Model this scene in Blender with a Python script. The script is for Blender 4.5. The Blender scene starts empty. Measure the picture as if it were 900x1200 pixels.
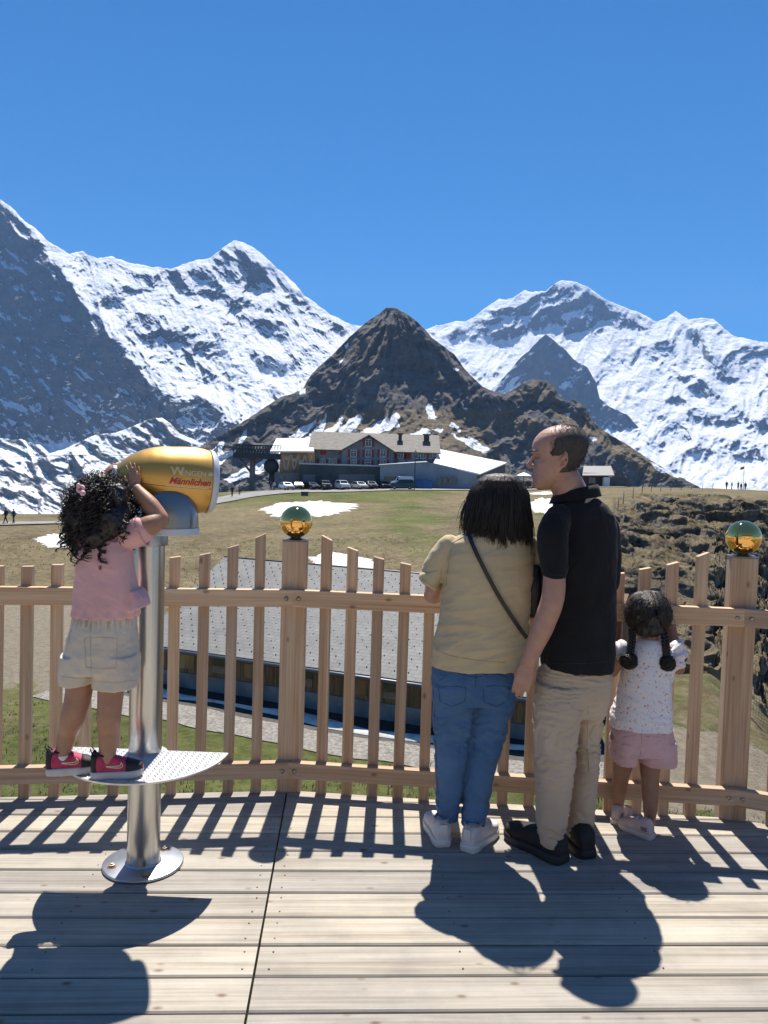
import bpy, bmesh, math, random
import numpy as np
from mathutils import Vector, Matrix, Euler

random.seed(7)
SC = bpy.context.scene
COL = SC.collection
R = math.radians

# ------------------------------------------------------------------ camera
FPX, CX, CY = 920.0, 450.0, 600.0          # focal length and centre for a 900 x 1200 frame
CAMH = 1.55
PITCH, ROLL = math.atan(40 / 920.0), 0.030
_F = np.array([0, math.cos(PITCH), -math.sin(PITCH)])
_U0 = np.array([0, math.sin(PITCH), math.cos(PITCH)])
_R0 = np.array([1.0, 0, 0])
_RC = _R0 * math.cos(ROLL) + _U0 * math.sin(ROLL)
_UC = _U0 * math.cos(ROLL) - _R0 * math.sin(ROLL)
cam = bpy.data.cameras.new('camera')
cam.sensor_fit = 'VERTICAL'; cam.sensor_height = 36; cam.lens = FPX / 1200 * 36
cam.clip_start = 0.05; cam.clip_end = 80000
cam_o = bpy.data.objects.new('camera', cam); COL.objects.link(cam_o)
m = Matrix.Identity(4)
for i in range(3):
    m[i][0] = _RC[i]; m[i][1] = _UC[i]; m[i][2] = -_F[i]
m[2][3] = CAMH
cam_o.matrix_world = m
SC.camera = cam_o

# ------------------------------------------------------------------ sky, sun, exposure
SUN_EL, SUN_AZ = R(62.5), R(0.6)
world = bpy.data.worlds.new('World'); SC.world = world; world.use_nodes = True
wn = world.node_tree; wn.nodes.clear()
_sky = wn.nodes.new('ShaderNodeTexSky'); _sky.sky_type = 'NISHITA'; _sky.sun_disc = False
_sky.sun_elevation = SUN_EL; _sky.sun_rotation = SUN_AZ
_sky.altitude = 2300; _sky.air_density = 1.0; _sky.dust_density = 0.0; _sky.ozone_density = 4.0
_bg = wn.nodes.new('ShaderNodeBackground'); _bg.inputs['Strength'].default_value = 0.062
_out = wn.nodes.new('ShaderNodeOutputWorld')
_hs = wn.nodes.new('ShaderNodeHueSaturation'); _hs.inputs['Saturation'].default_value = 1.7; _hs.inputs['Value'].default_value = 1.0
wn.links.new(_sky.outputs[0], _hs.inputs['Color']); wn.links.new(_hs.outputs[0], _bg.inputs['Color']); wn.links.new(_bg.outputs[0], _out.inputs['Surface'])
sun = bpy.data.lights.new('sun', 'SUN'); sun.energy = 5.0; sun.angle = R(0.53); sun.color = (1, 0.945, 0.86)
sun_o = bpy.data.objects.new('sun', sun); COL.objects.link(sun_o)
sun_o.rotation_euler = (-(math.pi / 2 - SUN_EL), 0, -SUN_AZ); sun_o.location = (0, 3, 30)
SC.view_settings.view_transform = 'Standard'; SC.view_settings.look = 'None'
SC.view_settings.exposure = 0.95; SC.view_settings.gamma = 1
SC.view_settings.use_curve_mapping = False
SC.cycles.use_denoising = True
SC.cycles.max_bounces = 6; SC.cycles.diffuse_bounces = 3; SC.cycles.glossy_bounces = 4
SC.cycles.transmission_bounces = 4; SC.cycles.volume_bounces = 0
SC.cycles.use_adaptive_sampling = True

# ------------------------------------------------------------------ pixel <-> space
def ray(px, py):
    return _F + _RC * ((px - CX) / FPX) + _UC * ((CY - py) / FPX)
def atY(px, py, Y):
    """point on the sight line at forward distance Y"""
    d = ray(px, py); t = Y / d[1]
    return Vector((d[0] * t, Y, CAMH + d[2] * t))
def atZ(px, py, Z):
    d = ray(px, py); t = (Z - CAMH) / d[2]
    return Vector((d[0] * t, d[1] * t, Z))
def proj(p):
    v = np.array(p, float) - np.array([0, 0, CAMH])
    w = v @ _F
    return (CX + FPX * (v @ _RC) / w, CY - FPX * (v @ _UC) / w)

# ------------------------------------------------------------------ noise (numpy)
_rng = np.random.RandomState(11)
_perm = np.tile(_rng.permutation(512), 3)
_grad = _rng.normal(size=(512, 3)); _grad /= np.linalg.norm(_grad, axis=1)[:, None]
def perlin(x, y, z=0.0):
    x, y, z = np.broadcast_arrays(np.asarray(x, float), np.asarray(y, float), np.asarray(z, float))
    xi, yi, zi = np.floor(x).astype(int), np.floor(y).astype(int), np.floor(z).astype(int)
    xf, yf, zf = x - xi, y - yi, z - zi
    fade = lambda t: t * t * t * (t * (t * 6 - 15) + 10)
    u, v, w = fade(xf), fade(yf), fade(zf)
    def g(dx, dy, dz):
        h = _perm[_perm[_perm[(xi + dx) & 511] + ((yi + dy) & 511)] + ((zi + dz) & 511)]
        q = _grad[h]
        return q[..., 0] * (xf - dx) + q[..., 1] * (yf - dy) + q[..., 2] * (zf - dz)
    L = lambda a, b, t: a + (b - a) * t
    x00 = L(g(0,0,0), g(1,0,0), u); x10 = L(g(0,1,0), g(1,1,0), u)
    x01 = L(g(0,0,1), g(1,0,1), u); x11 = L(g(0,1,1), g(1,1,1), u)
    return L(L(x00, x10, v), L(x01, x11, v), w) * 1.5
def fbm(x, y, z=0.0, octv=5, gain=0.5, lac=2.03):
    s = 0; a = 1; t = 0
    for o in range(octv):
        s = s + a * perlin(np.asarray(x) * lac**o + 17.3 * o, np.asarray(y) * lac**o - 9.1 * o, np.asarray(z) * lac**o + 3.7 * o); t += a; a *= gain
    return s / t
def ridged(x, y, z=0.0, octv=5, gain=0.5, lac=2.07):
    s = 0; a = 1; t = 0
    for o in range(octv):
        n = 1 - np.abs(perlin(np.asarray(x) * lac**o + 31.3 * o, np.asarray(y) * lac**o - 5.1 * o, np.asarray(z) * lac**o + 1.7 * o)) * 2
        s = s + a * n; t += a; a *= gain
    return s / t
def smooth(e0, e1, x):
    t = np.clip((np.asarray(x, float) - e0) / (e1 - e0), 0, 1); return t * t * (3 - 2 * t)

# ------------------------------------------------------------------ materials
def mat(name, col=(0.5, 0.5, 0.5), rough=0.7, metal=0.0, var=0.0, scale=8.0, bump=0.0, bscale=None, spec=None,
        coat=0.0, sheen=0.0, col2=None, stretch=None, sss=0.0, detail=6.0):
    """principled material with a noise driven colour variation and bump"""
    M = bpy.data.materials.new(name); M.use_nodes = True
    nt = M.node_tree; b = nt.nodes['Principled BSDF']
    b.inputs['Base Color'].default_value = (*col, 1); b.inputs['Roughness'].default_value = rough
    b.inputs['Metallic'].default_value = metal
    if spec is not None: b.inputs['Specular IOR Level'].default_value = spec
    if coat: b.inputs['Coat Weight'].default_value = coat; b.inputs['Coat Roughness'].default_value = 0.08
    if sheen: b.inputs['Sheen Weight'].default_value = sheen; b.inputs['Sheen Roughness'].default_value = 0.5
    if sss:
        b.inputs['Subsurface Weight'].default_value = sss; b.inputs['Subsurface Radius'].default_value = (0.012, 0.005, 0.003)
        b.inputs['Subsurface Scale'].default_value = 0.6
    if var or bump or col2:
        tc = nt.nodes.new('ShaderNodeTexCoord'); mp = nt.nodes.new('ShaderNodeMapping')
        nt.links.new(tc.outputs['Object'], mp.inputs['Vector'])
        if stretch: mp.inputs['Scale'].default_value = stretch
        nz = nt.nodes.new('ShaderNodeTexNoise'); nz.inputs['Scale'].default_value = scale; nz.inputs['Detail'].default_value = detail
        nt.links.new(mp.outputs[0], nz.inputs['Vector'])
        if var or col2:
            rp = nt.nodes.new('ShaderNodeValToRGB')
            c2 = col2 if col2 else tuple(min(1, c * (1 + var)) for c in col)
            c1 = col if col2 else tuple(c * (1 - var) for c in col)
            rp.color_ramp.elements[0].position = 0.35; rp.color_ramp.elements[1].position = 0.65
            rp.color_ramp.elements[0].color = (*c1, 1); rp.color_ramp.elements[1].color = (*c2, 1)
            nt.links.new(nz.outputs['Fac'], rp.inputs['Fac']); nt.links.new(rp.outputs['Color'], b.inputs['Base Color'])
        if bump:
            n2 = nz
            if bscale:
                n2 = nt.nodes.new('ShaderNodeTexNoise'); n2.inputs['Scale'].default_value = bscale; n2.inputs['Detail'].default_value = 5
                nt.links.new(mp.outputs[0], n2.inputs['Vector'])
            bp = nt.nodes.new('ShaderNodeBump'); bp.inputs['Strength'].default_value = 1; bp.inputs['Distance'].default_value = bump
            nt.links.new(n2.outputs['Fac'], bp.inputs['Height']); nt.links.new(bp.outputs['Normal'], b.inputs['Normal'])
    return M

# ------------------------------------------------------------------ object helpers
def tag(o, label=None, cat=None, group=None, kind=None):
    if label: o['label'] = label
    if cat: o['category'] = cat
    if group: o['group'] = group
    if kind: o['kind'] = kind
    return o
def empty(name, loc=(0, 0, 0), rz=0.0):
    o = bpy.data.objects.new(name, None); COL.objects.link(o); o.location = loc; o.rotation_euler = (0, 0, rz)
    o.empty_display_size = 0.1
    return o
def link_mesh(name, me, material=None, parent=None, smooth_=False):
    o = bpy.data.objects.new(name, me); COL.objects.link(o)
    if material is not None:
        for mm in (material if isinstance(material, (list, tuple)) else [material]): me.materials.append(mm)
    if smooth_: me.polygons.foreach_set('use_smooth', [True] * len(me.polygons))
    if parent is not None: o.parent = parent
    return o
def grid_mesh(name, P, quads_mask=None, wrap=False):
    """P: rows x cols x 3 array -> mesh"""
    nr, nc = P.shape[:2]
    me = bpy.data.meshes.new(name)
    idx = np.arange(nr * nc).reshape(nr, nc)
    if wrap: idx = np.concatenate([idx, idx[:, :1]], 1)
    a, b, c, d = idx[:-1, :-1].ravel(), idx[:-1, 1:].ravel(), idx[1:, 1:].ravel(), idx[1:, :-1].ravel()
    F = np.stack([a, d, c, b], 1)
    if quads_mask is not None: F = F[quads_mask.ravel()]
    me.vertices.add(nr * nc); me.vertices.foreach_set('co', P.reshape(-1).astype(np.float32))
    me.loops.add(F.size); me.loops.foreach_set('vertex_index', F.ravel().astype(np.int32))
    me.polygons.add(len(F)); me.polygons.foreach_set('loop_start', (np.arange(len(F)) * 4).astype(np.int32))
    me.polygons.foreach_set('loop_total', np.full(len(F), 4, np.int32))
    me.polygons.foreach_set('use_smooth', np.ones(len(F), bool))
    me.update(calc_edges=True); me.validate()
    return me
def vattr(me, name, vals):
    a = me.attributes.new(name, 'FLOAT', 'POINT'); a.data.foreach_set('value', np.asarray(vals, np.float32).ravel())

class MB:
    """collects simple solids; build() links them as one mesh object"""
    def __init__(s): s.v = []; s.f = []; s.mi = []; s.sm = []
    def add(s, verts, faces, mi=0, sm=False, M=None):
        n = len(s.v)
        for p in verts:
            p = Vector(p)
            if M is not None: p = M @ p
            s.v.append(p)
        for f in faces: s.f.append([i + n for i in f]); s.mi.append(mi); s.sm.append(sm)
        return s
    def box(s, c, d, mi=0, M=None, rz=0.0):
        x, y, z = d[0] / 2, d[1] / 2, d[2] / 2
        vs = [(-x,-y,-z),(x,-y,-z),(x,y,-z),(-x,y,-z),(-x,-y,z),(x,-y,z),(x,y,z),(-x,y,z)]
        T = Matrix.Translation(c) @ Matrix.Rotation(rz, 4, 'Z')
        if M is not None: T = M @ T
        return s.add(vs, [(0,3,2,1),(4,5,6,7),(0,1,5,4),(1,2,6,5),(2,3,7,6),(3,0,4,7)], mi, False, T)
    def hexa(s, pts, mi=0):
        """8 points: bottom four counter-clockwise, then top four"""
        return s.add(pts, [(0,3,2,1),(4,5,6,7),(0,1,5,4),(1,2,6,5),(2,3,7,6),(3,0,4,7)], mi)
    def prism(s, poly, z0, z1, mi=0, M=None):
        n = len(poly)
        vs = [(p[0], p[1], z0) for p in poly] + [(p[0], p[1], z1) for p in poly]
        fs = [tuple(range(n - 1, -1, -1)), tuple(range(n, 2 * n))] + [(i, (i + 1) % n, n + (i + 1) % n, n + i) for i in range(n)]
        return s.add(vs, fs, mi, False, M)
    def tube(s, pts, rad, seg=8, mi=0, caps=True, sm=True, flat=1.0):
        pts = [Vector(p) for p in pts]; n = len(pts)
        rad = rad if isinstance(rad, (list, tuple, np.ndarray)) else [rad] * n
        up = None; rings = []
        for i, p in enumerate(pts):
            t = (pts[min(i + 1, n - 1)] - pts[max(i - 1, 0)]).normalized()
            if up is None:
                up = Vector((0, 0, 1)) if abs(t.z) < 0.9 else Vector((0, 1, 0))
            sd = t.cross(up).normalized(); up = sd.cross(t).normalized()
            rings.append([p + (sd * math.cos(2 * math.pi * k / seg) + up * (math.sin(2 * math.pi * k / seg) * flat)) * rad[i] for k in range(seg)])
        vs = [q for r_ in rings for q in r_]; fs = []
        for i in range(n - 1):
            for k in range(seg):
                a, b = i * seg + k, i * seg + (k + 1) % seg
                fs.append((a, b, b + seg, a + seg))
        if caps: fs += [tuple(range(seg - 1, -1, -1)), tuple(range((n - 1) * seg, n * seg))]
        return s.add(vs, fs, mi, sm)
    def lathe(s, prof, seg=24, c=(0, 0, 0), mi=0, M=None, sm=True):
        """profile of (radius, z)"""
        vs = []; fs = []; n = len(prof)
        for r_, z in prof:
            for k in range(seg):
                a = 2 * math.pi * k / seg; vs.append((c[0] + r_ * math.cos(a), c[1] + r_ * math.sin(a), c[2] + z))
        for i in range(n - 1):
            for k in range(seg):
                a, b = i * seg + k, i * seg + (k + 1) % seg
                fs.append((a, b, b + seg, a + seg))
        s.add(vs, fs, mi, sm, M)
        for r_, z, fl_ in ((prof[0][0], prof[0][1], 1), (prof[-1][0], prof[-1][1], 0)):
            if r_ > 1e-6:
                ring = [(c[0] + r_ * math.cos(2 * math.pi * k / seg), c[1] + r_ * math.sin(2 * math.pi * k / seg), c[2] + z) for k in range(seg)]
                s.add(ring, [tuple(range(seg - 1, -1, -1)) if fl_ else tuple(range(seg))], mi, False, M)
        return s
    def ball(s, c, r, seg=16, rings=10, mi=0, M=None):
        r = r if isinstance(r, (tuple, list)) else (r, r, r)
        vs = []; fs = []
        for i in range(rings + 1):
            ph = math.pi * i / rings
            for k in range(seg):
                a = 2 * math.pi * k / seg
                vs.append((c[0] + r[0] * math.sin(ph) * math.cos(a), c[1] + r[1] * math.sin(ph) * math.sin(a), c[2] - r[2] * math.cos(ph)))
        for i in range(rings):
            for k in range(seg):
                a, b = i * seg + k, i * seg + (k + 1) % seg
                fs.append((a, b, b + seg, a + seg))
        return s.add(vs, fs, mi, True, M)
    def mesh(s, name):
        me = bpy.data.meshes.new(name); me.from_pydata(s.v, [], s.f)
        me.polygons.foreach_set('material_index', s.mi); me.polygons.foreach_set('use_smooth', s.sm)
        me.update(); return me
    def build(s, name, material, parent=None, bevel=0.0, origin=None, local=False, weld=False):
        """vertices are in world space unless local; origin moves the object's origin there"""
        o = None
        if origin is not None:
            og = Vector(origin)
            s.v = [p - og for p in s.v]
        me = s.mesh(name); o = link_mesh(name, me, material, None)
        if weld or bevel:
            bm = bmesh.new(); bm.from_mesh(me)
            bmesh.ops.remove_doubles(bm, verts=bm.verts, dist=1e-5)
            if bevel:
                ed = [e for e in bm.edges if len(e.link_faces) == 2 and e.calc_face_angle(0) > 0.6]
                bmesh.ops.bevel(bm, geom=ed, offset=bevel, segments=2, affect='EDGES', profile=0.6)
            bm.to_mesh(me); bm.free()
        if origin is not None: o.location = og
        if parent is not None:
            o.parent = parent
            if not local:
                o.location = Vector(o.location) - world_loc(parent)
        return o
def world_loc(o):
    """world location of an unrotated chain of parents"""
    v = Vector(o.location)
    while o.parent is not None:
        o = o.parent; v = v + Vector(o.location)
    return v
def copy_tree(o, parent=None):
    c = o.copy(); COL.objects.link(c); c.parent = parent
    for ch in o.children: copy_tree(ch, c)
    return c
# ================================================================== mountains
def terrain_mat(name, rock1, rock2, snow_fine=14.0, rock_scale=0.01, bump=14.0, extra=None, snowcol=(0.82, 0.84, 0.88)):
    """rock / snow mix from the 'snow' vertex attribute, edges broken up by fine noise"""
    M = bpy.data.materials.new(name); M.use_nodes = True
    nt = M.node_tree; N = nt.nodes; L = nt.links; b = N['Principled BSDF']
    b.inputs['Roughness'].default_value = 0.9; b.inputs['Specular IOR Level'].default_value = 0.15
    tc = N.new('ShaderNodeTexCoord')
    def noise(scale, detail=8, rough=0.6, stretch=None):
        n = N.new('ShaderNodeTexNoise'); n.inputs['Scale'].default_value = scale; n.inputs['Detail'].default_value = detail
        n.inputs['Roughness'].default_value = rough
        if stretch:
            mp = N.new('ShaderNodeMapping'); mp.inputs['Scale'].default_value = stretch
            L.new(tc.outputs['Object'], mp.inputs['Vector']); L.new(mp.outputs[0], n.inputs['Vector'])
        else: L.new(tc.outputs['Object'], n.inputs['Vector'])
        return n
    def ramp(src, p0, p1, c0=(0, 0, 0), c1=(1, 1, 1)):
        r = N.new('ShaderNodeValToRGB'); r.color_ramp.elements[0].position = p0; r.color_ramp.elements[1].position = p1
        r.color_ramp.elements[0].color = (*c0, 1); r.color_ramp.elements[1].color = (*c1, 1); L.new(src, r.inputs['Fac']); return r
    def mixc(f, a, bb):
        x = N.new('ShaderNodeMix'); x.data_type = 'RGBA'; L.new(f, x.inputs['Factor'])
        for s_, k in ((a, 'A'), (bb, 'B')):
            i = [q for q in x.inputs if q.name == k and q.type == 'RGBA'][0]
            if isinstance(s_, tuple): i.default_value = (*s_, 1)
            else: L.new(s_, i)
        return [q for q in x.outputs if q.type == 'RGBA'][0]
    nr = noise(rock_scale, 10, 0.65, (1, 1, 2.5))
    rock = ramp(nr.outputs['Fac'], 0.35, 0.68, rock1, rock2).outputs['Color']
    at = N.new('ShaderNodeAttribute'); at.attribute_name = 'veg'
    if extra is not None:
        ng = noise(rock_scale * 3, 8, 0.65)
        veg = ramp(ng.outputs['Fac'], 0.3, 0.7, extra[0], extra[1]).outputs['Color']
        ad = N.new('ShaderNodeMath'); ad.operation = 'ADD'
        sb = N.new('ShaderNodeMath'); sb.operation = 'MULTIPLY_ADD'; sb.inputs[1].default_value = 0.9; sb.inputs[2].default_value = -0.45
        L.new(ng.outputs['Fac'], sb.inputs[0]); L.new(at.outputs['Fac'], ad.inputs[0]); L.new(sb.outputs[0], ad.inputs[1])
        rock = mixc(ramp(ad.outputs[0], 0.35, 0.65).outputs['Color'], rock, veg)
    sn = N.new('ShaderNodeAttribute'); sn.attribute_name = 'snow'
    nf = noise(1.0 / snow_fine, 6, 0.7, (1, 1, 1.8))
    mm = N.new('ShaderNodeMath'); mm.operation = 'MULTIPLY_ADD'; mm.inputs[1].default_value = 0.9; mm.inputs[2].default_value = -0.45
    L.new(nf.outputs['Fac'], mm.inputs[0])
    a2 = N.new('ShaderNodeMath'); a2.operation = 'ADD'; L.new(sn.outputs['Fac'], a2.inputs[0]); L.new(mm.outputs[0], a2.inputs[1])
    sf = ramp(a2.outputs[0], 0.38, 0.62).outputs['Color']
    L.new(mixc(sf, rock, snowcol), b.inputs['Base Color'])
    nb = noise(rock_scale * 2.2, 10, 0.7, (1, 1, 1.6))
    bp = N.new('ShaderNodeBump'); bp.inputs['Strength'].default_value = 0.9; bp.inputs['Distance'].default_value = bump
    L.new(nb.outputs['Fac'], bp.inputs['Height']); L.new(bp.outputs['Normal'], b.inputs['Normal'])
    return M

def inside(poly, X, Y):
    """even-odd point in polygon on arrays"""
    r_ = np.zeros(X.shape, bool); n = len(poly)
    for i in range(n):
        x0, y0 = poly[i]; x1, y1 = poly[(i + 1) % n]
        if y0 == y1: continue
        c = ((y0 > Y) != (y1 > Y)) & (X < (x1 - x0) * (Y - y0) / (y1 - y0) + x0)
        r_ ^= c
    return r_
def blur(A, n):
    for _ in range(n):
        P_ = np.pad(A, 1, mode='edge')
        A = (P_[1:-1, 1:-1] * 4 + (P_[:-2, 1:-1] + P_[2:, 1:-1] + P_[1:-1, :-2] + P_[1:-1, 2:]) * 2 + P_[:-2, :-2] + P_[2:, 2:] + P_[:-2, 2:] + P_[2:, :-2]) / 16
    return A
def poisson(gx, gy, wx=0.5, wy=1.0):
    """surface whose gradients come closest to gx, gy (mirrored borders)"""
    h, w = gx.shape
    GX = np.concatenate([gx, -gx[:, ::-1]], 1); GX = np.concatenate([GX, GX[::-1]], 0)
    GY = np.concatenate([gy, gy[:, ::-1]], 1); GY = np.concatenate([GY, -GY[::-1]], 0)
    kx = 2 * np.pi * np.fft.fftfreq(2 * w)[None]; ky = 2 * np.pi * np.fft.fftfreq(2 * h)[:, None]
    den = wx * kx**2 + wy * ky**2; den[0, 0] = 1
    D = np.fft.fft2(GX) * wx * (-1j * kx) + np.fft.fft2(GY) * wy * (-1j * ky)
    D = D / den; D[0, 0] = 0
    return np.real(np.fft.ifft2(D))[:h, :w]
def bil(A, x, y):
    h, w = A.shape
    x = np.clip(x, 0, w - 1.001); y = np.clip(y, 0, h - 1.001)
    i, j = x.astype(int), y.astype(int); u, v = x - i, y - j
    return (A[j, i] * (1 - u) + A[j, i + 1] * u) * (1 - v) + (A[j + 1, i] * (1 - u) + A[j + 1, i + 1] * u) * v

def mountain(name, sil, pybot, D0, material, s0=0.95, polys=(), snowp=(), vegp=(), step=1.0, jag=1.5, namp=0.5, nscale=38.0,
             wx=0.5, snow_bias=0.0, snow_k=2.2, fine=0.25, seed=0.0, label=None, back=0.6, dmin=300.0, gully=None, radial=None):
    """A real relief: its crest follows the sil profile seen at distance D0, the flank facing the terrace comes forward
    with the steepness given by polys (polygon, slope tangent^-1 along the sight, sideways lean), the far flank falls away."""
    sx = np.array([p[0] for p in sil], float); sy = np.array([p[1] for p in sil], float)
    px0, px1 = sx[0], sx[-1]; pt = sy.min() - 6
    k = D0 / FPX
    st = 2.0
    gw, gh = int((px1 - px0) / st) + 1, int((pybot - pt) / st) + 1
    GX, GY = np.meshgrid(px0 + st * np.arange(gw), pt + st * np.arange(gh))
    S = np.full(GX.shape, s0); T = np.zeros(GX.shape)
    # wobble polygon edges so they read as natural breaks
    WX = GX + 7 * fbm(GX / 23, GY / 23, seed + 5, 4); WY = GY + 7 * fbm(GX / 23, GY / 23, seed + 9, 4)
    for poly, s_, t_, sf in polys:
        msk = blur(inside(poly, WX, WY).astype(float), sf)
        S = S * (1 - msk) + s_ * msk; T = T * (1 - msk) + t_ * msk
    D = poisson(T * k * st, -S * k * st, wx=wx)
    D = D - D[0].max()
    nc = int((px1 - px0) / step) + 1
    nr = int((pybot - sy.min()) / step * 0.92) + 1
    cx_ = px0 + step * np.arange(nc)
    sil_y = np.interp(cx_, sx, sy) + jag * (1.6 * fbm(cx_ / 14, seed + 0.5, 0, 5, 0.6))
    t = np.linspace(0, 1, nr)[:, None]
    PX = np.broadcast_to(cx_[None], (nr, nc)); PY = sil_y[None] + t * (pybot - sil_y[None])
    Dv = D0 + bil(D, (PX - px0) / st, (PY - pt) / st)
    Sv = bil(S, (PX - px0) / st, (PY - pt) / st)
    q = nscale
    wob = 0.35 * fbm(PX / (q * 1.5), PY / (q * 1.5), seed + 2, 3)
    if gully is None: gx_, gy_ = PX / q + wob, PY / (q * 1.5) + wob
    else:
        ca, sa = math.cos(gully[0]), math.sin(gully[0])
        gx_, gy_ = (PX * ca + PY * sa) / q + wob, (-PX * sa + PY * ca) / (q * gully[1]) + wob
    if radial is not None:
        rx_, ry_, rk_ = radial; rr_ = np.hypot(PX - rx_, PY - ry_ + 12); an_ = np.arctan2(PX - rx_, PY - ry_ + 12)
        gx_ = an_ * rk_ + 1.1 * wob + rr_ / 90; gy_ = rr_ / (q * 2.2) + wob
    nz = ridged(gx_, gy_, seed, 6, 0.52)
    if radial is not None: nz = 0.5 * nz + 0.5 * ridged((PX * .8 + PY * .5) / 34 + wob, (PY * .8 - PX * .5) / 48 + wob, seed + 30, 6, .55)
    n2 = fbm(PX / 9, PY / 9, seed + 4, 5, 0.6)
    fade_ = smooth(0, 0.05, t)
    Dv = Dv - k * (namp * q * (nz - 0.5) * (0.35 + 0.65 * fade_) + fine * 9 * n2)
    # slopes from differences in real space
    dirs = _F[None, None] + _RC[None, None] * ((PX - CX) / FPX)[..., None] + _UC[None, None] * ((CY - PY) / FPX)[..., None]
    P = dirs * (np.maximum(Dv, dmin) / dirs[..., 1])[..., None]
    P[..., 2] += CAMH
    du = np.gradient(P, axis=1); dv = np.gradient(P, axis=0)
    nrm = np.cross(du, -dv); nrm /= np.linalg.norm(nrm, axis=2)[..., None] + 1e-9
    nzv = np.abs(nrm[..., 2])
    ncoarse = bil(blur(nzv, 4), np.broadcast_to(np.arange(nc)[None].astype(float), (nr, nc)), np.broadcast_to(np.arange(nr)[:, None].astype(float), (nr, nc)))
    snow = 0.5 + snow_k * (0.55 * ncoarse + 0.45 * nzv - 0.56) + 0.33 * fbm(PX / 16, PY / 9, seed + 7, 6, 0.65) + 0.45 * fbm(PX / 40, PY / 5.5, seed + 8, 5, 0.6) * (1 - smooth(.3, .6, ncoarse)) + snow_bias
    W2X = PX + 5 * fbm(PX / 12, PY / 12, seed + 15, 4); W2Y = PY + 4 * fbm(PX / 12, PY / 12, seed + 19, 4)
    for poly, amt, sf in snowp:
        msk = inside(poly, W2X, W2Y).astype(float)
        if sf: msk = blur(msk, sf)
        snow = snow + amt * msk
    veg = np.zeros(PX.shape)
    for poly, amt, sf in vegp:
        veg = veg + amt * blur(inside(poly, W2X, W2Y).astype(float), sf)
    # far flank: four rows that fall away behind the crest
    rows = []
    for f_, dz in ((0.04, 0.03), (0.15, 0.14), (0.4, 0.35), (back, 0.7)):
        b = P[0].copy(); nb = np.linalg.norm(b[:, :2], axis=1, keepdims=True)
        b[:, :2] *= 1 + f_ * 0.35
        b[:, 2] = P[0][:, 2] - dz * np.maximum(P[0][:, 2] - P[-1][:, 2], 50) - 2
        rows.append(b)
    full = np.concatenate([np.array(rows[::-1]), P], 0)
    me = grid_mesh(name, full)
    vattr(me, 'snow', np.concatenate([np.repeat(snow[:1], 4, 0), snow], 0))
    vattr(me, 'veg', np.concatenate([np.repeat(veg[:1], 4, 0), veg], 0))
    o = link_mesh(name, me, material)
    return tag(o, label, None, None, 'structure')

ROCK_FAR = terrain_mat('far_rock_and_snow', (0.055, 0.057, 0.062), (0.135, 0.13, 0.128), 45, 0.006, 30)
# ---- left massif: a steep shaded wall, its sunlit snow flank, then the pointed white summit
SIL_L = [(-90, 170), (-40, 205), (0, 233), (12, 242), (30, 260), (42, 268), (55, 282), (68, 290), (82, 298), (90, 295), (97, 295), (104, 300), (112, 302), (130, 301),
         (145, 305), (155, 309), (165, 310), (180, 313), (200, 315), (208, 313), (215, 309), (230, 305), (245, 302), (252, 297), (260, 292), (267, 286), (274, 282),
         (280, 283), (287, 285), (296, 290), (305, 297), (315, 305), (325, 315), (335, 323), (345, 332), (356, 345), (370, 355), (385, 367), (400, 375), (412, 381), (430, 383), (470, 384), (510, 386)]
WALL = [(-95, 165), (0, 232), (14, 250), (30, 266), (45, 284), (60, 300), (72, 318), (85, 337), (104, 362), (122, 385), (142, 408), (160, 430), (175, 452), (190, 478), (196, 500), (200, 520), (-95, 520)]
left_polys = [
    ([(-95, 160), (520, 160), (520, 600), (-95, 600)], 1.36, 0.0, 0),
    (WALL, 0.20, -0.22, 2),
    ([(200, 470), (240, 468), (262, 478), (282, 500), (300, 520), (190, 520)], 0.2, -0.1, 2),      # dark foot wall
    ([(115, 440), (150, 438), (178, 448), (190, 462), (230, 470), (245, 490), (190, 500), (150, 470)], 0.25, 0.0, 2),
    ([(120, 350), (142, 348), (148, 358), (130, 364)], 0.25, 0, 1),
    ([(150, 395), (200, 385), (210, 400), (175, 412)], 0.35, 0, 2),
    ([(245, 300), (274, 284), (300, 298), (318, 322), (322, 350), (300, 345), (268, 330), (250, 318)], 0.42, 0.1, 2),
    ([(205, 320), (240, 312), (262, 330), (255, 352), (225, 352), (200, 340)], 0.40, -0.1, 2),
    ([(255, 345), (300, 350), (310, 365), (270, 360)], 0.3, 0, 1),
    ([(225, 370), (262, 392), (268, 432), (262, 460), (240, 450), (215, 418), (200, 392)], 0.40, 0.2, 2),
    ([(298, 372), (330, 378), (338, 395), (312, 398)], 0.32, 0, 1),
    ([(330, 330), (352, 345), (362, 370), (345, 366)], 0.42, 0.2, 1),
    ([(380, 368), (405, 380), (405, 392), (388, 388)], 0.42, 0, 1),
    ([(300, 420), (330, 415), (345, 430), (330, 445), (305, 440)], 0.5, 0, 2),
]
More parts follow.
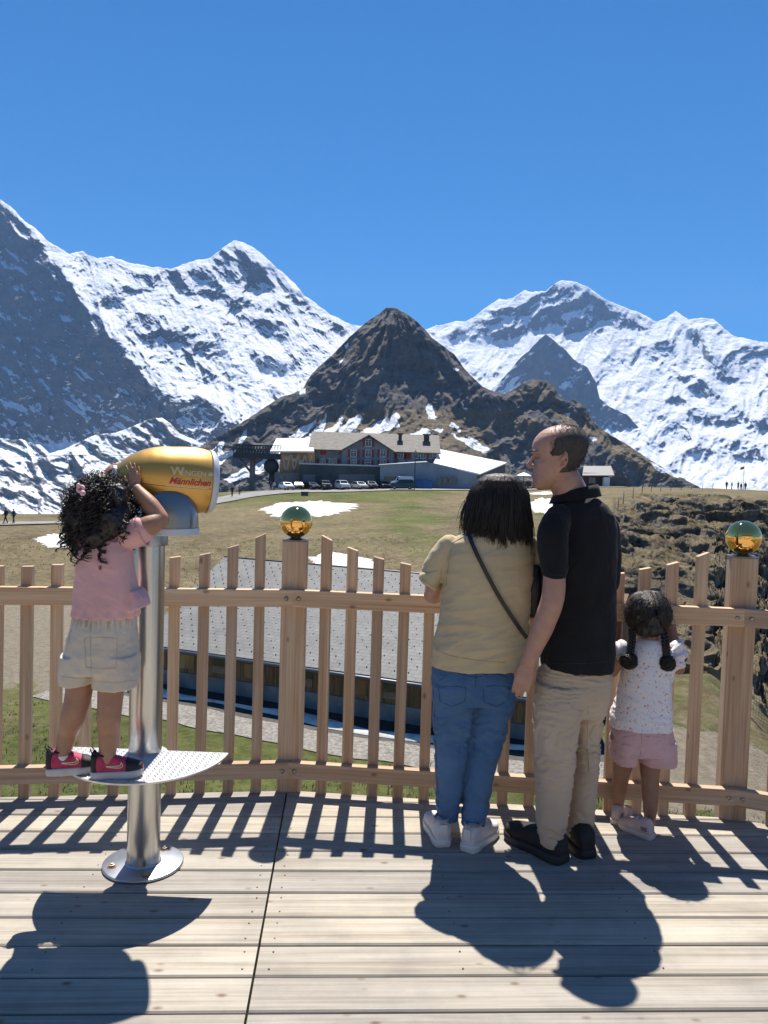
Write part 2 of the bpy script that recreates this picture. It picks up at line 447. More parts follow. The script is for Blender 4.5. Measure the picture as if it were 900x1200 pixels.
left_snow = [
    (WALL, -0.30, 3), ([(-95, 430), (110, 430), (170, 470), (180, 520), (-95, 520)], 0.16, 6),
    ([(-90, 470), (120, 470), (180, 500), (180, 540), (-90, 540)], 0.10, 6),
    ([(90, 320), (140, 345), (150, 365), (150, 400), (165, 430), (220, 458), (262, 462), (262, 475), (235, 470), (180, 445), (120, 385), (85, 335)], 0.22, 4),
    ([(215, 365), (235, 372), (262, 400), (300, 420), (345, 425), (340, 450), (300, 485), (262, 484), (268, 440), (250, 400)], 0.45, 4),
    ([(315, 395), (345, 395), (350, 415), (320, 412)], 0.4, 2),
    ([(285, 285), (303, 292), (325, 313), (340, 335), (368, 352), (362, 356), (335, 340), (318, 322), (300, 300)], 0.5, 1),
    ([(405, 374), (520, 374), (520, 420), (405, 420)], 0.6, 1),
]
mountain('mountain_range', SIL_L, 560, 7000, ROCK_FAR, 0.92, left_polys, left_snow, (), 1.0, 1.9, 0.40, 34, 0.35, 0.10, 2.2, 0.22, 1.0,
         'tall snowy massif with a steep blue shaded wall and a pointed white summit', gully=(-0.45, 1.5))

# ---- right massif
SIL_R = [(470, 392), (500, 386), (512, 381), (525, 379), (535, 376), (545, 377), (558, 370), (572, 358), (585, 350), (592, 352), (600, 350), (615, 340), (625, 342), (640, 341), (648, 334), (657, 329),
         (668, 329), (677, 331), (690, 337), (700, 345), (715, 353), (735, 361), (755, 370), (770, 377), (778, 374), (785, 369), (792, 365), (799, 370), (807, 375), (820, 373), (835, 374), (842, 379),
         (850, 387), (862, 394), (875, 397), (888, 399), (900, 401), (930, 410), (990, 430)]
right_polys = [
    ([(465, 320), (995, 320), (995, 620), (465, 620)], 1.38, 0.0, 0),
    ([(641, 342), (657, 331), (680, 334), (712, 355), (740, 366), (752, 378), (735, 384), (705, 375), (688, 392), (665, 396), (648, 380)], 0.33, 0.0, 2),
    ([(560, 372), (600, 352), (640, 345), (648, 385), (610, 390), (600, 376), (575, 395), (550, 388)], 0.52, 0.1, 2),
    ([(565, 380), (600, 376), (612, 392), (590, 402), (570, 396)], 0.35, 0, 1),
    ([(520, 388), (548, 388), (555, 398), (530, 404)], 0.4, 0, 1),
    ([(800, 378), (815, 385), (830, 412), (860, 430), (868, 450), (845, 448), (818, 425)], 0.36, -0.25, 2),
    ([(815, 440), (845, 455), (862, 480), (835, 478), (815, 462)], 0.33, -0.2, 2),
    ([(800, 480), (840, 486), (858, 498), (820, 500), (795, 492)], 0.3, 0, 1),
    ([(850, 488), (895, 492), (910, 505), (870, 505)], 0.32, 0, 1),
    ([(780, 462), (812, 470), (812, 482), (785, 476)], 0.32, 0, 1),
    ([(760, 400), (785, 398), (790, 415), (765, 420)], 0.45, 0, 1),
    ([(840, 510), (885, 520), (900, 545), (860, 540)], 0.36, 0, 2),
    ([(860, 400), (905, 408), (905, 425), (870, 420)], 0.45, 0, 1),
    ([(790, 505), (830, 520), (850, 548), (815, 540)], 0.36, 0, 2),
]
right_snow = [
    ([(500, 384), (560, 385), (575, 400), (640, 392), (690, 398), (740, 400), (760, 440), (790, 500), (770, 520), (720, 470), (690, 430), (640, 400), (560, 445), (510, 420)], 0.35, 5),
    ([(765, 378), (792, 366), (835, 376), (850, 388), (820, 385), (800, 400), (770, 392)], 0.5, 2),
    ([(660, 329), (690, 333), (715, 350), (740, 363), (735, 367), (700, 350), (672, 334)], 0.6, 1),
    ([(840, 560), (905, 540), (905, 600), (800, 600)], 0.3, 4),
]
mountain('mountain_range', SIL_R, 610, 8600, ROCK_FAR, 0.95, right_polys, right_snow, (), 1.0, 1.8, 0.40, 34, 0.4, 0.15, 2.2, 0.22, 4.0,
         'broad glacier covered massif with a dark rock cap and a sharp white cone', gully=(0.5, 1.5))
# ---- the dark pointed spur in front of the right massif
SIL_S = [(530, 505), (560, 470), (585, 448), (605, 425), (622, 408), (633, 398), (640, 392), (648, 398), (660, 408), (672, 420), (688, 430), (698, 447), (703, 468), (715, 476), (735, 486), (748, 500),
         (762, 515), (775, 512), (790, 525), (805, 545), (830, 570), (850, 590)]
mountain('mountain', SIL_S, 615, 6800, ROCK_FAR, 0.34, [([(530, 430), (600, 430), (625, 470), (640, 505), (600, 560), (530, 560)], 0.8, 0.2, 4)],
         [([(560, 460), (600, 435), (622, 450), (630, 480), (680, 520), (640, 560), (560, 560)], 0.30, 4), ([(620, 395), (645, 392), (660, 420), (640, 470), (620, 440)], -0.1, 3)], (),
         1.0, 2.0, 0.40, 26, 0.5, -0.02, 2.2, 0.22, 7.0, 'dark rocky spur standing in front of the glacier massif', gully=(0.5, 2.0))

# ---- sunlit snow striped foothill at the left, below the shaded wall
ROCK_MID = terrain_mat('foothill_rock_and_snow', (0.105, 0.104, 0.10), (0.21, 0.20, 0.18), 22, 0.012, 10, ((0.12, 0.10, 0.065), (0.17, 0.145, 0.09)))
SIL_F = [(-60, 505), (-20, 508), (0, 513), (25, 515), (48, 522), (58, 531), (75, 527), (95, 517), (115, 508), (135, 507), (155, 500), (175, 491), (190, 489), (200, 497), (210, 508), (225, 514), (240, 522), (275, 560), (300, 575)]
fpol = [([(45, 545), (78, 530), (88, 535), (75, 560), (50, 565)], 0.38, 0, 2),
        ([(150, 505), (185, 492), (205, 505), (222, 520), (205, 535), (160, 530)], 0.45, 0.2, 2)]
fsnow = [([(-60, 505), (50, 522), (60, 535), (30, 545), (-60, 545)], 0.30, 4), ([(60, 532), (100, 518), (190, 488), (185, 500), (110, 530), (85, 545), (70, 560)], 0.35, 2),
         ([(205, 505), (235, 518), (240, 530), (215, 520)], 0.5, 1), ([(-60, 560), (130, 560), (130, 590), (-60, 600)], -0.12, 5)]
mountain('foothill', SIL_F, 640, 3600, ROCK_MID, 1.5, fpol, fsnow, (), 1.0, 1.5, 0.6, 30, 0.7, -0.36, 1.8, 0.28, 11.0,
         'sunlit foothill striped with melting snow below the shaded wall', gully=(-0.9, 2.2))

# ---- the dark pyramid hill behind the hotel
ROCK_NEAR = terrain_mat('hill_rock_and_turf', (0.07, 0.066, 0.064), (0.19, 0.172, 0.152), 9, 0.03, 6, ((0.12, 0.088, 0.05), (0.21, 0.165, 0.10)))
SIL_T = [(200, 548), (225, 528), (245, 517), (262, 508), (280, 497), (300, 484), (315, 475), (330, 465), (345, 460), (356, 454), (360, 446), (368, 436), (380, 424), (395, 410), (408, 396), (420, 386), (432, 376), (445, 367),
         (452, 361), (458, 360), (465, 361), (476, 367), (490, 377), (498, 386), (506, 396), (520, 406), (532, 415), (545, 432), (556, 444), (566, 453), (580, 459), (592, 461), (605, 455), (614, 448), (625, 445), (640, 446), (650, 453),
         (655, 464), (665, 471), (672, 468), (682, 472), (690, 482), (697, 497), (712, 508), (735, 521), (760, 538), (785, 552), (805, 563), (825, 574), (850, 592)]
hpol = [([(458, 362), (475, 370), (500, 392), (515, 408), (535, 440), (530, 456), (510, 450), (500, 436), (478, 428), (455, 432), (445, 410), (452, 385)], 0.12, 0.55, 1),
        ([(360, 450), (390, 425), (425, 400), (440, 400), (435, 440), (420, 478), (385, 480), (362, 470)], 0.42, -0.75, 1),
        ([(250, 515), (300, 488), (340, 465), (358, 460), (365, 480), (330, 495), (300, 520), (260, 535)], 0.38, -0.4, 2),
        ([(425, 470), (450, 450), (470, 470), (440, 495), (420, 490)], 0.6, -0.2, 2),
        ([(530, 430), (560, 455), (600, 470), (598, 485), (560, 500), (540, 480), (525, 460)], 0.2, 0.4, 1), ([(455, 440), (480, 430), (500, 445), (505, 480), (470, 490), (448, 470)], 1.5, 0.5, 2), ([(440, 370), (456, 362), (452, 390), (446, 430), (432, 440), (440, 400)], 1.4, -0.3, 1),
        ([(555, 500), (600, 488), (660, 500), (680, 530), (650, 548), (600, 535), (570, 520)], 0.28, 0, 2),
        ([(612, 452), (645, 450), (665, 478), (690, 485), (700, 505), (670, 500), (640, 480), (610, 475)], 0.2, 0.4, 1), ([(640, 470), (700, 510), (770, 552), (740, 548), (680, 520), (640, 490)], 1.6, 0.5, 1),
        ([(690, 515), (740, 535), (760, 560), (710, 565), (690, 545)], 0.3, 0, 2),
        ([(380, 495), (520, 480), (560, 540), (380, 545)], 1.7, 0, 5)]
hsnow = [([(355, 500), (372, 490), (368, 500), (340, 522), (320, 540), (300, 550), (318, 528)], 1.65, 0),
         ([(385, 484), (372, 500), (352, 518), (322, 535), (300, 549), (335, 545), (372, 520)], 1.65, 0),
         ([(402, 486), (396, 494), (380, 505), (376, 512), (392, 508), (400, 500)], 1.65, 0),
         ([(418, 484), (426, 492), (416, 505), (392, 515), (398, 503)], 1.65, 0),
         ([(455, 484), (448, 492), (432, 500), (420, 508), (412, 512), (440, 508), (470, 500), (465, 490), (455, 494)], 1.65, 0),
         ([(466, 483), (470, 490), (440, 508), (425, 512), (450, 499)], 1.65, 0),
         ([(500, 474), (506, 472), (508, 486), (514, 488), (510, 492), (502, 490)], 1.65, 0),
         ([(492, 503), (500, 501), (508, 507), (500, 511), (480, 510)], 1.65, 0), ([(508, 503), (520, 502), (516, 508)], 1.65, 0),
         ([(528, 494), (540, 503), (538, 507), (526, 499)], 1.65, 0), ([(528, 507), (555, 518), (580, 527), (570, 532), (548, 523)], 1.65, 0), ([(545, 509), (560, 518), (552, 519)], 1.65, 0),
         ([(255, 520), (262, 516), (262, 530), (256, 534)], 1.65, 0), ([(284, 505), (290, 503), (286, 520), (278, 528)], 1.65, 0), ([(240, 540), (262, 530), (280, 526), (270, 536), (245, 552)], 1.65, 0),
         ([(288, 548), (310, 540), (330, 545), (300, 556), (270, 566), (262, 562)], 1.65, 0), ([(246, 530), (256, 520), (250, 528)], 1.65, 0),
         ([(350, 456), (358, 455), (358, 462), (352, 464)], 1.65, 0), ([(398, 424), (404, 420), (394, 432)], 1.65, 0), ([(405, 430), (408, 428), (398, 437)], 1.65, 0), ([(404, 406), (410, 402), (406, 410)], 1.65, 0),
         ([(530, 430), (540, 432), (538, 436), (530, 434)], 1.65, 0), ([(538, 470), (544, 472), (542, 478)], 1.65, 0), ([(541, 478), (550, 479), (546, 482)], 1.65, 0),
         ([(664, 484), (670, 482), (668, 490)], 1.65, 0), ([(690, 513), (700, 513), (696, 517)], 1.65, 0), ([(762, 541), (780, 548), (800, 560), (785, 558), (768, 549)], 1.65, 0)]
ALLT = [(190, 340), (870, 340), (870, 620), (190, 620)]
hveg = [(ALLT, 0.30, 0), ([(380, 480), (560, 480), (600, 560), (360, 560)], 0.35, 4), ([(440, 380), (470, 380), (440, 440), (400, 420)], 0.15, 4), ([(540, 480), (600, 480), (640, 500), (600, 515)], 0.3, 3),
        ([(640, 470), (700, 500), (800, 560), (760, 565), (690, 510), (650, 490)], 0.35, 3), ([(600, 440), (650, 440), (660, 470), (600, 470)], 0.2, 3)]
mountain('hill', SIL_T, 625, 1500, ROCK_NEAR, 0.85, hpol, hsnow, hveg, 0.8, 1.6, 0.85, 26, 0.6, -0.95, 1.2, 0.20, 21.0,
         'dark pyramid shaped rocky hill with snow streaks behind the hotel', dmin=420, radial=(458, 352, 5.5))
# ================================================================== ground
def zray(px, py, D):
    return atY(px, py, D).z
GT = {   # sight-line column -> (distance, height or ('y', picture row))
    -150: [(3, -6.5), (12, -7.3), (24, -7.3), (34, -7.0), (48, ('y', 705)), (68, ('y', 645)), (88, ('y', 616)), (118, ('y', 602)), (165, -26), (400, -220)],
    60:   [(3, -6.5), (12, -7.2), (23, -7.25), (33, -7.0), (48, ('y', 705)), (68, ('y', 642)), (86, ('y', 617)), (122, ('y', 600)), (170, -26), (400, -220)],
    200:  [(3, -6.5), (12, -7.1), (22, -7.15), (32, -7.0), (52, ('y', 690)), (72, ('y', 638)), (108, ('y', 601)), (136, ('y', 583)), (152, ('y', 576)), (185, -6), (250, -30), (400, -160)],
    350:  [(3, -6.5), (12, -7.1), (21, -7.15), (30, -7.05), (50, -5.8), (66, ('y', 648)), (100, ('y', 606)), (128, ('y', 586)), (146, ('y', 575)), (175, ('y', 572.5)), (240, -2), (300, -14), (400, -100)],
    500:  [(3, -6.5), (12, -7.0), (21, -7.1), (30, -7.05), (50, -5.4), (64, ('y', 645)), (95, ('y', 606)), (122, ('y', 588)), (148, ('y', 573)), (180, ('y', 570.5)), (240, -0.5), (300, -10), (400, -80)],
    620:  [(3, -6.5), (12, -6.9), (21, -7.0), (30, -6.9), (45, -5.0), (62, ('y', 640)), (95, ('y', 600)), (120, ('y', 587)), (150, ('y', 574)), (190, ('y', 571)), (250, 0.0), (300, -8), (400, -60)],
    700:  [(3, -6.5), (12, -6.6), (21, -6.7), (30, -6.4), (42, -4.9), (60, ('y', 638)), (82, ('y', 603)), (105, ('y', 583)), (150, ('y', 571.5)), (200, ('y', 569.5)), (260, 0.0), (320, -12), (400, -60)],
    760:  [(3, -6.5), (12, -6.3), (21, -6.4), (30, -6.1), (38, -5.4), (52, ('y', 668)), (66, ('y', 628)), (80, ('y', 598)), (100, ('y', 579)), (150, ('y', 572)), (190, ('y', 570.5)), (240, -2.0), (300, -20), (400, -120)],
    840:  [(3, -6.5), (12, -6.3), (20, -6.4), (29, -6.1), (36, -5.4), (50, ('y', 680)), (66, ('y', 632)), (80, ('y', 603)), (95, ('y', 580)), (150, ('y', 573.5)), (185, ('y', 572)), (220, -8.0), (300, -60), (400, -160)],
    882:  [(3, -6.5), (12, -6.3), (20, -6.5), (28, -6.4), (36, -7.5), (52, -8.0), (66, -7.0), (74, -5.0), (82, ('y', 590)), (150, ('y', 574.5)), (178, ('y', 574)), (205, -14.0), (300, -80), (400, -200)],
    960:  [(3, -6.5), (12, -6.3), (20, -6.7), (28, -7.5), (36, -11), (52, -13), (66, -12), (78, -9.0), (84, ('y', 594)), (140, ('y', 577)), (165, ('y', 577)), (190, -20.0), (300, -100), (400, -240)],
    1100: [(3, -6.5), (12, -6.6), (20, -7.5), (28, -10), (36, -14), (52, -18), (66, -20), (78, -22.0), (84, -24), (140, -30), (165, -40), (190, -50.0), (300, -120), (400, -260)],
}
_keys = sorted(GT)
_LD = np.linspace(math.log(3), math.log(400), 420)
_tab = []
for kx in _keys:
    dd = []; zz = []
    for D, v in GT[kx]:
        dd.append(math.log(D)); zz.append(zray(kx, v[1], D) if isinstance(v, tuple) else v)
    col_ = np.interp(_LD, dd, zz)
    ker = np.hanning(17); ker /= ker.sum()
    _tab.append(np.convolve(np.pad(col_, 8, mode='edge'), ker, 'valid'))
_tab = np.array(_tab)
_tx = np.array([(kx - CX) / FPX for kx in _keys])
def ground_base(x, y):
    """smooth terrain height; x, y arrays"""
    x = np.asarray(x, float); y = np.asarray(y, float)
    yy = np.where(y > 0.5, y, 0.5)
    u = np.clip(x / yy, _tx[0], _tx[-1]); 
    D = np.clip(np.sqrt(np.where(y > 0, y, 0)**2 + 0.0 * x), 3, 400)
    # behind or far to the side: a plain grassy slope
    i = np.clip(np.searchsorted(_tx, u) - 1, 0, len(_tx) - 2)
    f = (u - _tx[i]) / (_tx[i + 1] - _tx[i]); f = f * f * (3 - 2 * f) * 0.6 + f * 0.4
    j = (np.log(D) - _LD[0]) / (_LD[1] - _LD[0]); j0 = np.clip(j.astype(int), 0, len(_LD) - 2); g = j - j0
    z0 = _tab[i, j0] * (1 - g) + _tab[i, j0 + 1] * g; z1 = _tab[i + 1, j0] * (1 - g) + _tab[i + 1, j0 + 1] * g
    z = z0 * (1 - f) + z1 * f
    w = smooth(0.75, 1.6, np.abs(x) / yy)
    zs = -6.5 - 0.12 * np.maximum(np.hypot(x, y) - 8, 0)
    return z * (1 - w) + zs * w
def crag_mask(x, y):
    px = CX + FPX * np.asarray(x) / np.maximum(y, 1)
    return smooth(690, 735, px + 14 * fbm(np.asarray(y) / 9, np.asarray(x) / 9, 3)) * smooth(29, 35, y) * (1 - smooth(96, 112, y))
def ground_z(x, y, detail=True):
    z = ground_base(x, y)
    x = np.asarray(x, float); y = np.asarray(y, float)
    r = np.hypot(x, y)
    z = z + 0.10 * fbm(x / 6, y / 6, 1, 4) * smooth(14, 30, r) + 0.35 * fbm(x / 22, y / 22, 2, 3) * smooth(40, 70, r) * (1 - smooth(120, 140, r))
    far = smooth(380, 900, r)
    z = z * (1 - far) + far * (-260 - 900 * smooth(600, 2500, r))
    return z
def meadow_z(x, y):
    """the turf sheet dips under the separately built rocky slope"""
    z = ground_z(x, y); px = CX + FPX * np.asarray(x) / np.maximum(y, 1)
    return z - 2.5 * smooth(716, 735, px) * (1 - smooth(1015, 1030, px)) * smooth(31, 34, y) * (1 - smooth(98, 106, y)) * (np.asarray(y) > 0)
def gz(x, y):
    return float(ground_z(np.array([float(x)]), np.array([float(y)]))[0])
def on_ground(px, D, dz=0.0):
    x = (px - CX) / FPX * D
    return Vector((x, D, gz(x, D) + dz))

front = np.radians(np.linspace(-36, 36, 900)); rest = np.radians(np.linspace(36, 324, 90)[1:-1])
ang = np.concatenate([front, rest])
rad = np.concatenate([[0.3, 1.5], np.exp(np.linspace(math.log(3), math.log(400), 560)), np.exp(np.linspace(math.log(420), math.log(12500), 24))])
A_, R_ = np.meshgrid(ang, rad)
Xg, Yg = R_ * np.sin(A_), R_ * np.cos(A_)
Zg = meadow_z(Xg, Yg)
me = grid_mesh('meadow', np.stack([Xg, Yg, Zg], 2)[:, ::-1], wrap=True)
pxg = CX + FPX * Xg / np.maximum(Yg, 1)
wobx = 60 * fbm(Xg / 9, Yg / 9, 4, 5); pxg = pxg + wobx; wr = 6 * fbm(Xg / 7, Yg / 7, 14, 4); R0_ = R_; R_ = R_ + wr
dry = 0.54 + 0.80 * fbm(Xg / 16, Yg / 16, 5, 6, .6) + 0.26 * smooth(40, 60, R_)
dry -= 0.45 * np.exp(-((pxg - 380) / 160)**2 - ((R_ - 135) / 16)**2) - 0.0
dry -= 0.38 * np.exp(-((pxg - 500) / 60)**2 - ((R_ - 100) / 35)**2) * (Yg > 0)
dry += 0.45 * np.exp(-((pxg - 545) / 28)**2 - ((R_ - 110) / 40)**2) * (Yg > 0)
dry -= 0.55 * (1 - smooth(24, 34, R_)) * (Yg > 0) * (1 - 0.85 * smooth(690, 770, pxg))
dirt = smooth(30, 35, R_) * (1 - smooth(50, 58, R_)) * (1 - smooth(120, 175, pxg)) * (Yg > 0)
dirt += smooth(740, 790, pxg) * smooth(17, 20, R_) * (1 - smooth(27, 31, R_)) * 0.75 * (1 - smooth(1000, 1100, pxg)) * (Yg > 0)
rock = crag_mask(Xg, Yg)
rock = np.maximum(rock, smooth(868, 885, pxg) * smooth(28, 34, Yg) * (1 - smooth(100, 110, Yg)))
rev = lambda a: a[:, ::-1]
vattr(me, 'dry', rev(dry)); vattr(me, 'dirt', rev(dirt)); vattr(me, 'rock', rev(rock))
def ground_mat():
    M = bpy.data.materials.new('alpine_turf'); M.use_nodes = True
    nt = M.node_tree; N = nt.nodes; L = nt.links; b = N['Principled BSDF']; b.inputs['Roughness'].default_value = 0.95; b.inputs['Specular IOR Level'].default_value = 0.1
    tc = N.new('ShaderNodeTexCoord'); geo = N.new('ShaderNodeNewGeometry')
    def noise(s, d=8, r_=0.6):
        n = N.new('ShaderNodeTexNoise'); n.inputs['Scale'].default_value = s; n.inputs['Detail'].default_value = d; n.inputs['Roughness'].default_value = r_
        L.new(tc.outputs['Object'], n.inputs['Vector']); return n.outputs['Fac']
    def ramp(src, pts):
        r_ = N.new('ShaderNodeValToRGB'); e = r_.color_ramp.elements
        while len(e) < len(pts): e.new(0.5)
        for q, (p, c) in zip(e, pts): q.position = p; q.color = (*c, 1)
        L.new(src, r_.inputs['Fac']); return r_.outputs['Color']
    def math_(op, a, bb, cc=None):
        n = N.new('ShaderNodeMath'); n.operation = op
        for i, v in enumerate((a, bb, cc)):
            if v is None: continue
            if isinstance(v, (int, float)): n.inputs[i].default_value = v
            else: L.new(v, n.inputs[i])
        return n.outputs[0]
    def attr(n_):
        a = N.new('ShaderNodeAttribute'); a.attribute_name = n_; return a.outputs['Fac']
    def mixc(f, a, bb):
        x = N.new('ShaderNodeMix'); x.data_type = 'RGBA'; L.new(f, x.inputs['Factor'])
        L.new(a, [q for q in x.inputs if q.name == 'A' and q.type == 'RGBA'][0]); L.new(bb, [q for q in x.inputs if q.name == 'B' and q.type == 'RGBA'][0])
        return [q for q in x.outputs if q.type == 'RGBA'][0]
    n1 = noise(0.35, 10, 0.7); n2 = noise(3.0, 8, 0.7)
    nm = math_('ADD', math_('MULTIPLY_ADD', n1, 0.9, -0.45), math_('MULTIPLY_ADD', n2, 0.9, -0.45))
    green = ramp(noise(2.2, 10, 0.75), [(0.3, (0.042, 0.056, 0.015)), (0.5, (0.098, 0.112, 0.034)), (0.7, (0.165, 0.160, 0.068))])
    straw = ramp(noise(1.6, 10, 0.75), [(0.28, (0.075, 0.056, 0.030)), (0.5, (0.165, 0.133, 0.078)), (0.72, (0.27, 0.23, 0.145))])
    turf = mixc(ramp(math_('ADD', attr('dry'), nm), [(0.38, (0, 0, 0)), (0.72, (1, 1, 1))]), green, straw)
    mo = N.new('ShaderNodeMix'); mo.data_type = 'RGBA'; mo.blend_type = 'MULTIPLY'; mo.inputs['Factor'].default_value = 1
    L.new(turf, [q for q in mo.inputs if q.name == 'A' and q.type == 'RGBA'][0]); L.new(ramp(noise(0.16, 12, 0.72), [(0.33, (0.62, 0.60, 0.58)), (0.5, (0.95, 0.95, 0.95)), (0.68, (1.18, 1.16, 1.10))]), [q for q in mo.inputs if q.name == 'B' and q.type == 'RGBA'][0])
    turf = [q for q in mo.outputs if q.type == 'RGBA'][0]
    soil = ramp(noise(4.0, 10, 0.7), [(0.3, (0.15, 0.125, 0.09)), (0.7, (0.27, 0.235, 0.18))])
    col = mixc(ramp(math_('ADD', attr('dirt'), math_('MULTIPLY', nm, 0.8)), [(0.40, (0, 0, 0)), (0.6, (1, 1, 1))]), turf, soil)
    # rock shows where the crag is steep
    sep = N.new('ShaderNodeSeparateXYZ'); L.new(geo.outputs['Normal'], sep.inputs[0])
    stone = ramp(noise(1.3, 10, 0.7), [(0.3, (0.085, 0.074, 0.062)), (0.5, (0.185, 0.160, 0.13)), (0.72, (0.32, 0.28, 0.225))])
    st = math_('ADD', math_('MULTIPLY_ADD', sep.outputs['Z'], -1.6, 1.55), math_('MULTIPLY', nm, 0.9))
    col = mixc(math_('MULTIPLY', attr('rock'), ramp(st, [(0.25, (0, 0, 0)), (0.5, (1, 1, 1))])), col, stone)
    L.new(col, b.inputs['Base Color'])
    bp = N.new('ShaderNodeBump'); bp.inputs['Strength'].default_value = 0.8; bp.inputs['Distance'].default_value = 0.16
    L.new(math_('ADD', noise(7.0, 8, 0.75), math_('MULTIPLY', n1, 1.4)), bp.inputs['Height']); L.new(bp.outputs['Normal'], b.inputs['Normal'])
    return M
GM = ground_mat()
meadow = link_mesh('meadow', me, GM); tag(meadow, None, None, None, 'structure')


# ------------------------------------------------------------------ rocky slope on the right
cu = np.linspace(688, 1045, 560); cd = np.exp(np.linspace(math.log(28.5), math.log(110), 640))
CU, CD = np.meshgrid(cu, cd); cxg = (CU - CX) / FPX * CD; cyg = CD.copy(); czg = ground_z(cxg, cyg)
wgt = smooth(694, 730, CU + 12 * fbm(CD / 6, CU / 20, 3, 4)) * smooth(29.5, 35, CD + 2 * fbm(CU / 30, CD / 9, 8, 3)) * (1 - smooth(92, 107, CD))
slope_c = np.clip(-np.gradient(czg, axis=0) * 0 + 1, 0, 1)
stp = 1.25; tilt = 0.10 * cxg + .03 * cyg
q = (czg + tilt + 2.2 * fbm(cxg / 6, cyg / 12, 8, 4, .5)) / stp; fl_ = np.floor(q); fr_ = q - fl_
ter = (fl_ + smooth(.74, .93, fr_)) * stp - tilt - 2.2 * fbm(cxg / 6, cyg / 12, 8, 4, .5)
q2 = (czg + .05 * cxg + .8 * fbm(cxg / 3.5, cyg / 5, 18, 4)) / .52; f2 = np.floor(q2); t2 = (smooth(.75, .97, q2 - f2) - (q2 - f2)) * .52
z1 = ter + t2 * .9 + 1.3 * (ridged(cxg / 8, cyg / 12, czg / 5, 4, .55) - .5)
z1 = czg * (1 - wgt) + z1 * wgt - .10 * (1 - smooth(0, .15, wgt))
# spread the rows evenly over the faces as they rise, then break the faces up in all three directions
pyr = -(z1 - CAMH) / cyg * FPX; NR = 900
X2 = np.zeros((NR, CU.shape[1])); Y2 = X2.copy(); Z2 = X2.copy(); W2 = X2.copy()
for j in range(CU.shape[1]):
    s_ = np.concatenate([[0], np.cumsum(np.abs(np.diff(pyr[:, j])) + .12)]); u_ = np.linspace(0, s_[-1], NR)
    X2[:, j] = np.interp(u_, s_, cxg[:, j]); Y2[:, j] = np.interp(u_, s_, cyg[:, j]); Z2[:, j] = np.interp(u_, s_, z1[:, j]); W2[:, j] = np.interp(u_, s_, wgt[:, j])
fw = .8 * fbm(X2 / 3.6, Y2 / 6, Z2 / 1.3, 5, .5) + .28 * (ridged(X2 / 2.6, Y2 / 3, Z2 / .55, 4, .5) - .5) + 1.4 * fbm(X2 / 8, Y2 / 10, Z2 / 3, 3)
cy2 = Y2 - fw * W2; cx2 = X2 + .4 * fbm(X2 / 3, Y2 / 4, Z2 / 1.4 + 9, 4, .5) * W2; cz2 = Z2 + (.10 * fbm(X2 / 1.1, Y2 / 1.6, Z2 / .8, 4, .55)) * W2
cxg, cyg, wgt, CU = X2, Y2, W2, CX + FPX * X2 / Y2
tb = None
mec = grid_mesh('rocky_slope', np.stack([cx2, cy2, cz2], 2))
tb = 0.55 + .55 * fbm(cxg / 5, cyg / 7, 6, 4)
vattr(mec, 'dry', tb + .55); vattr(mec, 'dirt', np.zeros(CU.shape)); vattr(mec, 'rock', wgt * (.55 + .45 * smooth(-.2, .2, fbm(cxg / 4, cyg / 6, 12, 4))))
crag = link_mesh('rocky_slope', mec, GM); tag(crag, None, None, None, 'structure')
# ------------------------------------------------------------------ grass tufts on the near meadow
rt_ = np.random.RandomState(5); nt_ = 16000
gd = np.exp(rt_.uniform(math.log(15), math.log(75), nt_)); gp_ = rt_.uniform(-160, 1060, nt_); gx_ = (gp_ - CX) / FPX * gd
kp = (fbm(gx_ / 3, gd / 3, 4, 4) > -.12) & ~((gp_ < 190) & (gd > 29) & (gd < 56)) & ~((gp_ > 150) & (gp_ < 790) & (gd > 23.5) & (gd < 47)) & ~((gp_ > 735) & (gd > 19) & (gd < 110))
gx_, gd = gx_[kp], gd[kp]; gz_ = meadow_z(gx_, gd); vv = []; ff = []
for i in range(len(gx_)):
    s_ = .05 + .05 * rt_.rand() + .0011 * gd[i]
    for b_ in range(3):
        a = rt_.uniform(0, 6.28); l = s_ * rt_.uniform(.7, 1.3); w = s_ * .16; dx, dy = math.cos(a), math.sin(a); n_ = len(vv); o_ = (gx_[i] + rt_.uniform(-1, 1) * s_, gd[i] + rt_.uniform(-1, 1) * s_)
        vv += [(o_[0] - dy * w, o_[1] + dx * w, gz_[i] - .02), (o_[0] + dy * w, o_[1] - dx * w, gz_[i] - .02), (o_[0] + dx * l * .7, o_[1] + dy * l * .7, gz_[i] + l)]
        ff.append((n_, n_ + 1, n_ + 2))
mg = bpy.data.meshes.new('grass'); mg.from_pydata(vv, [], ff)
gr_ = link_mesh('grass', mg, mat('meadow_grass_blade', (0.05, 0.07, 0.018), .8, 0, 0, .5, col2=(0.19, 0.165, 0.075))); tag(gr_, 'short tufts of alpine grass on the near meadow', None, None, 'stuff')
# ------------------------------------------------------------------ the air between here and the peaks
hz = MB(); hz.box((0, 0, 930), (27000, 27000, 4340)); 
HZ = bpy.data.materials.new('mountain_air'); HZ.use_nodes = True
_n = HZ.node_tree; _n.nodes.clear()
_o = _n.nodes.new('ShaderNodeOutputMaterial'); _v = _n.nodes.new('ShaderNodeVolumePrincipled')
_v.inputs['Color'].default_value = (0.30, 0.54, 1.0, 1); _v.inputs['Density'].default_value = 4.6e-5; _v.inputs['Anisotropy'].default_value = 0.1
_n.links.new(_v.outputs[0], _o.inputs['Volume'])
haze = hz.build('haze', HZ); tag(haze, 'thin blue air between the terrace and the far peaks', None, None, 'stuff')
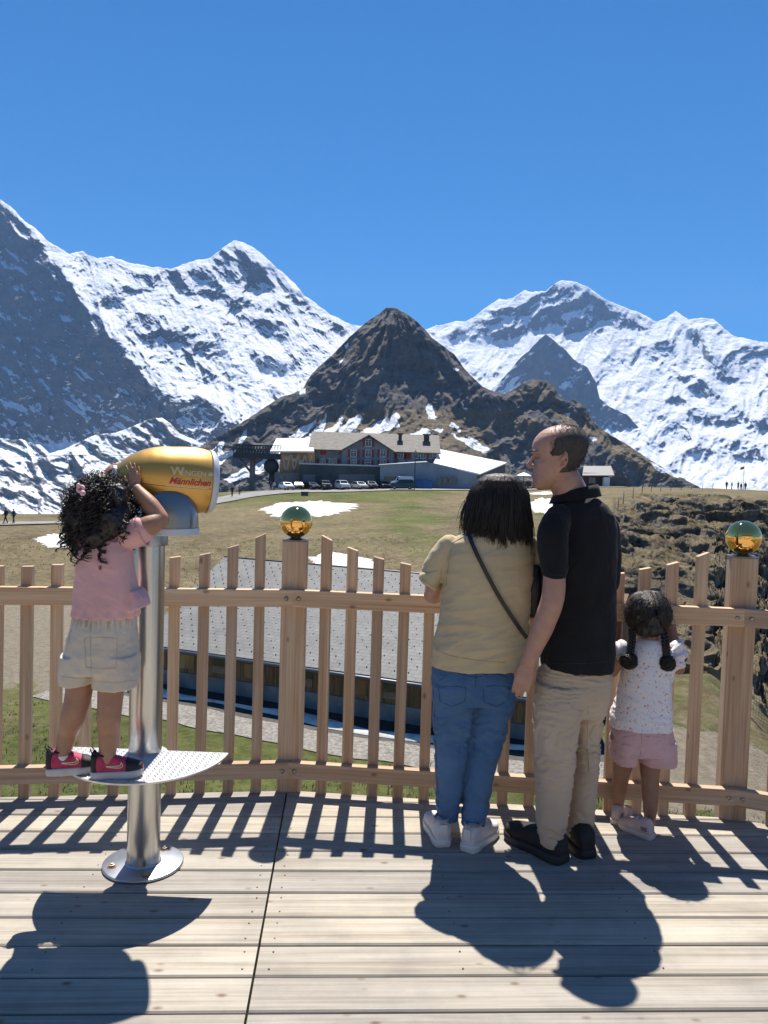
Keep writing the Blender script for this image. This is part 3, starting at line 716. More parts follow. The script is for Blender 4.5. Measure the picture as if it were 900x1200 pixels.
# ================================================================== wood
def wood_mat(name, c1, c2, c3, axis='Z', grain=1.0, rough=0.75, knots=True, bump=0.0015, tone=True, greyspots=0.0):
    M = bpy.data.materials.new(name); M.use_nodes = True
    nt = M.node_tree; N = nt.nodes; L = nt.links; b = N['Principled BSDF']; b.inputs['Roughness'].default_value = rough; b.inputs['Specular IOR Level'].default_value = 0.25
    tc = N.new('ShaderNodeTexCoord'); at = N.new('ShaderNodeAttribute'); at.attribute_name = 'tone'
    oi = N.new('ShaderNodeObjectInfo')
    off = N.new('ShaderNodeMath'); off.operation = 'ADD'; L.new(at.outputs['Fac'], off.inputs[0]); L.new(oi.outputs['Random'], off.inputs[1])
    sc_ = {'Z': (22, 22, 0.9), 'X': (0.9, 22, 22), 'Y': (22, 0.9, 22)}[axis]
    mp = N.new('ShaderNodeMapping'); mp.inputs['Scale'].default_value = tuple(s * grain for s in sc_)
    ofv = N.new('ShaderNodeVectorMath'); ofv.operation = 'SCALE'; ofv.inputs[0].default_value = (13.1, 7.7, 9.3); L.new(off.outputs[0], ofv.inputs['Scale'])
    add = N.new('ShaderNodeVectorMath'); add.operation = 'ADD'; L.new(tc.outputs['Object'], add.inputs[0]); L.new(ofv.outputs[0], add.inputs[1])
    L.new(add.outputs[0], mp.inputs['Vector'])
    nz = N.new('ShaderNodeTexNoise'); nz.inputs['Scale'].default_value = 1.0; nz.inputs['Detail'].default_value = 6; nz.inputs['Roughness'].default_value = 0.6; nz.inputs['Distortion'].default_value = 0.6
    L.new(mp.outputs[0], nz.inputs['Vector'])
    mp2 = N.new('ShaderNodeMapping'); mp2.inputs['Scale'].default_value = tuple(s * grain * 5 if s > 5 else s * 2 for s in sc_); L.new(add.outputs[0], mp2.inputs['Vector'])
    n2 = N.new('ShaderNodeTexNoise'); n2.inputs['Scale'].default_value = 1.0; n2.inputs['Detail'].default_value = 3; L.new(mp2.outputs[0], n2.inputs['Vector'])
    mx = N.new('ShaderNodeMath'); mx.operation = 'MULTIPLY_ADD'; mx.inputs[1].default_value = 0.45; L.new(n2.outputs['Fac'], mx.inputs[0])
    m2 = N.new('ShaderNodeMath'); m2.operation = 'MULTIPLY'; m2.inputs[1].default_value = 0.6; L.new(nz.outputs['Fac'], m2.inputs[0]); L.new(m2.outputs[0], mx.inputs[2])
    rp = N.new('ShaderNodeValToRGB'); e = rp.color_ramp.elements; e.new(0.5)
    for q, (p, c) in zip(e, ((0.36, c1), (0.52, c2), (0.66, c3))): q.position = p; q.color = (*c, 1)
    L.new(mx.outputs[0], rp.inputs['Fac']); out = rp.outputs['Color']
    def mul(a, f, col):
        x = N.new('ShaderNodeMix'); x.data_type = 'RGBA'; x.blend_type = 'MULTIPLY'
        if isinstance(f, float): x.inputs['Factor'].default_value = f
        else: L.new(f, x.inputs['Factor'])
        L.new(a, [q for q in x.inputs if q.name == 'A' and q.type == 'RGBA'][0])
        bb = [q for q in x.inputs if q.name == 'B' and q.type == 'RGBA'][0]
        if isinstance(col, tuple): bb.default_value = (*col, 1)
        else: L.new(col, bb)
        return [q for q in x.outputs if q.type == 'RGBA'][0]
    # each piece its own tone
    tr = N.new('ShaderNodeValToRGB'); tr.color_ramp.elements[0].color = (0.74, 0.74, 0.77, 1); tr.color_ramp.elements[1].color = (1.12, 1.08, 1.0, 1)
    wn_ = N.new('ShaderNodeTexWhiteNoise'); wn_.noise_dimensions = '1D'; L.new(off.outputs[0], wn_.inputs['W'])
    L.new(wn_.outputs['Value'], tr.inputs['Fac']); out = mul(out, 1.0, tr.outputs['Color'])
    if knots:
        mk = N.new('ShaderNodeMapping'); mk.inputs['Scale'].default_value = tuple((11.0 if s > 5 else 6.0) for s in sc_); L.new(add.outputs[0], mk.inputs['Vector'])
        vo = N.new('ShaderNodeTexVoronoi'); vo.inputs['Scale'].default_value = 1.0; L.new(mk.outputs[0], vo.inputs['Vector'])
        kr = N.new('ShaderNodeValToRGB'); kr.color_ramp.elements[0].position = 0.04; kr.color_ramp.elements[1].position = 0.13
        kr.color_ramp.elements[0].color = (1, 1, 1, 1); kr.color_ramp.elements[1].color = (0, 0, 0, 1)
        L.new(vo.outputs['Distance'], kr.inputs['Fac'])
        out = mul(out, kr.outputs['Color'], (0.55, 0.43, 0.34))
    if greyspots:
        ns = N.new('ShaderNodeTexNoise'); ns.inputs['Scale'].default_value = 3.2; ns.inputs['Detail'].default_value = 8; ns.inputs['Roughness'].default_value = 0.7; L.new(add.outputs[0], ns.inputs['Vector'])
        nr = N.new('ShaderNodeValToRGB'); nr.color_ramp.elements[0].position = 0.42; nr.color_ramp.elements[1].position = 0.68
        L.new(ns.outputs['Fac'], nr.inputs['Fac']); 
        out = mul(out, nr.outputs['Color'], (1 - greyspots, 1 - greyspots * 0.95, 1 - greyspots * 0.82))
    L.new(out, b.inputs['Base Color'])
    bp = N.new('ShaderNodeBump'); bp.inputs['Strength'].default_value = 0.7; bp.inputs['Distance'].default_value = bump
    L.new(mx.outputs[0], bp.inputs['Height']); L.new(bp.outputs['Normal'], b.inputs['Normal'])
    return M
LARCH_Z = wood_mat('larch_upright', (0.40, 0.25, 0.155), (0.535, 0.372, 0.25), (0.635, 0.485, 0.355), 'Z')
LARCH_X = wood_mat('larch_rail', (0.40, 0.25, 0.155), (0.535, 0.372, 0.25), (0.635, 0.485, 0.355), 'X')
DECKW = wood_mat('weathered_deck_board', (0.265, 0.235, 0.195), (0.368, 0.335, 0.285), (0.44, 0.412, 0.362), 'X', 0.9, 0.8, True, 0.002, True, 0.22)
STEEL = mat('brushed_steel', (0.55, 0.54, 0.52), 0.26, 1.0, 0.08, 2.0, 0.0, stretch=(60, 60, 1))
STEEL_DULL = mat('galvanised_steel', (0.42, 0.44, 0.47), 0.42, 1.0, 0.18, 9.0, 0.0006, 40)
GOLD = mat('polished_gold_mirror', (0.97, 0.54, 0.16), 0.03, 1.0)
BOLT = mat('galvanised_bolt', (0.38, 0.33, 0.27), 0.45, 0.9, 0.3, 60)

# ================================================================== deck
DA = R(3.0); DU = Vector((math.cos(DA), math.sin(DA), 0)); DV = Vector((-math.sin(DA), math.cos(DA), 0))
P_L = atZ(-60, 938.5, 0); P_C = atZ(338, 928, 0); P_R = atZ(858, 961, 0)
d_ = (P_C - atZ(0, 936, 0)).normalized()
P_L = P_C - d_ * 2.4
P_RR = P_R + Vector((math.cos(R(-22)), math.sin(R(-22)), 0)) * 2.1
FENCE = [P_L, P_C, P_R, P_RR]
def edge_y(x):
    """far edge of the deck at x"""
    for a, b in zip(FENCE[:-1], FENCE[1:]):
        if a.x <= x <= b.x: return a.y + (b.y - a.y) * (x - a.x) / (b.x - a.x)
    return FENCE[0].y if x < FENCE[0].x else FENCE[-1].y
J0 = atZ(335, 935, 0)
def deck_uv(p): q = Vector(p) - J0; return q.dot(DU), q.dot(DV)
def deck_pt(u, v, z=0): p = J0 + DU * u + DV * v; return Vector((p.x, p.y, z))
_v0 = deck_uv(atZ(450, 1020.5, 0))[1]
PITCHB = 0.1635
me_v = []; me_f = []; me_t = []
def board(u0, u1, v0, v1, z1, th, tone, nseg=14):
    """one board clipped to the far edge of the deck, with slightly rounded long edges"""
    prof = [(v0, z1 - th), (v0, z1 - 0.005), (v0 + 0.005, z1), (v1 - 0.005, z1), (v1, z1 - 0.005), (v1, z1 - th)]
    us = np.linspace(u0, u1, nseg + 1); base = len(me_v); k = len(prof)
    for u in us:
        for v, z in prof:
            p = deck_pt(u, v, z)
            ey = edge_y(p.x) + 0.02
            if p.y > ey: p.y = ey
            me_v.append(p); me_t.append(tone)
    for i in range(len(us) - 1):
        for j in range(k - 1):
            a = base + i * k + j; me_f.append((a, a + k, a + k + 1, a + 1))
    me_f.append(tuple(base + j for j in range(k))); me_f.append(tuple(base + (len(us) - 1) * k + j for j in range(k - 1, -1, -1)))
n = 0
for i in range(-40, 7):
    v0 = _v0 + i * PITCHB
    for (u0, u1) in ((-4.0, -0.004), (0.004, 4.0)):
        n += 1
        if deck_pt(0, v0).y > 4.2: continue
        board(u0, u1, v0 + 0.0045, v0 + PITCHB - 0.0045, 0.0 + random.uniform(-0.0012, 0.0012), 0.045, random.random() * 20, 60 if i > 0 else 8)
me = bpy.data.meshes.new('deck'); me.from_pydata(me_v, [], me_f); me.update()
bmx = bmesh.new(); bmx.from_mesh(me)
zero = [f for f in bmx.faces if f.calc_area() < 2e-6]; bmesh.ops.delete(bmx, geom=zero, context='FACES'); bmx.to_mesh(me); bmx.free()
# tone attribute by vertex order survives face deletion
vattr(me, 'tone', me_t[:len(me.vertices)])
# deck_boards use their own frame so the grain runs along them
Mrot = Matrix.Rotation(-DA, 4, 'Z'); me.transform(Mrot)
deck = link_mesh('deck', me, DECKW); deck.rotation_euler = (0, 0, DA); tag(deck, None, None, None, 'structure')
# dark joists and screw heads
mb = MB()
for u in (-3.3, -2.65, -1.98, -1.32, -0.66, -0.05, 0.05, 0.66, 1.32, 1.98, 2.65, 3.3):
    a = deck_pt(u, -9.5, 0); b_ = deck_pt(u, 0, 0)
    L_ = edge_y(b_.x) - 0.10 - a.y
    mb.box(((a.x + b_.x) / 2, a.y + L_ / 2, -0.125), (0.06, L_, 0.155), rz=DA * 0)
joist = mb.build('joist', mat('dark_joist_timber', (0.09, 0.065, 0.045), 0.85, var=0.3, scale=6)); 
tag(joist, None, None, None, 'structure'); joist.name = 'deck_substructure'
mb = MB()
for i in range(-4, 7):
    for dv in (0.035, 0.125):
        for u in (-0.045, 0.045, -0.68, 0.66, -1.33, 1.31):
            p = deck_pt(u + random.uniform(-.006, .006), _v0 + i * PITCHB + dv)
            if p.y < edge_y(p.x) - 0.03: mb.lathe([(0.0032, 0), (0.003, 0.0016), (0, 0.0018)], 8, (p.x, p.y, 0.0006))
scr = mb.build('screw', mat('screw_head', (0.16, 0.14, 0.12), 0.5, 0.8)); scr.parent = deck; scr.rotation_euler = (0, 0, -DA); scr['kind'] = 'stuff'
# rim beam and supports under the edge
mb = MB()
for a, b_ in zip(FENCE[:-1], FENCE[1:]):
    t = (b_ - a); L_ = t.length; an = math.atan2(t.y, t.x); c = (a + b_) / 2; nrm = Vector((-math.sin(an), math.cos(an), 0))
    c = c - nrm * 0.035
    mb.box((c.x, c.y, -0.155), (L_ - 0.01, 0.06, 0.21), rz=an)
rim = mb.build('deck_rim_beam', LARCH_X); tag(rim, None, None, None, 'structure')
mb = MB()
for p in (P_L, P_C, P_R, P_RR):
    q = p - Vector((0, 0.35, 0)); zg = gz(q.x, max(q.y, 3.1)) - 0.4
    mb.box((q.x, q.y, (zg - 0.22) / 2), (0.2, 0.2, -0.22 - zg))
sup = mb.build('deck_support_post', LARCH_Z); tag(sup, None, None, None, 'structure')

# ================================================================== fence
fence = empty('picket_fence', P_C); tag(fence, 'light larch picket fence with bolted rails and gold balls round the terrace edge', 'fence')
def seg_frame(a, b_):
    t = (b_ - a); L_ = t.length; t = t / L_; nrm = Vector((-t.y, t.x, 0))
    return t, nrm, L_
POSTW = 0.118
def picket(p, t, nrm, ztop, slope, w=0.05, dpt=0.042):
    """square stave with a slanted, slightly eased top"""
    mb = MB(); c = p + nrm * (dpt / 2)
    an = math.atan2(t.y, t.x)
    z0 = -0.20; h = w / 2
    vs = []
    for z, sc_ in ((z0, 1), (None, 1)):
        for sx, sy in ((-1, -1), (1, -1), (1, 1), (-1, 1)):
            zz = z0 if z is not None else ztop + slope * sx * h
            vs.append((sx * h, sy * dpt / 2, zz))
    mb.hexa(vs)
    o = mb.build('picket', LARCH_Z, fence, bevel=0.003, local=True)
    o.location = c - world_loc(fence); o.rotation_euler = (R(random.uniform(-.25, .25)), R(random.uniform(-.25, .25)), an)
    return o
def crown_z(d):
    """picket height by distance to the nearest post"""
    return 1.085 + 0.235 * math.exp(-(d - 0.04) / 0.36) if d < 3 else 1.085
def rails(a, b_, ja, jb):
    t, nrm, L_ = seg_frame(a, b_); an = math.atan2(t.y, t.x)
    for z0, z1 in ((0.918, 1.0), (0.082, 0.160)):
        mb = MB(); l0, l1 = ja, L_ - jb
        mb.box(((l1 - l0) / 2, 0, 0), (l1 - l0, 0.044, z1 - z0))
        o = mb.build('rail', LARCH_X, fence, bevel=0.003, local=True)
        p = a + t * l0 - nrm * 0.022; o.location = Vector((p.x, p.y, (z0 + z1) / 2)) - world_loc(fence); o.rotation_euler = (0, 0, an)
def post(p, an, w=POSTW):
    mb = MB(); mb.box((0, 0, 0.48), (w, w, 1.5))
    nrm = Vector((-math.sin(an), math.cos(an), 0)); c = p + nrm * (w / 2 + 0.001)
    o = mb.build('post', LARCH_Z, fence, bevel=0.004, local=True)
    o.location = Vector((c.x, c.y, 0)) - world_loc(fence); o.rotation_euler = (0, 0, an)
    cp = MB().box((0, 0, 1.2330), (w + 0.004, w + 0.004, 0.005)).lathe([(0.05, 1.2355), (0.026, 1.243), (0.02, 1.262), (0, 1.262)], 20).build('post_cap', mat('dark_metal_cap', (0.16, 0.17, 0.18), 0.35, 0.9), o, local=True)
    bl = MB().ball((0, 0, 0), 0.079, 48, 32).build('ball', GOLD, o, local=True); bl.location = (0, 0, 1.3215)
    for z in (0.959, 0.121):
        for s in (-1, 1):
            b_ = MB().lathe([(0.013, 0), (0.013, 0.003), (0.009, 0.004), (0.009, 0.009), (0.006, 0.011), (0, 0.011)], 14, M=Matrix.Translation((s * 0.031, -w / 2 - 0.0455, z)) @ Matrix.Rotation(R(90), 4, 'X')).build('bolt', BOLT, o, local=True)
    return o
segs = list(zip(FENCE[:-1], FENCE[1:]))
angs = [math.atan2(b_.y - a.y, b_.x - a.x) for a, b_ in segs]
rails(P_L, P_C, 0, 0.0015); rails(P_C, P_R, 0.0015, 0.0015); rails(P_R, P_RR, 0.0015, 0)
post(P_C, (angs[0] + angs[1]) / 2); post(P_R, (angs[1] + angs[2]) / 2)
def put_pickets(a, b_, ds, dist):
    t, nrm, L_ = seg_frame(a, b_)
    for s in ds:
        p = a + t * s; d = dist(s, L_)
        sl = (crown_z(dist(s + 0.02, L_)) - crown_z(dist(s - 0.02, L_))) / 0.04
        picket(p, t, nrm, crown_z(d) + random.uniform(-.004, .004), sl)
LC = (P_C - P_L).length
put_pickets(P_L, P_C, [LC - 0.158 - 0.1345 * i for i in range(17)], lambda s, L_: L_ - s)
LR = (P_R - P_C).length; sp = (LR - 0.158 - 0.19) / 14
put_pickets(P_C, P_R, [0.158 + sp * i for i in range(15)], lambda s, L_: min(s, L_ - s))
put_pickets(P_R, P_RR, [0.165 + 0.13 * i for i in range(13)], lambda s, L_: s)
# ================================================================== coin telescope
TX, TY = -0.907, 3.03
tel = empty('viewing_telescope', (TX, TY, 0)); tag(tel, 'golden egg shaped viewing telescope on a steel pole with a step plate', 'telescope')
PAINT_GOLD = mat('gold_metallic_paint', (0.66, 0.37, 0.085), 0.42, 0.7, coat=0.35)
GREY_SHELL = mat('grey_metallic_shell', (0.24, 0.24, 0.24), 0.28, 0.65, coat=0.5)
RIMP = mat('pale_grey_plastic', (0.55, 0.57, 0.60), 0.4)
LENS = mat('dark_lens_glass', (0.02, 0.02, 0.03), 0.05, 0.0, spec=0.8)
def T(x, y, z): return (TX + x, TY + y, z)
fl = MB().lathe([(0.152, 0.001), (0.154, 0.003), (0.154, 0.011), (0.151, 0.013), (0.0, 0.013)], 64, T(0, 0, 0)).build('base_plate', STEEL_DULL, tel)
RUST = mat('rusty_washer', (0.30, 0.15, 0.06), 0.8, 0.1, 0.4, 90)
for a in (205, 62, 292, 130):
    x, y = 0.118 * math.cos(R(a)), 0.118 * math.sin(R(a))
    MB().lathe([(0.019, 0.0132), (0.018, 0.0152), (0.0, 0.0152)], 20, T(x, y, 0)).build('washer', RUST, fl)
    MB().lathe([(0.0125, 0.0153), (0.0125, 0.022), (0.007, 0.023), (0.007, 0.027), (0, 0.028)], 6, T(x, y, 0), sm=False).build('bolt', BOLT, fl)
pole = MB().lathe([(0.0630, 0.013), (0.0630, 1.285)], 56, T(0, 0, 0)).build('pole', STEEL, tel)
MB().lathe([(0.069, 0.0135), (0.067, 0.018), (0.0635, 0.020)], 48, T(0, 0, 0)).build('weld_seam', STEEL_DULL, pole)
MB().lathe([(0.0635, 1.262), (0.071, 1.264), (0.0725, 1.268), (0.0725, 1.308), (0.071, 1.312), (0, 1.312)], 56, T(0, 0, 0)).build('collar', STEEL_DULL, tel)
# step plate: straight back edge, curved front edge, raised tear pattern
PO = 0.014; PZ = 0.455; SA = R(-1.5)
def plate_xy(n_=40, g=0.0):
    pts = [(PO + 0.312 - g, 0.012 - g), (PO - 0.312 + g, 0.012 - g)]
    for i in range(1, n_):
        a = math.pi + math.pi * i / n_
        pts.append((PO + (0.312 - g) * math.cos(a) * (1 if abs(math.cos(a)) < 0.98 else 1), 0.012 - g + (0.345 - g) * math.sin(a) * (1.0)))
    return pts
MR = Matrix.Translation((TX, TY, 0)) @ Matrix.Rotation(SA, 4, 'Z')
st_ = MB().prism(plate_xy()[::-1], PZ - 0.006, PZ, M=MR)
st_.lathe([(0.085, PZ - 0.020), (0.085, PZ - 0.0061)], 32, (TX, TY, 0))
PLATE = mat('tear_plate_aluminium', (0.62, 0.62, 0.62), 0.38, 0.9, 0.12, 25, 0.0004, 160)
stp = st_.build('step_plate', PLATE, tel)
tr = MB(); i = 0
for ix in range(-26, 27):
    for iy in range(-30, 3):
        x = ix * 0.0125 + (0.006 if iy % 2 else 0); y = iy * 0.0118
        if y > 0.004 or (x - PO)**2 / 0.300**2 + (y - 0.012)**2 / 0.333**2 > 1 or x * x + y * y < 0.068**2: continue
        an = R(45 if (ix + iy) % 2 else -45)
        M_ = MR @ Matrix.Translation((x, y, PZ)) @ Matrix.Rotation(an, 4, 'Z')
        l, w = 0.0062, 0.0019
        tr.add([(-l, 0, 0.0002), (0, -w, 0.0002), (l, 0, 0.0002), (0, w, 0.0002), (-l * .5, 0, 0.0016), (0, -w * .3, 0.0018), (l * .5, 0, 0.0016), (0, w * .3, 0.0018)],
               [(0, 1, 5, 4), (1, 2, 6, 5), (2, 3, 7, 6), (3, 0, 4, 7), (4, 5, 6, 7)], M=M_)
tp = tr.build('raised_tread', PLATE, stp); tp['kind'] = 'stuff'
for x in (-0.12, -0.06, 0.0, 0.06, 0.12):
    MB().lathe([(0.008, -0.006), (0.006, -0.011), (0, -0.011)], 10, (TX + x, TY - 0.10 - 0.2 * abs(x), PZ - 0.0005)).build('rivet', STEEL_DULL, stp)
# yoke hood: half dome below the egg
EYAW = R(24)                                  # the barrel points away to the right
EA = Vector((math.cos(EYAW), math.sin(EYAW), -0.045)).normalized()
ES = Vector((-math.sin(EYAW), math.cos(EYAW), 0)); EU = EA.cross(ES).normalized() * 1.0
if EU.z < 0: EU = -EU
HC = Vector((TX + 0.072, TY - 0.012, 0))
# hood: a half round housing, its arch seen side on, flat sides rounded over
def hood_ring(w, nseg=28):
    """arch outline in the (axis, up) plane at half width w"""
    return w
HR, HH, HWD = 0.115, 0.158, 0.152
MH = Matrix.Translation((HC.x, HC.y, 0)) @ Matrix.Rotation(EYAW, 4, 'Z')
hb = Solid_rings = MB(); n_ = 48; rows = []; vs = []; fs = []
lv = [(0, 1.0), (.25, .995), (.45, .965), (.62, .90), (.76, .80), (.87, .66), (.94, .49), (.98, .30), (1.0, .06)]
for z, k in lv:
    for i in range(n_):
        a = 2 * math.pi * i / n_; ca, sa = math.cos(a), math.sin(a)
        vs.append((HR * k * math.copysign(abs(ca)**.8, ca), HWD * k**.7 * math.copysign(abs(sa)**.75, sa), 1.340 + HH * z))
fs = [(j * n_ + i, j * n_ + (i + 1) % n_, (j + 1) * n_ + (i + 1) % n_, (j + 1) * n_ + i) for j in range(len(lv) - 1) for i in range(n_)] + [tuple(range((len(lv) - 1) * n_, len(lv) * n_))]
hood = MB().add(vs, fs, 0, True, MH).build('hood', GREY_SHELL, tel)
outl = []
for i in range(48):
    a = 2 * math.pi * i / 48; ca, sa = math.cos(a), math.sin(a)
    outl.append((0.1175 * math.copysign(abs(ca)**0.8, ca), 0.1455 * math.copysign(abs(sa)**0.75, sa) * 1.082))
MB().prism(outl, 1.3125, 1.3395, M=MH).build('hood_base', RIMP, hood, bevel=0.003)
MB().lathe([(.006, 0), (.006, .003), (0, .0035)], 12, M=MH @ Matrix.Translation((.104, -.06, 1.372)) @ Matrix.Rotation(R(90), 4, 'Y')).build('screw', BOLT, hood)
# the egg
EC0 = Vector((TX + 0.070, TY - 0.01, 1.522)) - EA * 0.192
prof = [(0.000, 0.030), (0.004, 0.034), (0.012, 0.040), (0.03, 0.058), (0.06, 0.079), (0.10, 0.0985), (0.15, 0.114), (0.20, 0.1225), (0.25, 0.1245), (0.30, 0.1285), (0.34, 0.1290), (0.37, 0.1275), (0.395, 0.1240), (0.412, 0.1200)]
def egg_frame():
    Mx = Matrix.Identity(4)
    for i in range(3): Mx[i][0] = ES[i]; Mx[i][1] = EU[i]; Mx[i][2] = EA[i]; Mx[i][3] = EC0[i]
    return Mx
EM = egg_frame()
TK = 0.84; TE = 0.412 * TK
ts = np.linspace(0, TE, 60); rs = np.interp(ts, [p[0] * TK for p in prof], [p[1] for p in prof])
rs = np.convolve(np.pad(rs, 2, mode='edge'), np.ones(5) / 5, 'valid'); rs[0] = 0.030; rs[-1] = 0.120
egg = MB().lathe(list(zip(rs, ts)), 72, M=EM).build('barrel', PAINT_GOLD, tel)
MB().lathe([(0.1205, TE - .0002), (0.1235, TE - .003), (0.1245, TE + .003), (0.1205, TE + .017), (0.113, TE + .024), (0.103, TE + .026), (0.099, TE + .021), (0.099, TE + .013)], 72, M=EM).build('front_ring', RIMP, egg)
MB().lathe([(0.0985, TE + .016), (0.06, TE + .019), (0.0, TE + .020)], 48, M=EM).build('front_glass', LENS, egg)
MB().lathe([(0.022, -0.006), (0.033, -0.010), (0.0365, -0.006), (0.0365, 0.004), (0.0345, 0.0065)], 40, M=EM).build('eyepiece_ring', mat('white_plastic', (0.75, 0.75, 0.73), 0.4), egg)
MB().lathe([(0.0, -0.002), (0.0225, -0.003)], 30, M=EM).build('eyepiece_glass', LENS, egg)
# lettering on the barrel, wrapped round its flank
def text_mesh(s, size, font=None, shear=0.0, extr=0.0, bold=0.0):
    cu = bpy.data.curves.new('t', 'FONT'); cu.body = s; cu.size = size; cu.shear = shear; cu.offset = bold; cu.extrude = extr
    ob = bpy.data.objects.new('t', cu); COL.objects.link(ob)
    dg = bpy.context.evaluated_depsgraph_get(); me_ = bpy.data.meshes.new_from_object(ob.evaluated_get(dg))
    bpy.data.objects.remove(ob); bpy.data.curves.remove(cu)
    bmt = bmesh.new(); bmt.from_mesh(me_)
    for _ in range(2):
        bmesh.ops.triangulate(bmt, faces=bmt.faces)
        ed = [e for e in bmt.edges if e.calc_length() > size * 0.12]
        bmesh.ops.subdivide_edges(bmt, edges=ed, cuts=1)
    bmt.to_mesh(me_); bmt.free()
    return me_
def wrap_on_egg(me_, t0, ang0, lift):
    for v in me_.vertices:
        t = t0 + v.co.x; r_ = float(np.interp(t, ts, rs)); a = ang0 + v.co.y / r_
        # a = 0 looks towards the terrace (-ES); positive climbs
        d = -ES * math.cos(a) + EU * math.sin(a)
        v.co = EC0 + EA * t + d * (r_ + lift)
    return me_
def letters(s, size, t0, a0, m_, nm, shear=0, bold=0.0, lift=0.0012):
    me_ = wrap_on_egg(text_mesh(s, size, shear=shear, bold=bold), t0, a0, lift)
    o = link_mesh(nm, me_, m_); o.parent = egg; o.location = -world_loc(egg); return o
LG = mat('pale_gold_lettering', (0.72, 0.55, 0.28), 0.4); LRd = mat('red_lettering', (0.42, 0.03, 0.05), 0.45); LW = mat('white_lettering', (0.8, 0.75, 0.7), 0.5)
letters('W', 0.046, 0.185, R(7.5), LG, 'lettering', bold=0.0006)
letters('ENGEN', 0.0285, 0.222, R(7.5), LG, 'lettering', bold=0.0005)
letters('Männlichen', 0.0335, 0.180, R(-7.5), LRd, 'lettering', shear=0.35, bold=0.0010)
me_ = bpy.data.meshes.new('flourish'); bmt = bmesh.new()
for x in range(11):                                         # thin line under the names
    for y in (0, 1): bmt.verts.new((0.155 * x / 10, -0.0012 + 0.0022 * y, 0))
bmt.verts.ensure_lookup_table()
for x in range(10): bmt.faces.new([bmt.verts[i] for i in (2*x, 2*x+2, 2*x+3, 2*x+1)])
bmt.to_mesh(me_); bmt.free(); wrap_on_egg(me_, 0.172, R(-12), 0.0012); o = link_mesh('lettering_line', me_, LW); o.parent = egg; o.location = -world_loc(egg)
# small spread petal emblem beside the name
me_ = bpy.data.meshes.new('emblem'); bmt = bmesh.new()
for k, (a, l) in enumerate(((-50, 0.013), (-18, 0.019), (16, 0.022), (48, 0.017))):
    c, s_ = math.sin(R(a)), math.cos(R(a))
    vs = [bmt.verts.new((c * l * q + s_ * w, s_ * l * q - c * w, 0)) for q, w in ((0.15, -.0008), (0.6, -.0034), (1, 0), (0.6, .0034), (0.15, .0008))]
    bmt.faces.new(vs)
bmt.to_mesh(me_); bmt.free(); wrap_on_egg(me_, 0.331, R(8.5), 0.0012); o = link_mesh('emblem', me_, LG); o.parent = egg; o.location = -world_loc(egg)
# parting line and screws of the housing
MB().tube([EC0 + EA * t + (-ES * math.cos(R(-13)) + EU * math.sin(R(-13))) * (float(np.interp(t, ts, rs)) + 0.0004) for t in np.linspace(0.02, 0.34, 40)], 0.0011, 6).build('parting_line', mat('thin_dark_seam', (0.2, 0.12, 0.05), 0.6), egg)
# ================================================================== barn roof below the terrace
def V(*a): return Vector(a)
def shingle_mat(name, c1, c2, mort, sx=0.30, sy=0.20, rough=0.8, uv=True):
    M = bpy.data.materials.new(name); M.use_nodes = True
    nt = M.node_tree; N = nt.nodes; L = nt.links; b = N['Principled BSDF']; b.inputs['Roughness'].default_value = rough
    tc = N.new('ShaderNodeTexCoord'); mp = N.new('ShaderNodeMapping'); L.new(tc.outputs['UV' if uv else 'Object'], mp.inputs['Vector'])
    br = N.new('ShaderNodeTexBrick'); L.new(mp.outputs[0], br.inputs['Vector'])
    br.inputs['Color1'].default_value = (*c1, 1); br.inputs['Color2'].default_value = (*c2, 1); br.inputs['Mortar'].default_value = (*mort, 1)
    br.inputs['Scale'].default_value = 1; br.inputs['Brick Width'].default_value = sx; br.inputs['Row Height'].default_value = sy; br.inputs['Mortar Size'].default_value = 0.012; br.inputs['Bias'].default_value = 0.0
    nz = N.new('ShaderNodeTexNoise'); nz.inputs['Scale'].default_value = 1.1; nz.inputs['Detail'].default_value = 8; L.new(tc.outputs['Object'], nz.inputs['Vector'])
    rp = N.new('ShaderNodeValToRGB'); rp.color_ramp.elements[0].position = 0.3; rp.color_ramp.elements[1].position = 0.7; rp.color_ramp.elements[0].color = (0.72, 0.72, 0.72, 1); rp.color_ramp.elements[1].color = (1.1, 1.1, 1.1, 1)
    L.new(nz.outputs['Fac'], rp.inputs['Fac'])
    x = N.new('ShaderNodeMix'); x.data_type = 'RGBA'; x.blend_type = 'MULTIPLY'; x.inputs['Factor'].default_value = 1
    L.new(br.outputs['Color'], [q for q in x.inputs if q.name == 'A' and q.type == 'RGBA'][0]); L.new(rp.outputs['Color'], [q for q in x.inputs if q.name == 'B' and q.type == 'RGBA'][0])
    L.new([q for q in x.outputs if q.type == 'RGBA'][0], b.inputs['Base Color'])
    bp = N.new('ShaderNodeBump'); bp.inputs['Distance'].default_value = 0.02; bp.inputs['Strength'].default_value = 0.6; L.new(br.outputs['Fac'], bp.inputs['Height']); bp.invert = True
    L.new(bp.outputs['Normal'], b.inputs['Normal'])
    return M
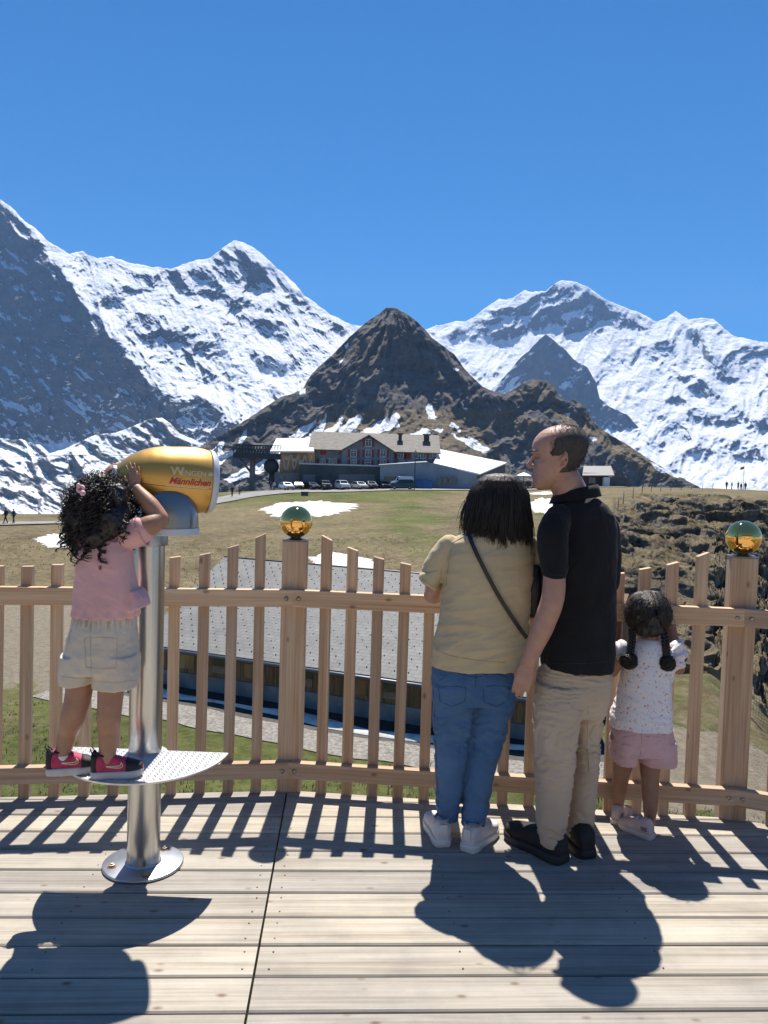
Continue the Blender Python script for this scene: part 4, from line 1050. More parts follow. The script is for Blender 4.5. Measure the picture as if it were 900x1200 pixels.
def quad_uv(name, p, material, parent, th=0.0, flip=False):
    """planar quad p0..p3 (p0->p1 along the eave) with metric uv and optional thickness"""
    p = [Vector(q) for q in p]; u = (p[1] - p[0]).normalized(); n_ = u.cross(p[3] - p[0]).normalized(); v = n_.cross(u)
    if n_.z < 0: n_ = -n_
    me_ = bpy.data.meshes.new(name); lo = [q - n_ * th for q in p]
    fs = [(0, 1, 2, 3)] + ([(7, 6, 5, 4), (0, 4, 5, 1), (1, 5, 6, 2), (2, 6, 7, 3), (3, 7, 4, 0)] if th else [])
    me_.from_pydata(p + (lo if th else []), [], fs)
    bmq = bmesh.new(); bmq.from_mesh(me_); bmesh.ops.recalc_face_normals(bmq, faces=bmq.faces) if th else None
    uvl = bmq.loops.layers.uv.new('UVMap')
    for f in bmq.faces:
        for l in f.loops:
            d = l.vert.co - p[0]; l[uvl].uv = (d.dot(u), d.dot(v))
    bmq.to_mesh(me_); bmq.free(); me_.update()
    o = link_mesh(name, me_, material); 
    if parent is not None: o.parent = parent; o.location = -world_loc(parent)
    return o
ZE, ZR = -5.30, -2.90
EL, ER_ = atZ(160, 753.5, ZE), atZ(708, 829.5, ZE)
RL, RR_ = atZ(263, 652.5, ZR), atZ(560, 678, ZR)
RR_ = RL + (RR_ - RL) * ((ER_ - EL).length / (RR_ - RL).length * 1.02)
bdir = (ER_ - EL).normalized(); bn = V(-bdir.y, bdir.x, 0)
BARN_ROOF = shingle_mat('grey_fibre_cement_shingle', (0.122, 0.124, 0.122), (0.102, 0.104, 0.104), (0.062, 0.065, 0.067), 0.40, 0.26, 0.7)
DARKW = wood_mat('dark_board_wall', (0.08, 0.048, 0.024), (0.20, 0.12, 0.058), (0.34, 0.21, 0.10), 'Z', 0.5, 0.85, False, 0.004)
CONC = mat('grey_concrete', (0.20, 0.195, 0.185), 0.9, var=0.25, scale=1.5, bump=0.004, bscale=20)
METAL_D = mat('dark_sheet_metal', (0.10, 0.105, 0.115), 0.45, 0.6)
barn = empty('lodge_building', (EL + ER_) / 2); barn.location.z = -7.2
tag(barn, 'low wooden lodge with a wide grey shingle roof seen through the fence', 'building')
rf = quad_uv('roof', [EL, ER_, RR_, RL], BARN_ROOF, barn, 0.12)
back = [RL + V(0, 0, -0.004), RR_ + V(0, 0, -0.004), RR_ + bn * 4 + V(0, 0, -1.1), RL + bn * 4 + V(0, 0, -1.1)]
quad_uv('roof', back, BARN_ROOF, barn, 0.12)
# gutter, ridge cap and rows of snow guards
MB().tube([EL - bn * 0.07 + V(0, 0, -0.1), ER_ - bn * 0.07 + V(0, 0, -0.1)], 0.075, 10).build('gutter', METAL_D, rf)
MB().tube([RL + V(0, 0, .02), RR_ + V(0, 0, .02)], 0.06, 8, flat=0.5).build('ridge_cap', METAL_D, rf)
sg = MB(); Lb = (ER_ - EL).length; nrows = 20
for r_ in range(1, nrows):
    f = r_ / nrows; a = EL.lerp(RL, f); b_ = ER_.lerp(RR_, f); nn = int((b_ - a).length / 0.52)
    for i in range(nn):
        q = a.lerp(b_, (i + (0.5 if r_ % 2 else 0) + 0.25) / nn); sg.box((q.x, q.y, q.z + 0.03), (0.026, 0.05, 0.045), rz=math.atan2(bdir.y, bdir.x))
sgo = sg.build('snow_guard', mat('dark_snow_guard', (0.085, 0.085, 0.088), 0.6, 0.5), rf); sgo['kind'] = 'stuff'
# walls under the eave, set back
wl, wr = EL + bn * 0.75 + bdir * 0.5, ER_ + bn * 0.75 - bdir * 0.5
def wallbox(name, a, b_, z0, z1, th, material, parent):
    nrm = V(-(b_ - a).y, (b_ - a).x, 0).normalized()
    P8 = [V(a.x, a.y, z0), V(b_.x, b_.y, z0), V(b_.x, b_.y, z0) + nrm * th, V(a.x, a.y, z0) + nrm * th]
    return MB().hexa(P8 + [q + V(0, 0, z1 - z0) for q in P8]).build(name, material, parent)
w1 = wallbox('wall', wl, wr, -6.42, -5.35, 0.3, DARKW, barn)
wallbox('foundation', wl - bn * 0.06, wr - bn * 0.06, -7.6, -6.424, 0.5, CONC, barn)
bl, br_ = wl + bn * 13.5, wr + bn * 13.5
wallbox('wall', bl, br_, -8, -5.4, 0.3, DARKW, barn)
for a, b_ in ((wl + bn * .31, bl - bn * .01), (wr + bn * .31, br_ - bn * .01)):
    rr = RL if a is not wr and (a - wl).length < 2 else RR_
    P_ = [V(a.x, a.y, -8), V(b_.x, b_.y, -8), V(b_.x, b_.y, -5.5), V(a.x + (b_.x - a.x) * .76, a.y + (b_.y - a.y) * .76, -3.2), V(a.x, a.y, -5.35)]
    P2 = [q + (bdir * (0.25 if rr is RL else -0.25)) for q in P_]
    MB().add(P_ + P2, [(0, 1, 2, 3, 4), (9, 8, 7, 6, 5)] + [(i, i + 5, (i + 1) % 5 + 5, (i + 1) % 5) for i in range(5)]).build('gable_wall', DARKW, barn)
WOODL = mat('golden_larch_shutter', (0.30, 0.17, 0.06), 0.7, var=0.4, scale=3, stretch=(1, 1, .2))
GLASS_D = mat('dark_window_glass', (0.02, 0.025, 0.03), 0.06, spec=0.8)
for i, s in enumerate((0.9, 2.6, 4.1, 6.2, 8.4, 9.9, 12.0)):
    p = wl + bdir * s; q = p + bdir * 0.85
    w_ = wallbox('window', p - bn * 0.03, q - bn * 0.03, -6.25, -5.62, 0.028, WOODL if i % 2 == 0 else GLASS_D, w1)
# gravel strip and snow against the wall
def drape(name, pts_lo, pts_hi, material, dz, nsub=10, parent=None, kind='structure', jag=0.0, thick=0.0):
    """strip between two ground lines (lists of (x, y)) laid on the terrain"""
    A = np.array(pts_lo, float); B = np.array(pts_hi, float); n_ = len(A)
    t = np.linspace(0, 1, nsub)[:, None, None]
    XY = A[None] * (1 - t) + B[None] * t
    XY = XY + jag * np.stack([fbm(XY[..., 0] / 2, XY[..., 1] / 2, 5, 4), fbm(XY[..., 0] / 2, XY[..., 1] / 2, 9, 4)], -1)
    Z = ground_z(XY[..., 0], XY[..., 1]) + dz
    if thick: 
        tt = np.minimum(t[..., 0], 1 - t[..., 0]) * 2; Z = Z + thick * np.sqrt(np.clip(tt, 0, 1))
    o = link_mesh(name, grid_mesh(name, np.concatenate([XY, Z[..., None]], -1)[::-1]), material)
    return tag(o, None, None, None, kind) if kind else o
def line(a, b_, n_=60, wob=0.0, seed=0):
    t = np.linspace(0, 1, n_); x = a.x + (b_.x - a.x) * t; y = a.y + (b_.y - a.y) * t
    nx, ny = -(b_ - a).y, (b_ - a).x; l = math.hypot(nx, ny); w = wob * fbm(t * 6, seed, 0, 4)
    return list(zip(x + nx / l * w, y + ny / l * w))
GRAV = mat('pale_gravel', (0.21, 0.195, 0.17), 0.95, var=0.35, scale=9, bump=0.03, bscale=30)
SNOW = mat('old_snow', (0.45, 0.42, 0.38), 0.8, scale=1.3, bump=0.06, bscale=3, col2=(0.68, 0.67, 0.65), detail=9)
DARKE = mat('dark_earth', (0.035, 0.032, 0.03), 0.8, var=0.4, scale=3)  # very dark ground along the foot of the lodge wall
g0 = wl - bdir * 3; g1 = wr + bdir * 1.0
drape('earth_strip', line(g0 - bn * 2.1, g1 - bn * 2.1, 80, .3, 1), line(g0 - bn * 0.02, g1 - bn * 0.02, 80), DARKE, 0.02)
drape('gravel_path', line(g0 - bn * 3.7, g1 - bn * 3.7, 80, .5, 2), line(g0 - bn * 2.0, g1 - bn * 2.0, 80, .35, 3), GRAV, 0.03)

# ================================================================== snow patches
def snow_blob(label, pts, dz=0.10, seed=0, group=None):
    """patch outlined by ground points, domed and ragged"""
    A = np.array([(p.x, p.y) for p in pts]); n_ = len(A)
    t = np.linspace(0, n_, n_ * 40, endpoint=False); i = t.astype(int) % n_; f = (t - t.astype(int))[:, None]
    f = f * f * (3 - 2 * f)
    E = A[i] * (1 - f) + A[(i + 1) % n_] * f; c = E.mean(0)
    rr = np.linspace(0, 1, 16)[:, None, None]
    sz = np.abs(E - c).mean()
    wob = 1 + 0.5 * fbm(E[:, 0] / sz * 2.6, E[:, 1] / sz * 2.6, seed, 7, .62)[None, :, None]
    XY = c + (E[None] - c) * rr * wob
    Z = ground_z(XY[..., 0], XY[..., 1]) + dz * (1 - rr[..., 0]**4) - 0.05 + 0.06 * fbm(XY[..., 0] / 2, XY[..., 1] / 2, 3, 4)
    P_ = np.concatenate([XY, Z[..., None]], -1)
    og = V(c[0], c[1], gz(*c)); P_ = P_ - np.array(og)
    o = link_mesh('snow_patch', grid_mesh('snow_patch', P_[::-1], wrap=True), SNOW); o.location = og
    return tag(o, label, 'snow patch', group)
def gpx(px, py, lo=20, hi=260):
    """where the sight line through (px, py) meets the terrain"""
    D = np.exp(np.linspace(math.log(lo), math.log(hi), 900)); d = ray(px, py)
    x = d[0] / d[1] * D; z = CAMH + d[2] / d[1] * D
    below = z < ground_base(x, D)
    k = int(np.argmax(below)) if below.any() else len(D) - 1
    return V(x[k], D[k], ground_base(x[k:k+1], D[k:k+1])[0])
snow_blob('wide old snow patch on the meadow below the hotel', [gpx(*q) for q in ((303, 597), (330, 589), (362, 586), (395, 588), (420, 592), (408, 600), (378, 605), (345, 606), (318, 604))], 0.35, 1)
snow_blob('white snow patch behind the man near the hut', [gpx(*q) for q in ((618, 590), (632, 583), (650, 584), (652, 596), (640, 604), (626, 600))], 0.3, 2)
snow_blob('small snow patch on the dry meadow behind the curly haired girl', [gpx(*q) for q in ((38, 632), (62, 625), (95, 626), (104, 636), (80, 642), (55, 640))], 0.22, 3)
snow_blob('snow patch above the lodge roof beside the middle post', [gpx(*q) for q in ((362, 655), (380, 647), (410, 650), (438, 657), (446, 668), (400, 670), (370, 664))], 0.25, 4)
snow_blob('thin snow streak on the right meadow by the hut', [gpx(*q) for q in ((612, 578), (640, 576), (662, 577), (640, 580))], 0.2, 6)
a0, a1 = wl - bdir * 1.4 - bn * 1.0, wr - bdir * 0.5 - bn * 1.1
st = [a0.lerp(a1, f) + bn * (0.35 * math.sin(f * 17) + 0.1) for f in np.linspace(0, 1, 12)]
en = [a0.lerp(a1, f) - bn * (0.45 + 0.3 * math.sin(f * 11 + 1)) for f in np.linspace(1, 0, 12)]
o = drape('snow_patch', [(p.x, p.y) for p in en[::-1]], [(p.x, p.y) for p in st], SNOW, 0.04, 8, None, None, 0.35, 0.12)
tag(o, 'long shaded strip of snow lying along the lodge wall', 'snow patch')

# ================================================================== road
ASPH = mat('pale_worn_asphalt', (0.20, 0.195, 0.185), 0.9, var=0.18, scale=0.6)
rc = [(-170, 89, 6), (-60, 89, 6), (20, 90, 6), (70, 92, 6), (130, 98, 6), (195, 111, 6), (248, 126, 6), (300, 139, 7), (350, 146, 11), (420, 149, 15), (500, 150, 14), (560, 150, 11), (620, 152, 7), (680, 160, 5), (740, 172, 4)]
cl = np.array([((px - CX) / FPX * D, D, w) for px, D, w in rc])
tt = np.linspace(0, len(cl) - 1, 260); rcx = np.interp(tt, range(len(cl)), cl[:, 0]); rcy = np.interp(tt, range(len(cl)), cl[:, 1]); rw = np.interp(tt, range(len(cl)), cl[:, 2])
k9 = np.ones(15) / 15; pad_ = lambda a: np.convolve(np.pad(a, 7, mode='edge'), k9, 'valid')
rcx, rcy, rw = pad_(rcx), pad_(rcy), pad_(rw)
tx_, ty_ = np.gradient(rcx), np.gradient(rcy); ln = np.hypot(tx_, ty_); nx_, ny_ = -ty_ / ln, tx_ / ln
drape('road', list(zip(rcx - nx_ * rw * .42, rcy - ny_ * rw * .42)), list(zip(rcx + nx_ * rw * .58, rcy + ny_ * rw * .58)), ASPH, 0.14, 8)

# ================================================================== hotel
HD = 160.0
def hz_(y, D=HD, px=432): return atY(px, y, D).z
def hx_(px, D=HD, y=545): return atY(px, y, D).x
H_GREY = mat('grey_render_wall', (0.20, 0.215, 0.225), 0.9, var=0.12, scale=0.5)
H_ROOF = shingle_mat('brown_grey_shingle', (0.20, 0.18, 0.155), (0.155, 0.14, 0.12), (0.09, 0.08, 0.07), 0.8, 0.45)
H_RED = mat('red_shutter_paint', (0.24, 0.022, 0.028), 0.6)
H_WHITE = mat('white_window_paint', (0.7, 0.7, 0.68), 0.6)
H_DARK = mat('dark_annex_cladding', (0.055, 0.065, 0.072), 0.8, var=0.2, scale=0.4)
H_WOOD = mat('orange_larch_boards', (0.36, 0.20, 0.09), 0.8, var=0.25, scale=0.8, stretch=(1, 1, 0.1))
H_BLUE = mat('pale_blue_grey_cladding', (0.26, 0.295, 0.33), 0.7, var=0.1, scale=0.4)
H_SHEET = mat('bright_white_sheet_roof', (0.82, 0.83, 0.84), 0.35)
hg = hz_(570.5)
hotel = empty('mountain_hotel', (hx_(432), HD, hg)); tag(hotel, 'grey three storey mountain hotel with red shutters and a central gable', 'hotel')
def hbox(name, px0, px1, D0, D1, z0, z1, material, parent, bev=0):
    x0, x1 = hx_(px0, D0), hx_(px1, D0)
    return MB().box(((x0 + x1) / 2, (D0 + D1) / 2, (z0 + z1) / 2), (x1 - x0, D1 - D0, z1 - z0)).build(name, material, parent)
ze = hz_(526.5); zr = hz_(507.5, 166.5)
wall_o = hbox('wall', 367.5, 511, HD, 173, hg - 0.5, ze, H_GREY, hotel)
xl, xr = hx_(360.5, HD - 0.8), hx_(516, HD - 0.8)
def sl(name, x0, x1, y0, z0, y1, z1, th, material, parent): 
    return quad_uv(name, [(x0, y0, z0), (x1, y0, z0), (x1, y1, z1), (x0, y1, z1)], material, parent, th)
roof_o = sl('roof', xl, xr, HD - 1.1, ze - 0.35, 166.5, zr, 0.25, H_ROOF, hotel)
sl('roof', xl, xr, 174.1, ze - 0.35, 166.5, zr - 0.004, 0.25, H_ROOF, hotel)
for x in (hx_(368), hx_(510.5)):                                # side gables of the long roof
    P_ = [V(x - .1, HD + .05, ze - .05), V(x - .1, 172.9, ze - .05), V(x - .1, 166.5, zr - .35)]
    MB().add(P_ + [q + V(.2, 0, 0) for q in P_], [(0, 1, 2), (5, 4, 3), (0, 3, 4, 1), (1, 4, 5, 2), (2, 5, 3, 0)]).build('gable_wall', H_GREY, hotel)
# front gable wing
GD = HD - 1.6
gx0, gx1, gxc = hx_(397.5, GD), hx_(464, GD), hx_(431.5, GD); gze, gzp = hz_(528, GD), hz_(510, GD)
P_ = [V(gx0 + .5, GD, hg - .5), V(gx1 - .5, GD, hg - .5), V(gx1 - .5, GD, gze), V(gxc, GD, gzp - .35), V(gx0 + .5, GD, gze)]
wing = MB().add(P_ + [q + V(0, 8, 0) for q in P_], [(0, 1, 2, 3, 4), (9, 8, 7, 6, 5)] + [(i, i + 5, (i + 1) % 5 + 5, (i + 1) % 5) for i in range(5)]).build('wing_wall', H_GREY, hotel)
for xe in (gx0 - .5, gx1 + .5):
    p = [(xe, GD - 1.0, gze - .55), (xe, GD + 8, gze - .55), (gxc, GD + 8, gzp + .06), (gxc, GD - 1.0, gzp + .06)]
    quad_uv('wing_roof', p if xe < gxc else p, H_ROOF, hotel, 0.22)
for px_, w in ((468, 0.7), (499, 1.1)):                           # chimneys
    x = hx_(px_, 163); MB().box((x, 163.6, hz_(512, 163)), (w, 0.9, 1.6)).box((x, 163.6, hz_(512, 163) + .85), (w + .5, 1.3, .25)).build('chimney', mat('dark_chimney_stone', (0.07, 0.065, 0.06), .9), roof_o)
def hwin(px, py, D, shut='both', w=1.15, h=1.35, parent=None):
    c = atY(px, py, D); 
    fr = MB()
    for dx, dz, sx, sz in ((0, h / 2, w + .16, .09), (0, -h / 2, w + .16, .11), (-w / 2, 0, .09, h), (w / 2, 0, .09, h), (0, 0, .06, h), (0, .2, w, .05)):
        fr.box((c.x + dx, D - 0.06, c.z + dz), (sx, 0.10, sz))
    fo = fr.build('window', H_WHITE, parent)
    MB().box((c.x, D - .02, c.z), (w, .03, h)).build('pane', GLASS_D, fo)
    if shut:
        sides = (-1, 1) if shut == 'both' else ((0,) if shut == 'shut' else ((-1,) if shut == 'left' else (1,)))
        for s in sides:
            MB().box((c.x + s * (w / 2 + .30), D - .10, c.z), ((.48 if s else w + .1), .05, h + .1)).build('shutter', H_RED, fo)
for py, pxs in ((519, (431.8,)), (531.5, (414.5, 431.5, 449)), (543, (414.5, 431, 449))):
    for px in pxs: hwin(px, py, GD, 'both', 1.2, 1.4, wing)
for px, py, s in ((379, 528.5, 'shut'), (378, 542, 'both'), (386.5, 542, None), (391.5, 542, 'right'), (469.5, 533, 'both'), (478, 533, 'shut'), (487, 533, None), (496, 533, 'right'), (504, 533, None), (470, 544, None), (482, 544, None)):
    hwin(px, py, HD, s, 1.1, 1.5, wall_o)
# low dark annex in front, with a pale coping
A0 = 155.0
az1 = hz_(546.5, A0); an_ = hbox('annex_wall', 351, 446.5, A0, GD - 0.02, hg - .6, az1, H_DARK, hotel)
hbox('coping', 350.3, 447, A0 - .25, GD - 0.03, az1 + .004, az1 + .28, mat('pale_metal_coping', (0.45, 0.47, 0.48), .5), an_)
for px in (362, 404, 418, 432):
    c = atY(px, 561, A0); MB().box((c.x, A0 - .03, c.z), (2.4, .06, 1.7)).build('garage_door', mat('grey_roller_door', (0.12, 0.13, 0.14), .6, var=.2, scale=3, stretch=(.2, 1, 6)), an_)
# pale blue garage with the shining sheet roof
garage = empty('garage_building', (hx_(505, 152), 152, hz_(576, 152))); tag(garage, 'long low pale blue garage with a blinding white metal roof', 'garage')
g_ = [(445.5, 545, 153), (501, 541.5, 153), (562, 555, 150), (562, 578, 150), (501, 577, 153), (445.5, 571.5, 153)]
T_ = [atY(*q) for q in g_]
for q in T_[3:]: q.z = gz(q.x, q.y) - 0.3
def ext(p, d): return p + V(0, d, 0)
bk = [ext(T_[0], 9), ext(T_[1], 9), ext(T_[2], 20), ext(T_[3], 20), ext(T_[4], 9), ext(T_[5], 9)]
wA = MB().hexa([T_[5], T_[4], bk[4], bk[5], T_[0], T_[1], bk[1], bk[0]]).build('wall', H_BLUE, garage)
wB = MB().hexa([T_[4] + V(.02, 0, 0), T_[3], bk[3], bk[4] + V(.02, 0, 0), T_[1] + V(.02, 0, 0), T_[2], bk[2], bk[1] + V(.02, 0, 0)]).build('wall', H_BLUE, garage)
R0, R1, R2, R3 = atY(562.5, 555.2, 149.6), atY(594, 542, 166), atY(516, 526.5, 172), atY(508, 542.5, 153)
shr = quad_uv('roof', [R3, R0, R1, R2], H_SHEET, garage, 0.25)
quad_uv('roof', [T_[0] + V(-.3, -.4, .05), T_[1] + V(0, -.4, .05), bk[1] + V(0, 0, .5), bk[0] + V(-.3, 0, .5)], mat('grey_sheet_roof', (0.28, 0.31, 0.34), .5), garage, 0.2)
MB().hexa([V(R0.x, R0.y + .3, gz(R0.x, R0.y) - .3), V(R1.x - .3, R1.y, gz(R1.x, R1.y) - .3), V(R1.x - 4, R1.y, gz(R1.x, R1.y) - .3), V(R0.x - .5, R0.y + .4, gz(R0.x, R0.y) - .3),
           R0 + V(0, .3, -.35), R1 + V(-.3, 0, -.35), R1 + V(-4, 0, -.35), R0 + V(-.5, .4, -.35)]).build('side_wall', mat('dark_side_cladding', (0.10, 0.095, 0.09), .8), garage)
# three pale skylight groups on the sheet roof
def on_roof(u, v): 
    a = R3.lerp(R0, u); b_ = R2.lerp(R1, u); return a.lerp(b_, v)
nr_ = (R0 - R3).cross(R2 - R3).normalized(); nr_ = nr_ if nr_.z > 0 else -nr_
for u in (0.40, 0.50, 0.60):
    for v in (0.36, 0.46):
        p = [on_roof(u + a, v + b_) + nr_ * 0.02 for a, b_ in ((-.042, -.035), (.042, -.035), (.042, .035), (-.042, .035))]
        MB().hexa(p + [q + nr_ * .06 for q in p]).build('skylight', mat('pale_grey_skylight', (0.42, 0.47, 0.47), .4), shr)
for px in (515, 521, 528, 531.5):
    c = atY(px, 563, 151.9); MB().box((c.x, 152.05 - (px - 501) * 0.045, c.z), (0.75, .25, 1.1)).build('window', GLASS_D, wB)
c = atY(452, 560, 152.8); MB().box((c.x + 2, 152.94, c.z), (4.6, .1, .5)).build('window', GLASS_D, wA)

# cable car station: wooden hall, white roof, platform on a pillar
stn = empty('cable_car_station', (hx_(345), 158, hz_(570, 158))); tag(stn, 'wooden cable car station with a white roof and dark lattice platform on a pillar', 'cable car station')
zw0, zw1 = hz_(554, 158, 345), hz_(528, 158, 345)
hall = hbox('wall', 328, 368.5, 158, 166, zw0, zw1, H_WOOD, stn); 
sb_ = hbox('base_wall', 322, 351, 156.5, 166, hg - .8, zw0 - .01, CONC, stn); hbox('base_wall', 351.2, 368.5, 158.2, 166, hg - .8, zw0 - .01, CONC, stn)
quad_uv('roof', [atY(316.5, 528.5, 156.6), atY(368, 528.5, 156.6), atY(366, 513.5, 168), atY(324, 513.5, 168)], mat('pale_metal_roof', (0.62, 0.64, 0.67), .5), stn, 0.3)
fr = MB()
for i, px in enumerate((333, 338, 343, 347, 351, 355, 359, 363)):
    c = atY(px, 542, 157.9); fr.box((c.x, 157.93, c.z), (.28, .1, 3.0), M=Matrix.Translation(c) @ Matrix.Rotation(R(12 if i % 2 else -10), 4, 'Y') @ Matrix.Translation(-c))
    if i % 2 == 0: fr.box((c.x + .5, 157.92, c.z + .9 - .2 * i), (.9, .06, .7))
fr.build('timber_strut', mat('pale_timber', (0.48, 0.40, 0.30), .8), hall)
PDK = mat('dark_steel_lattice', (0.045, 0.05, 0.058), .6, .4)
zt, zm, zb = hz_(521.5, 158, 300), hz_(531, 158, 300), hz_(537.5, 158, 300)
xa, xb = hx_(273, 158), hx_(329, 158)
plat = MB().box(((xa + xb) / 2, 160, (zm + zb) / 2), (xb - xa, 4.2, zm - zb)).build('platform', PDK, stn)
lt = MB()
for yy in (158.0, 162.0):
    lt.box(((xa + xb) / 2, yy, zt), (xb - xa, .12, .14)); lt.box(((xa + xb) / 2, yy, (zt + zm) / 2), (xb - xa, .08, .08))
    n_ = 16
    for i in range(n_ + 1):
        x = xa + (xb - xa) * i / n_; lt.box((x, yy, (zt + zm) / 2), (.11, .12, zt - zm))
        if i < n_: lt.tube([(x, yy, zm), (x + (xb - xa) / n_, yy, zt)], .05, 4, sm=False)
lt.build('lattice_railing', PDK, plat)
xp = hx_(296, 160); zg_ = gz(xp, 160)
MB().box((xp, 160, (zb + zg_ - 1) / 2), (1.0, 1.0, zb - zg_ + 1)).tube([(xp, 160, zb - 3.2), (xp - 2.6, 160, zb)], .25, 6).build('pillar', mat('weathered_concrete_pillar', (0.17, 0.165, 0.16), .9, var=.2, scale=.6), stn)
wx = hx_(318, 159); MB().lathe([(0.4, -.5), (1.45, -.5), (1.55, 0), (1.45, .5), (0.4, .5)], 24, M=Matrix.Translation((wx, 159, zb - 1.4)) @ Matrix.Rotation(R(90), 4, 'X')).build('cable_wheel', PDK, stn)
MB().box((wx, 160, zb - 3.4), (1.0, 1.0, 3.2)).build('wheel_stand', PDK, stn)
MB().tube([(wx, 159.6, zb - .2), (hx_(120, 156), 156, hz_(533, 156, 120)), (hx_(-200, 150), 150, hz_(540, 150, -200))], .045, 5).build('cable', PDK, stn)

# hut, low wall, parasol on the right
hut = empty('hut', (hx_(700, 175), 175, gz(hx_(700, 175), 175))); tag(hut, 'small dark hut with a pale roof on the right plateau', 'hut')
zz0 = gz(hx_(700, 175), 175); zz1 = hz_(556.5, 175, 700)
hw_ = hbox('wall', 684, 713, 175, 180, zz0 - .5, zz1 + .4, mat('dark_hut_boards', (0.06, 0.05, 0.045), .85, var=.3, scale=1), hut)
quad_uv('roof', [atY(682.5, 557, 174.0), atY(720, 557, 174.0), atY(716, 546, 178.5), atY(684, 546, 178.5)], mat('pale_hut_roof', (0.24, 0.23, 0.215), .7), hut, .2)
c = atY(710.5, 562, 174.4); MB().box((c.x, 174.5, (zz0 + c.z + .55) / 2), (1.5, 1.0, c.z + .55 - zz0)).build('tank', H_WHITE, hut, bevel=.25)
c = atY(694, 563, 174.9); MB().box((c.x, 174.96, c.z), (1.5, .1, 1.3)).build('window', GLASS_D, hw_)
w_ = hbox('low_wall', 716, 741, 178, 179, gz(hx_(728, 178), 178) - .4, hz_(559.5, 178, 728), mat('grey_stone_wall', (0.13, 0.13, 0.135), .9, var=.25, scale=.8), None); tag(w_, 'low grey stone wall beside the hut', 'wall')
c = atY(614, 555, 158); zg_ = gz(c.x, 158)
par = empty('parasol', (c.x, 158, zg_)); tag(par, 'white parasol standing open near the right edge of the hotel terrace', 'parasol')
MB().lathe([(1.55, -.45), (0.9, -.05), (0, .25), (0, .2), (0.9, -.12), (1.5, -.5)], 8, (c.x, 158, c.z), sm=False).build('canopy', H_WHITE, par)
MB().tube([(c.x, 158, zg_ - .1), (c.x, 158, c.z + .2)], .06, 6).build('pole', PDK, par)
# stone bank with clutter between parasol and garage
rk = MB(); rr_ = random.Random(5)
for i in range(60):
    px = rr_.uniform(590, 626); D = rr_.uniform(166, 176); x = hx_(px, D); s = rr_.uniform(.35, 1.0)
    rk.ball((x, D, gz(x, D) + rr_.uniform(-.2, 1.4)), (s, s * .8, s * .6), 7, 5)
o = rk.build('stone_bank', mat('brown_rubble', (0.12, 0.095, 0.075), .95, var=.5, scale=1.5)); tag(o, 'bank of rubble stones behind the white parasol', 'stone bank', None, 'stuff')

# mast, container, box on the meadow
x = hx_(486, 151); zg_ = gz(x, 149); m_ = MB().tube([(x, 149, zg_ - .3), (x, 149, hz_(527, 149, 486))], [.11, .07], 8).box((x, 149, hz_(529, 149, 486)), (.5, .12, .12)).build('mast', mat('dark_mast_steel', (0.06, .06, .06), .5, .5), origin=(x, 149, zg_)); tag(m_, 'thin dark mast standing in front of the garage', 'mast')
c0, c1 = hx_(488, 150), hx_(507, 150); zg_ = gz(c0, 150); cz = zg_ + 1.7
ct = MB().box(((c0 + c1) / 2, 150.6, zg_ + .85), (c1 - c0, 1.6, 1.7)).build('container', mat('blue_container_paint', (0.03, 0.12, 0.32), .6, var=.3, scale=.9), bevel=.06, origin=((c0 + c1) / 2, 150.6, zg_)); tag(ct, 'blue waste container against the garage wall', 'container')
for i in range(7): MB().box((c0 + (c1 - c0) * (i + .5) / 7, 149.77, zg_ + .85), (.10, .06, 1.5)).build('rib', ct.data.materials[0], ct)
for dx in (-.26, .26): MB().box(((c0 + c1) / 2 + dx * (c1 - c0), 150.6, zg_ + 1.75), ((c1 - c0) * .48, 1.6, .08)).build('lid', mat('dark_blue_lid', (0.02, .06, .16), .5), ct)
p = gpx(357, 581, 60, 160); bx = MB().box((p.x, p.y, p.z + .35), (1.15, .9, .5)).box((p.x, p.y, p.z + .66), (1.3, 1.05, .10)).box((p.x - .4, p.y, p.z + .05), (.15, .8, .3)).box((p.x + .4, p.y, p.z + .05), (.15, .8, .3)).build('utility_box', mat('dark_utility_box', (0.05, .055, .06), .6), origin=p); tag(bx, 'dark utility box alone on the meadow below the parking', 'utility box')

# ------------------------------------------------------------------ house added behind the terrace to bounce sunlight forward (seen in the gold balls)
bounce_house = empty('added_bounce_house', (1.0, -9.6, 0)); tag(bounce_house, 'pale rendered house with dark windows, added behind the terrace to bounce sunlight, mirrored in the gold balls', 'building')
CRM = mat('cream_render', (0.66, 0.60, 0.50), .9, 0, .06, .8)
MB().box((1.0, -12.6, 2.6), (17, 6, 6.4)).build('wall', CRM, bounce_house)
for x in (-5.4, -2.2, 4.2, 7.4):
    w_ = MB().box((x, -9.585, 1.7), (1.9, .05, 1.8)).build('window', GLASS_D, bounce_house)
    MB().box((x, -9.57, .72), (2.2, .16, .10)).build('sill', CRM, w_)
MB().box((1.0, -9.58, 1.05), (1.8, .06, 2.1)).build('door', DARKW, bounce_house)
P_ = [V(-8.3, -8.6, 5.6), V(10.3, -8.6, 5.6), V(10.3, -12.6, 7.6), V(-8.3, -12.6, 7.6)]
quad_uv('roof', P_, METAL_D, bounce_house, .2); quad_uv('roof', [P_[0] + V(0, -8, 0), P_[1] + V(0, -8, 0), P_[2] + V(0, 0, -.004), P_[3] + V(0, 0, -.004)], METAL_D, bounce_house, .2)
